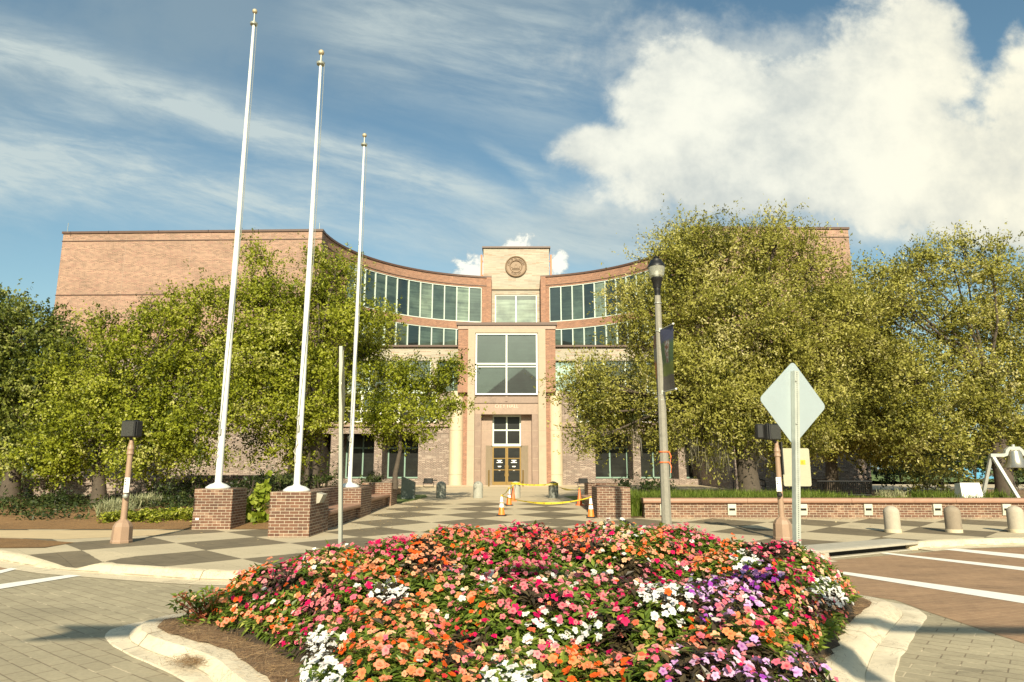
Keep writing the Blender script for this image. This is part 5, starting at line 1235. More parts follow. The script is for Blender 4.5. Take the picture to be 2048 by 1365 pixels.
# white stone block
wb = thing('monument_block', 'white wedge shaped monument block beside the bell frame', 'monument', (at(1944, 990, 23.4).x, 23.4, zpl))
xa2 = at(1924, 985, 23.2).x; xb3 = at(1966, 985, 23.2).x; zt2 = at(1944, 966, 23.2).z
m_ = MB(); m_.loft([[(xa2 - .05, 23.1, zpl - .2), (xb3 + .05, 23.1, zpl - .2), (xb3 + .05, 23.6, zpl - .2), (xa2 - .05, 23.6, zpl - .2)], [(xa2, 23.25, zt2), (xb3 - .05, 23.25, zt2), (xb3 - .02, 23.55, zt2 - .03), (xa2, 23.55, zt2 - .03)]]); m_.build('block', WHITES, wb)
bs = thing('picnic_shelter', 'small building corner with a bright blue roof glimpsed between trees behind the bell', 'shelter', (at(1990, 965, 60).x, 60, .7))
c_ = at(1990, 960, 60); m_ = MB(); m_.loft([[(c_.x - .8, 60, c_.z - .8), (c_.x + 1.4, 60, c_.z - .6), (c_.x + 1.4, 64, c_.z + .9), (c_.x - 1.6, 64, c_.z + 1.0)], [(c_.x - .8, 60, c_.z - .7), (c_.x + 1.4, 60, c_.z - .5), (c_.x + 1.4, 64, c_.z + 1.0), (c_.x - 1.6, 64, c_.z + 1.1)]]); m_.build('roof', BLUER, bs)
m_ = MB(); m_.box(c_.x - .6, c_.x + 1.2, 60.5, 63.5, .6, c_.z - .5); m_.build('wall', WHITES, bs)

# dark stone slab, floodlights, handrails, low wall
g = gp(815, 998.5); zt_ = at(815, 953, g.y).z
ms = thing('stone_slab', 'dark upright memorial slab with a slanted top on a patch of grass by the left bench', 'memorial', (g.x, g.y, g.z))
x0 = at(802, 985, g.y).x; x1 = at(828, 985, g.y).x
m_ = MB(); m_.loft([[(x0, g.y, g.z - .1), (x1, g.y + .15, g.z - .1), (x1, g.y + .42, g.z - .1), (x0, g.y + .3, g.z - .1)], [(x0, g.y, zt_), (x1, g.y + .15, zt_ - .25), (x1, g.y + .42, zt_ - .25), (x0, g.y + .3, zt_)]]); m_.build('slab', STONEG, ms)
sheet('turf', [tuple(Vector((-5.5, 25.0, plaza_z(25) + .006))), (-4.35, 27.1, plaza_z(27.1) + .006), (-3.75, 31.2, plaza_z(31.2) + .008), (-4.1, 33.2, plaza_z(33.2) + .008), (-8, 33.5, plaza_z(33.5) + .008)], GRASSG)
sheet('turf', [(2.75, 27.1, plaza_z(27.1) + .006), (3.9, 27.1, plaza_z(27.1) + .006), (4.6, 33, plaza_z(33) + .008), (2.35, 32.0, plaza_z(32) + .008)], GRASSG)
for px, lab, s_ in ((857, 'black ground floodlight left of the columns against the brick wall', -1), (1166, 'black ground floodlight right of the columns, above the far brick pillar', 1)):
    c_ = at(px, 963, 40.5); o = thing('floodlight', lab, 'floodlight', (c_.x, 40.5, c_.z - .35))
    m_ = MB(); m_.box(c_.x - .26, c_.x + .26, 40.3, 40.62, c_.z - .13, c_.z + .17, .03); m_.build('housing', BLACKP, o)
    m_ = MB(); m_.tube([(c_.x - .30, 40.5, c_.z - .05), (c_.x - .30, 40.5, c_.z - .3), (c_.x + .30, 40.5, c_.z - .3), (c_.x + .30, 40.5, c_.z - .05)], .025, 5); m_.build('bracket', BLACK, o)
    m_ = MB(); m_.box(c_.x + .27 * (1 if s_ < 0 else -1) - .02, c_.x + .27 * (1 if s_ < 0 else -1) + .22 * (1 if s_ < 0 else -1) + .02, 40.42, 40.5, c_.z + .02, c_.z + .09) if s_ < 0 else m_.box(c_.x - .5, c_.x - .28, 40.42, 40.5, c_.z - .1, c_.z - .04); m_.build('arm', BLACK, o)
for (pa, pb, Yh, lab) in (((1465, 940), (1530, 962), 38.0, 'dark stair handrail right of the deep openings, sloping behind the oak trunk'), ((575, 938), (497, 962), 38.0, 'dark stair handrail on the left, sloping down against the sunlit brick')):
    a, b = at(*pa, Yh), at(*pb, Yh); o = thing('handrail', lab, 'handrail', (a.x, Yh, .9))
    m_ = MB(); m_.tube([tuple(a), tuple(b)], .03, 6); m_.tube([(a.x, Yh, a.z - .32), (b.x, Yh, b.z - .32)], .02, 6); m_.build('rail', BLACK, o)
    for p in (a, a.lerp(b, .5), b): MB().tube([tuple(p), (p.x, Yh, p.z - 1.1)], .025, 6).build('post', BLACK, o)
lw = thing('low_brick_wall', 'low mauve brick retaining wall in dappled shade at the left behind the shrubs', 'retaining wall', (-17, 30, .4))
xa3 = at(45, 985, 30).x; m_ = MB(); m_.box(xa3, -9.8, 30, 30.4, .1, at(200, 960, 30).z); m_.box(-14.3, -9.81, 30.4, 31.2, .3, at(200, 951, 31).z); m_.build('brickwork', MAUVE, lw)
MB().box(xa3 - .03, -9.8, 29.97, 30.43, at(200, 960, 30).z + .001, at(200, 960, 30).z + .06).build('coping', BROWNST, lw)

# ------------------------------------------------------------------ trees
L1 = [(110, 885, 62), (75, 915, 45), (190, 850, 85), (300, 870, 85), (390, 890, 62), (260, 790, 95), (170, 770, 80), (360, 800, 95), (330, 690, 72), (395, 640, 45), (430, 730, 70), (215, 700, 48), (202, 650, 22, 0, 1.5), (262, 665, 24, 0, 1.4), (345, 610, 30), (455, 840, 60), (408, 598, 26), (300, 640, 34), (120, 940, 30)]
L2 = [(520, 515, 34), (512, 570, 46), (540, 640, 78), (630, 520, 30), (668, 545, 48), (640, 610, 70), (720, 640, 58), (560, 720, 88), (660, 715, 85), (745, 695, 46), (770, 640, 24), (610, 800, 85), (510, 800, 70), (545, 880, 50), (600, 905, 42), (680, 800, 55), (470, 690, 55), (450, 620, 40), (620, 870, 40)]
L2b = [(750, 770, 48), (820, 755, 50), (878, 770, 38), (790, 820, 50), (850, 830, 46), (745, 830, 34), (900, 740, 20), (815, 865, 30), (905, 815, 22), (770, 870, 20)]
L0 = [(45, 690, 88), (-20, 665, 90), (100, 760, 90), (10, 800, 110), (95, 690, 60), (60, 870, 90), (140, 720, 50), (-60, 860, 110)]
R1 = [(1370, 488, 50), (1345, 535, 60), (1440, 530, 72), (1560, 470, 36), (1530, 520, 76), (1620, 545, 72), (1300, 620, 58), (1400, 620, 100), (1500, 650, 110), (1610, 660, 95), (1265, 690, 55), (1195, 775, 62), (1165, 830, 44), (1280, 800, 85), (1400, 770, 110), (1510, 800, 100), (1610, 780, 95), (1230, 850, 42), (1330, 860, 50), (1450, 880, 62), (1560, 890, 55), (1690, 640, 66), (1735, 640, 50), (1395, 455, 22), (1150, 775, 26), (1175, 885, 24), (1245, 600, 26)]
R2 = [(1700, 855, 72), (1760, 800, 85), (1660, 850, 55), (1740, 885, 50), (1625, 870, 50), (1700, 740, 80), (1670, 600, 55), (1760, 700, 60), (1800, 880, 55), (1790, 760, 60)]
R3 = [(1840, 545, 52), (1905, 525, 46), (1985, 540, 60), (2050, 590, 70), (1795, 610, 52), (1885, 640, 66), (1985, 660, 80), (1830, 770, 90), (1930, 790, 90), (2020, 790, 85), (1800, 870, 66), (1880, 885, 62), (1960, 850, 50), (2070, 880, 60), (1925, 492, 20), (1790, 550, 30), (1770, 600, 44), (1730, 565, 42), (1790, 565, 38), (1760, 625, 50), (2100, 700, 90), (1760, 690, 50)]
tree('oak_tree', 'dark dense oak at the far left edge in front of the wing corner', 29, (20, 985), L0, LEAF_M, .32, .35, 3, dens=1.8, per=200, L=.14, W=.085, sub_r=.58, inner=.42)
tree('oak_tree', 'spreading oak with low crown between the left signal pole and the tallest flagpole', 25, (197, 1000), L1, LEAF_L, .22, .3, 4, dens=1.75, per=330, L=.10, W=.064, inner=.32, sub_r=.54)
tree('oak_tree', 'tall oak behind the three flagpoles with two crown tips against the brick wing', 27, (622, 968), L2, LEAF_L, .28, .35, 5, dens=1.75, per=330, L=.105, W=.066, inner=.32, sub_r=.54)
tree('oak_tree', 'smaller oak crown just left of the entrance pavilion, drooping over the bench wall', 26, (790, 962), L2b, LEAF_L, .085, .5, 6, dens=3.0, per=260, L=.10, W=.064, sub_r=.42, inner=.35)
tree('live_oak_tree', 'large olive live oak right of the entrance with thick trunk behind the street lamp', 25.5, (1500, 990), R1, LEAF_R, .36, .38, 7, dens=2.1, per=300, L=.115, W=.052, up=.5, sprig=.75, inner=.38, sub_r=.5)
tree('live_oak_tree', 'live oak with slim trunk beside the black bench, behind the diamond sign', 31, (1665, 968), R2, LEAF_R, .24, .4, 8, dens=2.6, per=230, L=.125, W=.065, sprig=.6, inner=.45, sub_r=.45)
tree('live_oak_tree', 'live oak at the right edge behind the bell with sky showing through', 28, (2012, 985), R3, LEAF_R, .32, .5, 9, dens=2.0, per=220, L=.12, W=.06, up=.5, sprig=.7, inner=.4, sub_r=.46)
# background trees and shrubs that stand apart
def shrub(name, label, Y, lst, leafm, cat='shrub', group=None, seed=1, **k):
    lobes = px_lobes(Y, lst, seed=seed, shrink=.1); c0 = lobes[0]; zmin = min(l[2] - l[5] for l in lobes)
    root = thing(name, label, cat, (c0[0], c0[1], zmin), 0, group); a = dict(dens=3.0, per=60, sub_r=.22, L=.10, W=.06, sprig=.2); a.update(k)
    V_, F, T = foliage(lobes, seed=seed, **a); np_mesh('foliage', V_, F, leafm, root, T)
    mb = MB(); r_ = random.Random(seed)
    for l in lobes:
        for j in range(4):
            a_ = r_.uniform(0, 6.28); mb.tube([(c0[0], c0[1], zmin - .1), (l[0] + .1 * math.cos(a_), l[1] + .1 * math.sin(a_), l[2] - l[5] * .6), (l[0] + l[3] * .5 * math.cos(a_), l[1] + l[3] * .5 * math.sin(a_), l[2] + l[5] * .4)], [.025, .018, .008], 4)
    mb.build('stem', BARK, root); return root
shrub('willow_bush', 'pale olive bush at the far left edge beyond the low brick wall', 42, [(15, 930, 48), (45, 905, 30), (-40, 930, 60), (30, 965, 30)], LEAF_P, seed=21, dens=1.1, sub_r=.4, sprig=.5, L=.16, W=.08)
shrub('evergreen_shrub', 'dark rounded shrub at the left end of the low brick wall', 31, [(35, 985, 22), (10, 1000, 26)], LEAF_D, seed=22)
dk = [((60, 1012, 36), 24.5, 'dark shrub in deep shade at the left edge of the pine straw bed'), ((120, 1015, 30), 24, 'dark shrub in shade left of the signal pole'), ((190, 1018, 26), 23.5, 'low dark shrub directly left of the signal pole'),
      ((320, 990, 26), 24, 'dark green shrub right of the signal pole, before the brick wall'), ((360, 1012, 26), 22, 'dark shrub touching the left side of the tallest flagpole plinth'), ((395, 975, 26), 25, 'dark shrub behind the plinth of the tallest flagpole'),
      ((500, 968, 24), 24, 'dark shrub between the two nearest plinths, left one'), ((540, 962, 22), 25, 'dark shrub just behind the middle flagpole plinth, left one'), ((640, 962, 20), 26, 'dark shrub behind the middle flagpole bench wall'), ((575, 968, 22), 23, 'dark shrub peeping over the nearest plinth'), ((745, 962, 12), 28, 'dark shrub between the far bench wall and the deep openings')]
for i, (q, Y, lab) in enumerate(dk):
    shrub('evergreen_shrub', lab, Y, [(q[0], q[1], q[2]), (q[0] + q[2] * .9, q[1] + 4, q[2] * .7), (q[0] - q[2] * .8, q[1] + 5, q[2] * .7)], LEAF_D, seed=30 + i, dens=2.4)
shrub('broadleaf_plant', 'bright yellow green broad leaved plant between the two nearest brick plinths', 18.8, [(512, 1005, 22, 0), (520, 1030, 17, 0), (500, 1035, 11, 0), (522, 985, 10, 0)], LEAF_Y, cat='plant', seed=50, dens=7, per=26, L=.19, W=.15, sub_r=.14, sprig=.12)
for i, (q, Y, lab) in enumerate([((1290, 975, 14), 25, 'dark low shrub above the gap beside the right brick pillar'), ((1325, 975, 16), 26, 'dark low shrub just left of the street lamp post'), ((1245, 972, 8), 27, 'small dark shrub behind the near right pillar')]):
    shrub('evergreen_shrub', lab, Y, [q, (q[0] + 8, q[1] + 2, q[2] * .7)], LEAF_D, seed=60 + i)
for i, (q, Y, leafm, lab) in enumerate([((1795, 905, 52), 37, LEAF_D, 'large dark shrub right of the brick wing corner in shade'), ((1880, 925, 50), 36, LEAF_R, 'olive shrub in the shade left of the bell frame'), ((1945, 905, 46), 38, LEAF_D, 'dark shrub behind the white monument block'), ((2030, 925, 44), 38, LEAF_D, 'dark shrub seen through the bell frame'), ((1850, 950, 26), 33, LEAF_R, 'low olive shrub above the liriope left of the white block')]):
    shrub('large_shrub', lab, Y, [q, (q[0] + q[2], q[1] + 20, q[2] * .8), (q[0] - q[2] * .7, q[1] + 25, q[2] * .7)], leafm, seed=70 + i, dens=1.1, sub_r=.4, sprig=.4, L=.16, W=.09)
for i, (px, Y, lab) in enumerate([(1965, 90, 'distant tree far behind the bell frame'), (1830, 95, 'distant tree far behind the wing corner on the right'), (2090, 85, 'distant tree beyond the right edge of the frame'), (-60, 80, 'distant tree far beyond the lawn at the left edge')]):
    lobes = [(px, 890, 60), (px + 40, 915, 50), (px - 45, 915, 50), (px, 940, 60)]
    tree('distant_tree', lab, Y, (px, 965), lobes, LEAF_D if i % 2 else LEAF_L, .4, .3, 80 + i, dens=.35, per=60, L=.45, W=.3, sub_r=1.2, sprig=1.4)
# hanging moss on the live oak
mr = np.random.default_rng(5)
def strands(name, pts, lens, mt, parent=None, w_=.02, spread=.06, droop=1, **k):
    Vs = []; n = len(pts)
    P = np.asarray(pts); d = mr.normal(size=(n, 3)) * spread; Lz = np.asarray(lens)[:, None]
    s_ = unit(np.stack([mr.normal(size=n), mr.normal(size=n), np.zeros(n)], 1)) * w_
    a = P - s_; b = P + s_; c_ = P + d + np.array([0, 0, -1]) * Lz * .6 + s_ * .7; e = P + d - np.array([0, 0, 1]) * Lz * .6 - s_ * .7; tip = P + d * 1.4 - np.array([0, 0, 1]) * Lz
    V_ = np.stack([a, b, c_, e], 1).reshape(-1, 3); V2 = np.stack([e, c_, tip + s_ * .2, tip - s_ * .2], 1).reshape(-1, 3)
    V_ = np.concatenate([V_, V2]); F = np.arange(len(V_)).reshape(-1, 4); return np_mesh(name, V_, F, mt, parent, mr.random(len(F)), **k)
MOSS = m_leaf('hanging_moss', [(0, (.06, .055, .035)), (1, (.17, .155, .10))], .2)
oaks = [o for o in bpy.data.objects if o.name.startswith('live_oak_tree')]
pts = []; lens = []
for (px, py, n, Y) in ((1380, 905, 60, 24.6), (1405, 890, 40, 25.5), (1440, 915, 60, 24.2), (1450, 900, 40, 26), (1360, 880, 40, 25), (1160, 880, 20, 25), (1270, 880, 30, 25), (1520, 905, 40, 25), (1410, 930, 30, 24.5)):
    c_ = at(px, py, Y)
    for j in range(n): pts.append((c_.x + mr.normal() * .14, c_.y + mr.normal() * .1, c_.z + mr.uniform(0, .7))); lens.append(mr.uniform(.3, .8))
cpl(strands('hanging_moss', pts, lens, MOSS, oaks[0], .012, .05), kind='stuff')

# ------------------------------------------------------------------ grasses
def blades(name, base, h, mt, parent=None, w_=.012, lean=.5, **k):
    n = len(base); B = np.asarray(base); h = np.asarray(h)[:, None]
    a = mr.uniform(0, 2 * math.pi, n); d = np.stack([np.cos(a), np.sin(a), np.zeros(n)], 1) * (mr.random(n)[:, None] * lean) * h
    s_ = np.stack([-np.sin(a + mr.normal(0, .6, n)), np.cos(a), np.zeros(n)], 1) * w_
    m1 = B + d * .35 + np.array([0, 0, 1]) * h * .62; t = B + d * 1.1 + np.array([0, 0, 1]) * h * (1 - .35 * (np.linalg.norm(d, axis=1, keepdims=True) / h) ** 1.0)
    Q1 = np.stack([B - s_, B + s_, m1 + s_ * .8, m1 - s_ * .8], 1).reshape(-1, 3); Q2 = np.stack([m1 - s_ * .8, m1 + s_ * .8, t + s_ * .1, t - s_ * .1], 1).reshape(-1, 3)
    V_ = np.concatenate([Q1, Q2]); F = np.arange(len(V_)).reshape(-1, 4); T = mr.random(n) * .7 + mr.random(n) * .3
    o = np_mesh(name, V_, F, mt, parent, np.concatenate([T, T])); return cpl(o, **k)
GRASS = m_leaf('liriope_blades', [(0, (.05, .09, .012)), (.5, (.14, .20, .025)), (1, (.32, .36, .09))], .4)
VARIEG = m_leaf('variegated_blades', [(0, (.16, .20, .09)), (.6, (.42, .42, .24)), (1, (.62, .58, .36))], .3)
B_ = []; H__ = []
for j in range(1300):
    x = mr.uniform(4.0, 17.5); y = mr.uniform(21.05, 25.2)
    if x > 14.4 and y < 24.2: continue
    if x > 11 and mr.random() < .3: continue
    z = .40 + .004 * (y - 21)
    for q in range(34): B_.append((x + mr.normal() * .10, y + mr.normal() * .10, z)); H__.append(mr.uniform(.30, .56) * (.55 if 10.6 < x < 14.2 else 1))
blades('liriope_grass', B_, H__, GRASS, w_=.011, lean=1.0, label='bright green liriope grass filling the raised planter under the right trees', cat='grass', kind='stuff')
B_ = []; H__ = []
for j in range(60):
    x = mr.uniform(3.5, 4.0); y = mr.uniform(20.9, 25); z = plaza_z(y) + .02
    for q in range(40): B_.append((x + mr.normal() * .08, y + mr.normal() * .1, z)); H__.append(mr.uniform(.45, .85))
blades('tall_grass', B_, H__, GRASS, w_=.012, lean=.8, label='taller grass tuft spilling through the gap beside the right brick pillar', cat='grass', kind='stuff')
cands = [(222, 1008, 20.5), (240, 1012, 20.3), (262, 1008, 21.5), (285, 1006, 21.8), (300, 1003, 22.3), (245, 1030, 19.4), (215, 1022, 19.9), (1790, 972, 27), (1768, 976, 26)]
vl = ['leftmost of the upper pair', 'second', 'third', 'fourth', 'rightmost of the upper row', 'lower one below', 'lower left one', 'right of the black bench', 'lower one right of the black bench']
clump_lab = ['cream striped grass clump just left of the signal plate', 'cream striped grass clump behind the left signal pole', 'cream striped grass clump first right of the left signal pole', 'cream striped grass clump below the dark shrub right of the signal pole', 'cream striped grass clump highest on the bank right of the signal pole', 'cream striped grass clump low on the bank right of the signal pole', 'cream striped grass clump low on the bank left of the signal pole', 'pale striped grass clump right of the black bench by the brick corner', 'smaller pale grass clump at the end of the black bench']
for i, (px, py, Y) in enumerate(cands):
    c_ = at(px, py, Y); z = tl_z(c_.x, Y) if c_.x < 0 else .42
    root = thing('variegated_grass', clump_lab[i], 'grass clump', (c_.x, Y, z), 0, 'cream striped grass clumps')
    n = 260; a = mr.uniform(0, 6.28, n); r_ = np.abs(mr.normal(0, .16, n))
    blades('blade_tuft', np.stack([c_.x + r_ * np.cos(a), Y + r_ * np.sin(a), np.full(n, z)], 1), mr.uniform(.25, .5, n), VARIEG, root, w_=.013, lean=1.2)
# dark ground cover over the left bank, and loose green sprigs
def scatter_leaves(name, n, fx, L, W, mt, **k):
    P = np.array([fx() for _ in range(n)]); D = unit(mr.normal(size=(n, 3)) * np.array([1, 1, .5]) + np.array([0, 0, .3])); N = unit(mr.normal(size=(n, 3)) * .5 + np.array([0, -.2, 1])); N = unit(N - D * (N * D).sum(1, keepdims=True))
    V_, F = leaf_quads(P, D, N, L * mr.uniform(.6, 1.4, n), W * mr.uniform(.6, 1.4, n)); o = np_mesh(name, V_, F, mt, None, mr.random(n)); return cpl(o, **k)
def gcov():
    while True:
        x = mr.uniform(-24, -6.2); y = mr.uniform(19.0, 29.5); v = math.sin(x * 1.7 + y * .9) + math.sin(x * .8 - y * 2.1) + mr.normal() * .5
        if (v > .1 and not (-9.5 < x < -6 and y < 21)) or (x < -15 and y > 20 and v > -.6): return (x, y, tl_z(x, y) + mr.uniform(0, .20))
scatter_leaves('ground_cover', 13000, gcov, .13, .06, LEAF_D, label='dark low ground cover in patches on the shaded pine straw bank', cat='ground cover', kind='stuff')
cs = [(mr.uniform(-10.8, -8.2), mr.uniform(18.4, 19.8)) for _ in range(46)]
def spr():
    c_ = cs[mr.integers(len(cs))]; x = c_[0] + mr.normal() * .10; y = c_[1] + mr.normal() * .10; return (x, y, tl_z(x, y) + mr.uniform(0, .22))
scatter_leaves('ground_cover', 5200, spr, .085, .05, LEAF_L, label='small bright green sprigs in the sunlit pine straw left of the plinth', cat='ground cover', kind='stuff')
def needles(name, n, fx, L, W, mt, **k):
    P = np.array([fx() for _ in range(n)]); a = mr.uniform(0, 6.28, n); D = unit(np.stack([np.cos(a), np.sin(a), mr.normal(0, .18, n)], 1)); N = unit(np.stack([mr.normal(0, .3, n), mr.normal(0, .3, n), np.ones(n)], 1))
    V_, F = leaf_quads(P, D, N, L * mr.uniform(.5, 1.5, n), np.full(n, W)); o = np_mesh(name, V_, F, mt, None, mr.random(n)); return cpl(o, **k)
STRAW = m_leaf('straw_needles', [(0, (.09, .05, .025)), (.5, (.30, .18, .085)), (1, (.55, .38, .20))], .1, .7)

# ------------------------------------------------------------------ the flower island
outer = [(-.4, 2.2), (-1.3, 3.6), (-1.9, 4.8), (-2.45, 5.56), (-2.82, 5.92), (-3.25, 6.27), (-3.62, 6.62), (-3.97, 7.05), (-4.06, 7.33), (-3.96, 7.64), (-3.76, 7.83), (-3.3, 8.1), (-2.2, 8.75), (-.6, 9.35), (1.2, 9.65), (2.9, 9.55), (3.8, 9.35), (4.37, 9.08), (4.57, 8.8), (4.70, 8.55), (4.68, 8.21), (4.54, 7.9), (3.95, 7.1), (3.36, 6.3), (2.92, 5.6), (2.5, 4.6), (2.2, 3.4), (1.6, 2.2)]
inner = [(-.2, 2.5), (-1.0, 3.8), (-1.45, 4.75), (-1.78, 5.28), (-2.0, 5.55), (-2.35, 6.02), (-2.95, 6.45), (-3.2, 6.65), (-3.38, 6.85), (-3.42, 7.1), (-3.35, 7.35), (-3.2, 7.5), (-2.9, 7.75), (-1.9, 8.35), (-.5, 8.85), (1.1, 9.15), (2.7, 9.05), (3.4, 8.85), (3.85, 8.62), (4.02, 8.42), (4.08, 8.2), (3.98, 7.95), (3.75, 7.65), (3.22, 6.95), (2.76, 6.25), (2.38, 5.6), (2.05, 4.9), (1.85, 3.6), (1.4, 2.5), (.6, 2.3)]
def resample(P, n):
    P = [Vector(p) for p in P] + [Vector(P[0])]; d = [0]
    for i in range(len(P) - 1): d.append(d[-1] + (P[i + 1] - P[i]).length)
    out = []
    for k in range(n):
        q = d[-1] * k / n; i = max(j for j in range(len(d)) if d[j] <= q); i = min(i, len(P) - 2); out.append(P[i].lerp(P[i + 1], (q - d[i]) / (d[i + 1] - d[i])))
    return out
NK = 160
O_ = resample(outer, NK)
def nearest(p, Q):
    return min(Q, key=lambda q: (q - p).length)
I_d = resample(inner, 400); I_ = [nearest(o, I_d) for o in O_]
mb = MB(); rr_ = random.Random(3); rows = [[], [], [], [], [], []]
cs_ = [0] * NK
for k in range(NK):
    o, i = O_[k], I_[k]; j = (math.sin(k * 1.7) + math.sin(k * .63)) * .012
    v = i - o
    for r, (f, z) in enumerate(((-.0, .001), (.03, .012), (.42, .02), (.435, .032), (.66, .115), (1.12, .13))):
        q = o + v * (f + (j if r in (0,) else 0)); rows[r].append((q.x, q.y, z))
for r in rows: mb.v += r
for r in range(5):
    for k in range(NK):
        a = r * NK + k; b = r * NK + (k + 1) % NK; mb.f.append((a, b, b + NK, a + NK)); sl = .155; mb.uv.append([(k * sl, r), ((k + 1) * sl, r), ((k + 1) * sl, r + 1), (k * sl, r + 1)])
mb.build('kerb', ISLC, None, smooth=True, kind='structure')
# shape of soil and plants
bedp = [(-2.95, 7.1), (-2.65, 6.6), (-1.95, 5.95), (-1.55, 5.45), (-1.30, 4.85), (-1.28, 4.2), (-1.18, 3.4), (-1.0, 2.7), (-.4, 2.45), (.6, 2.4), (1.2, 2.6), (1.62, 3.3), (1.78, 4.0), (1.92, 4.7), (2.2, 5.35), (2.6, 6.0), (3.0, 6.65), (3.45, 7.4), (3.75, 7.9), (3.75, 8.3), (3.3, 8.65), (2.4, 8.85), (1.0, 8.95), (-.4, 8.7), (-1.7, 8.2), (-2.6, 7.75), (-3.0, 7.45)]
BP = np.array([tuple(p) for p in resample(bedp, 220)])
def inside(x, y):
    px_, py_ = BP[:, 0], BP[:, 1]; qx, qy = np.roll(px_, -1), np.roll(py_, -1)
    x = np.asarray(x)[:, None]; y = np.asarray(y)[:, None]
    c_ = ((py_ > y) != (qy > y)) & (x < (qx - px_) * (y - py_) / (qy - py_ + 1e-12) + px_); return c_.sum(1) % 2 == 1
def edged(x, y): return np.sqrt(((np.asarray(x)[:, None] - BP[:, 0]) ** 2 + (np.asarray(y)[:, None] - BP[:, 1]) ** 2).min(1))
lr = np.random.default_rng(77); LC = []
for _ in range(4000):
    p = np.array([lr.uniform(-3.3, 3.9), lr.uniform(2.3, 9.0)])
    if inside([p[0]], [p[1]])[0] and edged([p[0]], [p[1]])[0] > .18 and all(np.hypot(*(p - q)) > .74 for q in LC): LC.append(p)
LC = np.array(LC); LHr = lr.uniform(-.06, .09, len(LC))
def canopy(x, y):
    x = np.asarray(x, float); y = np.asarray(y, float); e = edged(x, y)
    ridge = np.interp(y, [2.5, 3.6, 4.6, 6.0, 7.3, 8.2, 9.0], [.34, .42, .50, .60, .70, .75, .70]) + .07 * np.exp(-((x - 1.0) / 1.3) ** 2) * np.clip((y - 6) / 2, 0, 1) - .12 * np.clip(np.abs(x - .5) - 1.8, 0, 2)
    ridge = ridge - .10 * np.clip((x - 1.5), 0, 2) * np.clip((y - 7) / 1.5, 0, 1)
    d = np.hypot(x[:, None] - LC[:, 0], y[:, None] - LC[:, 1]); o = np.argsort(d, axis=1)[:, :2]; r_ = np.arange(len(x)); d0 = d[r_, o[:, 0]]; d1 = d[r_, o[:, 1]]
    lump = np.clip(1 - (d0 / .50) ** 2, -1.1, 1) * .13 + LHr[o[:, 0]] * np.clip((d1 - d0) / .25, 0, 1)
    edge = np.sqrt(np.clip(1 - (1 - np.clip(e / .62, 0, 1)) ** 2, 0, 1))
    return .13 + (ridge - .13 + lump) * (.18 + .82 * edge), o[:, 0]
xs = np.linspace(-3.6, 4.2, 90); ys = np.linspace(2.2, 9.2, 80); gx, gy = np.meshgrid(xs, ys)
fx, fy = gx.ravel(), gy.ravel(); ins = inside(fx, fy); hh, _ = canopy(fx, fy)
zz = np.where(ins, .13 + (hh - .13) * .62, .13)
def soil_mesh(name, mask_fn, mt, zoff, **k):
    V_ = np.stack([fx, fy, zz + zoff], 1); nx, ny = len(xs), len(ys); F = []
    for j in range(ny - 1):
        for i in range(nx - 1):
            a = j * nx + i
            if mask_fn(a): F.append((a, a + 1, a + 1 + nx, a + nx))
    o = np_mesh(name, V_, F, mt, smooth=True); return cpl(o, **k)
soil_mesh('soil', lambda a: ins[a] or ins[a + 1] or ins[a + len(xs)] or ins[a + 1 + len(xs)], SOIL, -.012, kind='structure')
IP = [(q.x, q.y) for q in resample(inner, 140)]
mb = MB(); mb.v = [(x, y, .136 + .012 * math.sin(i * 2.3)) for i, (x, y) in enumerate(IP)] + [(x * .90 + .05, y * .90 + .6, .165) for x, y in IP]; n = len(IP)
mb.f = [(i, (i + 1) % n, n + (i + 1) % n, n + i) for i in range(n)] + [tuple(range(n, 2 * n))]; mb.uv = [None] * len(mb.f)
mb.build('pine_straw_bed', MULCH, None, kind='structure')
IPn = np.array(IP)
def isl():
    while True:
        i = mr.integers(n); p = IPn[i]; t = mr.uniform(-.10, .75) if mr.random() < .75 else mr.uniform(-.35, .2)
        c_ = np.array([.5, max(3.2, min(8.2, p[1]))]); v = (c_ - p) / np.hypot(*(c_ - p)); q = p + v * t + mr.normal(size=2) * .05
        if mr.random() < .15 + (t > 0): return (q[0], q[1], .14 + max(0, t) * .06 + mr.uniform(0, .035) - (.0 if t > -.02 else .01))
needles('pine_straw', 26000, isl, .12, .0022, STRAW, label='loose brown pine straw scattered round the flower bed and over its kerb', cat='pine straw', kind='stuff')
def pile():
    return (mr.normal(-2.55, .13), mr.normal(5.95, .09), .06 + abs(mr.normal(0, .02)))
needles('pine_straw', 1500, pile, .10, .0022, STRAW, label='small heap of pine straw in the gutter at the lower left', cat='pine straw', kind='stuff')

# palettes (base colour choices and their weights)
OR = (.84, .13, .02); SA = (.84, .29, .115); MG = (.66, .008, .11); PK = (.80, .17, .25); WH = (.88, .88, .84); LI = (.72, .42, .80); PU = (.40, .07, .52); RD = (.70, .05, .05); CO = (.78, .15, .08); PE = (.88, .49, .27)
PAL = {'o': [(OR, .62), (SA, .33), (PE, .05)], 's': [(SA, .35), (CO, .3), (PE, .1), (PK, .25)], 'm': [(MG, .66), (PK, .30), (WH, .04)], 'w': [(WH, 1.0)], 'l': [(LI, .5), (PK, .25), (WH, .1), (PU, .15)], 'p': [(PU, .45), (MG, .2), (LI, .35)],
       'r': [(RD, .40), (CO, .2), (SA, .1), (MG, .30)], 'e': [(PE, .40), (PK, .26), (WH, .18), (SA, .10), (MG, .12)], 'x': [(OR, .2), (RD, .25), (MG, .25), (SA, .15), (CO, .15)]}
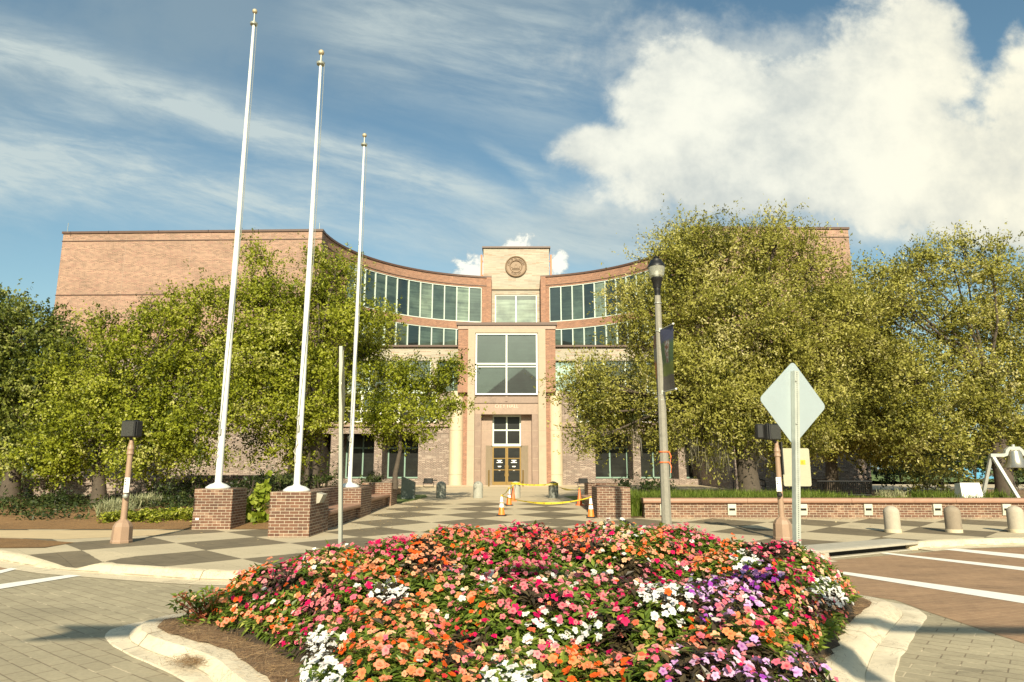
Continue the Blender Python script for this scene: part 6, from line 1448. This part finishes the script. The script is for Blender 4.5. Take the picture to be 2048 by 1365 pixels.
seeds = [(520, 1120, 'o'), (590, 1110, 'm'), (640, 1120, 'e'), (560, 1160, 'm'), (480, 1190, 'o'), (530, 1200, 'm'), (470, 1230, 'o'), (680, 1140, 'o'), (780, 1100, 'm'), (850, 1110, 'o'), (930, 1090, 'x'), (1000, 1090, 'x'), (1060, 1075, 'r'), (1000, 1130, 'm'), (1150, 1065, 'r'),
         (1160, 1090, 'x'), (1240, 1075, 'e'), (1290, 1100, 'o'), (700, 1180, 'm'), (760, 1140, 'o'), (820, 1170, 'o'), (640, 1200, 'm'), (600, 1180, 'o'), (560, 1240, 'o'), (620, 1240, 'm'), (540, 1290, 'm'), (590, 1290, 'm'), (640, 1290, 'w'), (625, 1340, 'w'), (690, 1245, 's'), (740, 1230, 'o'), (840, 1210, 'o'),
         (900, 1220, 'e'), (790, 1185, 'w'), (950, 1150, 'e'), (1050, 1130, 'm'), (1100, 1120, 'm'), (1130, 1160, 'e'), (1200, 1130, 'e'), (1260, 1140, 'e'), (1330, 1150, 'm'), (1400, 1090, 'm'), (1450, 1110, 'o'), (1380, 1100, 'r'), (1440, 1130, 'o'), (1530, 1100, 'm'), (1570, 1130, 'm'), (1480, 1125, 'w'),
         (1620, 1120, 'e'), (1670, 1150, 'e'), (1640, 1170, 'w'), (1660, 1190, 'w'), (1700, 1180, 's'), (1600, 1160, 'm'), (1540, 1150, 'p'), (1500, 1150, 'p'), (1560, 1190, 'r'), (1620, 1210, 'e'), (1590, 1230, 'm'), (1480, 1200, 'l'), (1430, 1180, 'l'), (1640, 1240, 's'),
         (1180, 1200, 'm'), (1100, 1200, 'm'), (1050, 1220, 'm'), (1000, 1250, 'm'), (1150, 1240, 'm'), (1250, 1210, 'm'), (1310, 1220, 'w'), (1325, 1205, 'w'), (1350, 1240, 'w'), (1420, 1230, 'l'), (1520, 1250, 'm'), (1100, 1275, 'w'), (1180, 1262, 'w'), (1240, 1245, 'm'),
         (1290, 1265, 's'), (1380, 1255, 'o'), (1480, 1260, 'o'), (1550, 1270, 'o'), (1340, 1280, 's'), (1420, 1290, 's'), (1500, 1310, 'l'), (1560, 1330, 'l'), (1450, 1340, 'l'), (1370, 1340, 'l'), (1300, 1320, 's'), (1220, 1300, 'x'), (1150, 1320, 'o'), (1100, 1300, 'e'), (1060, 1320, 'e'), (980, 1310, 'e'), (960, 1340, 's'),
         (900, 1300, 'o'), (820, 1290, 'o'), (760, 1280, 's'), (720, 1310, 'o'), (850, 1340, 'o'), (1000, 1350, 'w'), (940, 1280, 'x'), (880, 1260, 's'), (960, 1230, 'o'), (1250, 1350, 'o'), (1200, 1340, 'o')]
SP = np.array([(a, b) for a, b, c_ in seeds], float); SK = [c_ for a, b, c_ in seeds]
def to_px(P):
    dx_, dy_, dz_ = P[:, 0], P[:, 1], P[:, 2] - EYE; f = dy_ * math.cos(PITCH) + dz_ * math.sin(PITCH); v = dz_ * math.cos(PITCH) - dy_ * math.sin(PITCH)
    return np.stack([1024 + FPX * dx_ / f, 682.5 - FPX * v / f], 1)
# shoots over the canopy
fr = np.random.default_rng(42)
def shoots_on_top(n):
    x = fr.uniform(-3.4, 3.9, n); y = fr.uniform(2.6, 9.0, n); k = inside(x, y); x, y = x[k], y[k]
    z, _ = canopy(x, y); e = .04
    zx, _ = canopy(x + e, y); zy, _ = canopy(x, y + e); g = np.stack([-(zx - z) / e, -(zy - z) / e, np.ones_like(z)], 1); g = np.where(np.isfinite(g), g, 0); return np.stack([x, y, z], 1), unit(g)
def shoots_on_skirt(n):
    i = fr.integers(0, len(BP), n); p = BP[i]; q = BP[(i + 1) % len(BP)]; t = fr.random((n, 1)); b = p * (1 - t) + q * t; tg = q - p; nrm_ = np.stack([-tg[:, 1], tg[:, 0]], 1); nrm_ /= np.linalg.norm(nrm_, axis=1, keepdims=True) + 1e-9
    test = inside((b + nrm_ * .05)[:, 0], (b + nrm_ * .05)[:, 1]); nrm_ = np.where(test[:, None], -nrm_, nrm_)
    u = fr.uniform(0, .26, n); b2 = b - nrm_ * u[:, None]; z, _ = canopy(b2[:, 0], b2[:, 1]); z = .15 + (z - .15) * fr.uniform(.35, 1.0, n)
    return np.stack([b2[:, 0], b2[:, 1], z], 1), unit(np.stack([nrm_[:, 0], nrm_[:, 1], np.full(n, .55)], 1))
P1, G1 = shoots_on_top(44000); P2, G2 = shoots_on_skirt(3400)
dens_keep = fr.random(len(P1)) < np.clip(.55 + (6.5 - P1[:, 1]) * .0, .55, 1); P1, G1 = P1[dens_keep], G1[dens_keep]
SPt = np.concatenate([P1, P2]); SG = np.concatenate([G1, G2])
SPt = SPt + SG * fr.normal(0, .028, (len(SPt), 1)); SPt[:, 2] = np.maximum(SPt[:, 2], .16)
pp = to_px(SPt); ds_ = ((pp[:, None, :] - SP[None]) * np.array([1, 1.7])) ; dd = (ds_ ** 2).sum(2); near = dd.argmin(1)
kinds = np.array([SK[i] for i in near])
# occasional wanderers mix the drifts
sw = fr.random(len(kinds)) < .08; kinds[sw] = fr.choice(np.array(['o', 'm', 'r', 'm']), sw.sum())
darkleaf = np.isin(kinds, ['p', 'l']) | (near % 6 == 3) | ((kinds == 'r') & (fr.random(len(kinds)) < .5))
def rot_frames(Nn):
    a = np.where(np.abs(Nn[:, 2:3]) < .9, np.array([[0, 0, 1.0]]), np.array([[1.0, 0, 0]])); t = unit(np.cross(Nn, a)); b = np.cross(Nn, t); return t, b
def build_leaves(P, G, kd):
    n = len(P); m_ = 7; ax = unit(G * .55 + np.array([0, 0, .6]) + fr.normal(size=(n, 3)) * .22); t, b = rot_frames(ax)
    th = fr.uniform(0, 6.28, (n, 1)) + np.arange(m_)[None] * (6.28 / m_) + fr.normal(0, .3, (n, m_)); L = fr.uniform(.055, .10, (n, m_)); el = fr.uniform(-.15, .75, (n, m_))
    rad = t[:, None] * np.cos(th)[..., None] + b[:, None] * np.sin(th)[..., None]
    d = unit(rad * np.cos(el)[..., None] + ax[:, None] * np.sin(el)[..., None]); base = P[:, None] - ax[:, None] * (.02 + .05 * fr.random((n, m_, 1))) + d * .012
    side = unit(np.cross(d, ax[:, None] + 0 * d)); nn_ = np.cross(side, d); W = L * fr.uniform(.17, .23, (n, m_))
    L = L[..., None]; W = W[..., None]
    mid = base + d * L * .45 - nn_ * L * .02; tip = base + d * L - nn_ * L * fr.uniform(.05, .30, (n, m_, 1)); l_ = base + d * L * .42 + side * W + nn_ * W * .35; r_ = base + d * L * .42 - side * W + nn_ * W * .35
    A = np.stack([base, mid, tip, l_], 2).reshape(-1, 3); B = np.stack([base, r_, tip, mid], 2).reshape(-1, 3)
    V_ = np.concatenate([A, B]); F = np.arange(len(V_)).reshape(-1, 4)
    T = np.clip(fr.normal(.5, .2, (n, m_)) + 0, 0, 1).ravel(); T = np.concatenate([T, T]); return V_, F, T, np.repeat(kd, m_)
LEAF_F = m_leaf('impatiens_leaves', [(0, (.045, .075, .012)), (.5, (.12, .18, .024)), (.85, (.27, .33, .05)), (1, (.46, .47, .11))], .30, .38, .35)
LEAF_B = m_leaf('bronze_leaves', [(0, (.025, .022, .012)), (.6, (.075, .055, .03)), (1, (.15, .12, .05))], .25, .38, .35)
def m_petal():
    m_, t, b = mat('petals'); a = t.node('ShaderNodeAttribute'); a.attribute_name = 'petal'; b.inputs['Roughness'].default_value = .55; b.inputs['Specular IOR Level'].default_value = .15
    t.l.new(a.outputs['Color'], b.inputs['Base Color']); tr = t.node('ShaderNodeBsdfTranslucent'); t.l.new(a.outputs['Color'], tr.inputs[0]); mx_ = t.node('ShaderNodeMixShader'); mx_.inputs[0].default_value = .3
    t.l.new(b.outputs[0], mx_.inputs[1]); t.l.new(tr.outputs[0], mx_.inputs[2]); t.l.new(mx_.outputs[0], m_.node_tree.nodes['Material Output'].inputs[0]); return m_
PETAL = m_petal()
def build_flowers(P, G, cols, stripe):
    n = len(P); ax = unit(G * .8 + np.array([0, -.35, .25]) + fr.normal(size=(n, 3)) * .34); c_ = P + ax * fr.uniform(.02, .05, (n, 1)); t, b = rot_frames(ax); Rr = fr.uniform(.014, .0275, (n, 1)); th0 = fr.uniform(0, 6.28, (n, 1))
    Vs = []; Cs = []; Fs = []; m_ = 5; nv = 5
    for k in range(m_):
        th = th0 + 6.283 * k / m_; sc_ = Rr * (1.15 if k == 0 else 1.0) * fr.uniform(.85, 1.12, (n, 1)); cup = fr.uniform(-.25, .25, (n, 1))
        r = t * np.cos(th) + b * np.sin(th); s_ = -t * np.sin(th) + b * np.cos(th)
        p0 = c_ - ax * .003; p1 = c_ + r * sc_ * .62 - s_ * sc_ * .50 + ax * sc_ * .10; p2 = c_ + r * sc_ * 1.12 - s_ * sc_ * .26 + ax * sc_ * cup; p3 = c_ + r * sc_ * 1.12 + s_ * sc_ * .26 + ax * sc_ * cup; p4 = c_ + r * sc_ * .62 + s_ * sc_ * .50 + ax * sc_ * .10
        Vs.append(np.stack([p0, p1, p2, p3, p4], 1)); 
        ctr = cols * np.array([.75, .55, .6]); rim = np.where(stripe[:, None], cols * .66 + np.array([.27, .24, .18]), cols); Cs.append(np.stack([ctr, rim, cols if False else rim * .5 + cols * .5, rim * .5 + cols * .5, rim], 1))
    V_ = np.stack(Vs, 1).reshape(-1, 3); C_ = np.clip(np.stack(Cs, 1).reshape(-1, 3), 0, 1); C_ = np.concatenate([C_, np.ones((len(C_), 1))], 1)
    base = np.arange(n * m_)[:, None] * nv
    F5 = base + np.arange(5)[None]; return V_, F5, C_
def pick_cols(kd):
    out = np.zeros((len(kd), 3))
    for key in PAL:
        m_ = kd == key; c_ = np.array([c for c, w__ in PAL[key]]); w__ = np.array([w_ for c, w_ in PAL[key]]); idx = fr.choice(len(c_), m_.sum(), p=w__ / w__.sum()); out[m_] = c_[idx]
    return out * fr.uniform(.88, 1.08, (len(kd), 1))
def flower_group(mask, name, parent=None, fdens=.56):
    P, G, kd, dk_ = SPt[mask], SG[mask], kinds[mask], darkleaf[mask]
    V_, F, T, _ = build_leaves(P, G, kd); mi = np.repeat(dk_, 7).astype(int); mi = np.concatenate([mi, mi])
    fd = np.where(kd == 'w', .95, np.where(np.isin(kd, ['e', 'm']), fdens, fdens * 1.12)); patch = .5 + .5 * np.sin(P[:, 0] * 5.1 + 1.3 * np.sin(P[:, 1] * 3.3)) * np.sin(P[:, 1] * 4.3 + P[:, 0])
    fm = fr.random(len(P)) < fd * np.where(kd == 'w', 1, (.65 + .55 * patch))
    cols = pick_cols(kd[fm]); stripe = (fr.random(fm.sum()) < .5) & ~np.isin(kd[fm], ['w']); Vf, Ff, Cf = build_flowers(P[fm], G[fm], cols, stripe)
    return (V_, F, T, mi), (Vf, Ff, Cf)
clumps = [('white impatiens clump spilling over the left front edge of the bed', (638, 1300), 60), ('white impatiens clump in the middle of the bed right of centre', (1322, 1222), 52), ('white impatiens drift low in the centre of the bed', (1140, 1268), 60), ('white impatiens clump near the right end of the bed', (1655, 1182), 45)]
taken = np.zeros(len(SPt), bool)
def pent_mesh(name, Vf, Ff, Cf, parent): return np_mesh(name, Vf, Ff, PETAL, parent, Cf, nside=5)
for lab, (cx, cy), r in clumps:
    m_ = (kinds == 'w') & (np.hypot((pp[:, 0] - cx), (pp[:, 1] - cy) * 1.4) < r * 1.5) & ~taken
    taken |= m_; c0 = SPt[m_].mean(0); root = thing('impatiens_plant', lab, 'plant', (c0[0], c0[1], .14), 0, 'white impatiens')
    lf, fl = flower_group(m_, 'w'); np_mesh('leaves', lf[0], lf[1], None, root, lf[2], lf[3], [LEAF_F, LEAF_B]); cpl(pent_mesh('flowers', *fl, root), kind='stuff')
lf, fl = flower_group(~taken, 'bed')
# the massed bed is one uncountable drift: leaves and flowers in a single object
nl = len(lf[0]); o = np_mesh('impatiens_bed', lf[0], lf[1], None, None, lf[2], lf[3], [LEAF_F, LEAF_B, PETAL])
ob = pent_mesh('impatiens_bed_flowers', *fl, None)
bpy.context.view_layer.objects.active = o
for q in bpy.data.objects: q.select_set(False)
o.select_set(True); ob.select_set(True)
ca = o.data.attributes.new('petal', 'FLOAT_COLOR', 'POINT')
ob.data.materials.clear()
for mm in (LEAF_F, LEAF_B, PETAL): ob.data.materials.append(mm)
ob.data.polygons.foreach_set('material_index', np.full(len(ob.data.polygons), 2, dtype=np.int32))
bpy.ops.object.join()
cpl(o, 'mounded bed of orange, pink, magenta and salmon impatiens filling the traffic island', 'flower bed', None, 'stuff')
# the straggler at the left tip
root = thing('impatiens_plant', 'straggly reddish impatiens plant leaning out at the far left tip of the bed', 'plant', (-2.95, 7.0, .14))
n = 46; sx = fr.normal(-3.0, .11, n); sy = fr.normal(6.95, .13, n); sz = .2 + fr.random(n) * .28; P = np.stack([sx, sy, sz], 1); G = unit(np.stack([np.full(n, -.5), np.full(n, -.2), np.ones(n)], 1) + fr.normal(size=(n, 3)) * .4)
V_, F, T, _ = build_leaves(P, G, np.array(['o'] * n)); np_mesh('leaves', V_, F, LEAF_F, root, T)
fm = fr.random(n) < .35; Vf, Ff, Cf = build_flowers(P[fm], G[fm], pick_cols(np.array(['o'] * fm.sum())), np.ones(fm.sum(), bool)); cpl(pent_mesh('flowers', Vf, Ff, Cf, root), kind='stuff')
mb = MB()
for i in range(n): mb.tube([(-2.9 + fr.normal() * .05, 7.0 + fr.normal() * .05, .12), tuple(P[i])], .005, 4)
mb.build('stems', m_plain('red_stem', (.25, .06, .03), .5), root)
# fallen leaves on the paving
def fl_():
    if mr.random() < .55: y = mr.uniform(17, 31); x = -4.3 + abs(mr.normal(0, .9))
    elif mr.random() < .6: y = 20.5 - abs(mr.normal(0, .5)); x = mr.uniform(3.5, 16)
    else: x, y = mr.uniform(-8, 14), mr.uniform(13.5, 30)
    return (x, y, plaza_z(y) + .012)
DRY = m_leaf('dry_leaves', [(0, (.25, .14, .05)), (.5, (.50, .36, .16)), (1, (.70, .58, .34))], .1)
P = np.array([fl_() for _ in range(900)]); a = mr.uniform(0, 6.28, 900); D = np.stack([np.cos(a), np.sin(a), mr.normal(0, .1, 900)], 1); N = np.tile(np.array([0, 0, 1.0]), (900, 1)) + mr.normal(size=(900, 3)) * .2
V_, F = leaf_quads(P, unit(D), unit(N), mr.uniform(.03, .08, 900), mr.uniform(.02, .04, 900)); cpl(np_mesh('fallen_leaves', V_, F, DRY, None, mr.random(900)), 'small dry leaves littering the checkered paving', 'leaf litter', None, 'stuff')

# ------------------------------------------------------------------ what stands behind the viewer and throws the foreground shadows
mast = thing('signal_mast', 'long traffic signal mast arm behind the viewer whose shadow crosses the flower bed', 'signal mast', (10.5, -3.6, 0))
m_ = MB(); m_.lathe([(.16, 0), (.11, 6.4)], 14, (10.5, -3.6, 0)); m_.build('pole', GALV, mast, smooth=True)
m_ = MB(); m_.tube([(10.5, -3.6, 6.1), (4, -3.55, 6.3), (-3.6, -3.6, 6.35)], [.12, .09, .05], 12); m_.build('arm', GALV, mast, smooth=True)
m_ = MB(); m_.loft([[(-3.35, -3.62, 6.12), (-4.35, -3.62, 6.05), (-4.1, -3.62, 6.25), (-4.4, -3.62, 6.42), (-3.5, -3.62, 6.42)], [(-3.35, -3.58, 6.12), (-4.35, -3.58, 6.05), (-4.1, -3.58, 6.25), (-4.4, -3.58, 6.42), (-3.5, -3.58, 6.42)]]); m_.build('street_blade', GALV, mast)
m_ = MB(); m_.box(2.75, 3.12, -3.75, -3.45, 5.35, 6.1, .03); m_.build('signal_head', BLACKP, mast)
for i, (x, y, z, lab) in enumerate([(-12.5, -9.5, 7.5, 'street oak behind the viewer on the left, shading the paver road'), (15.5, -9, 7.0, 'street oak behind the viewer on the right, shading the crossing')]):
    root = thing('street_tree', lab, 'tree', (x, y, 0)); lobes = [(x + dx_, y + dy_, z + dz_, 1.5, 1.4, 1.1) for dx_, dy_, dz_ in ((-1.6, 0, -.6), (1.5, .4, -.3), (0, -1, .9), (.3, 1, -1), (-.4, 0, 1.6))]
    V_, F, T = foliage(lobes, dens=.45, per=90, seed=90 + i, L=.16, W=.1); np_mesh('crown', V_, F, LEAF_L, root, T)
    m_ = MB(); m_.tube([(x, y, -.2), (x + .1, y, 3), (x, y, z)], [.25, .18, .06], 10)
    for l in lobes: m_.tube([(x + .1, y, 3.2), ((x + l[0]) / 2, (y + l[1]) / 2, (3.4 + l[2]) / 2 + .4), l[:3]], [.1, .06, .02], 6)
    m_.build('trunk', BARK, root, smooth=True)

hb_ = thing('gabled_building', 'dark gabled building far behind the viewer, seen only as a reflection in the entrance glass', 'building', (3, -70, 0))
MB().box(-6, 12, -82, -70, 0, 17).build('wall', MAUVE, hb_)
m_ = MB(); m_.loft([[(-7, -69.5, 17), (13, -69.5, 17), (3, -69.5, 25)], [(-7, -82.5, 17), (13, -82.5, 17), (3, -82.5, 25)]]); m_.build('roof', ROOF, hb_)
for x_ in (-4, 0, 4, 8): MB().box(x_, x_ + 1.6, -69.99, -69.9, 10, 14).build('window', GLASSD, hb_)
for i, (x, y, z, lab) in enumerate([(-13, -46, 13, 'tall tree behind the viewer, left of the gabled building, seen only in the glass'), (-38, -40, 12, 'broad tree far behind the viewer on the left, seen only in the curved glazing'), (34, -42, 13, 'broad tree far behind the viewer on the right, seen only in the curved glazing')]):
    root = thing('street_tree', lab, 'tree', (x, y, 0)); lobes = [(x + dx_, y + dy_, z + dz_, 3.2, 3, 2.6) for dx_, dy_, dz_ in ((-3, 0, -2), (3, .4, -1.5), (0, -1, 1.9), (.3, 1, -3), (-.6, 0, 4))]
    V_, F, T = foliage(lobes, dens=.7, per=60, seed=190 + i, L=.5, W=.34, sub_r=1.2, sprig=1.2); np_mesh('crown', V_, F, LEAF_L, root, T)
    m_ = MB(); m_.tube([(x, y, -.2), (x + .1, y, 5), (x, y, z)], [.4, .3, .1], 10); m_.build('trunk', BARK, root, smooth=True)
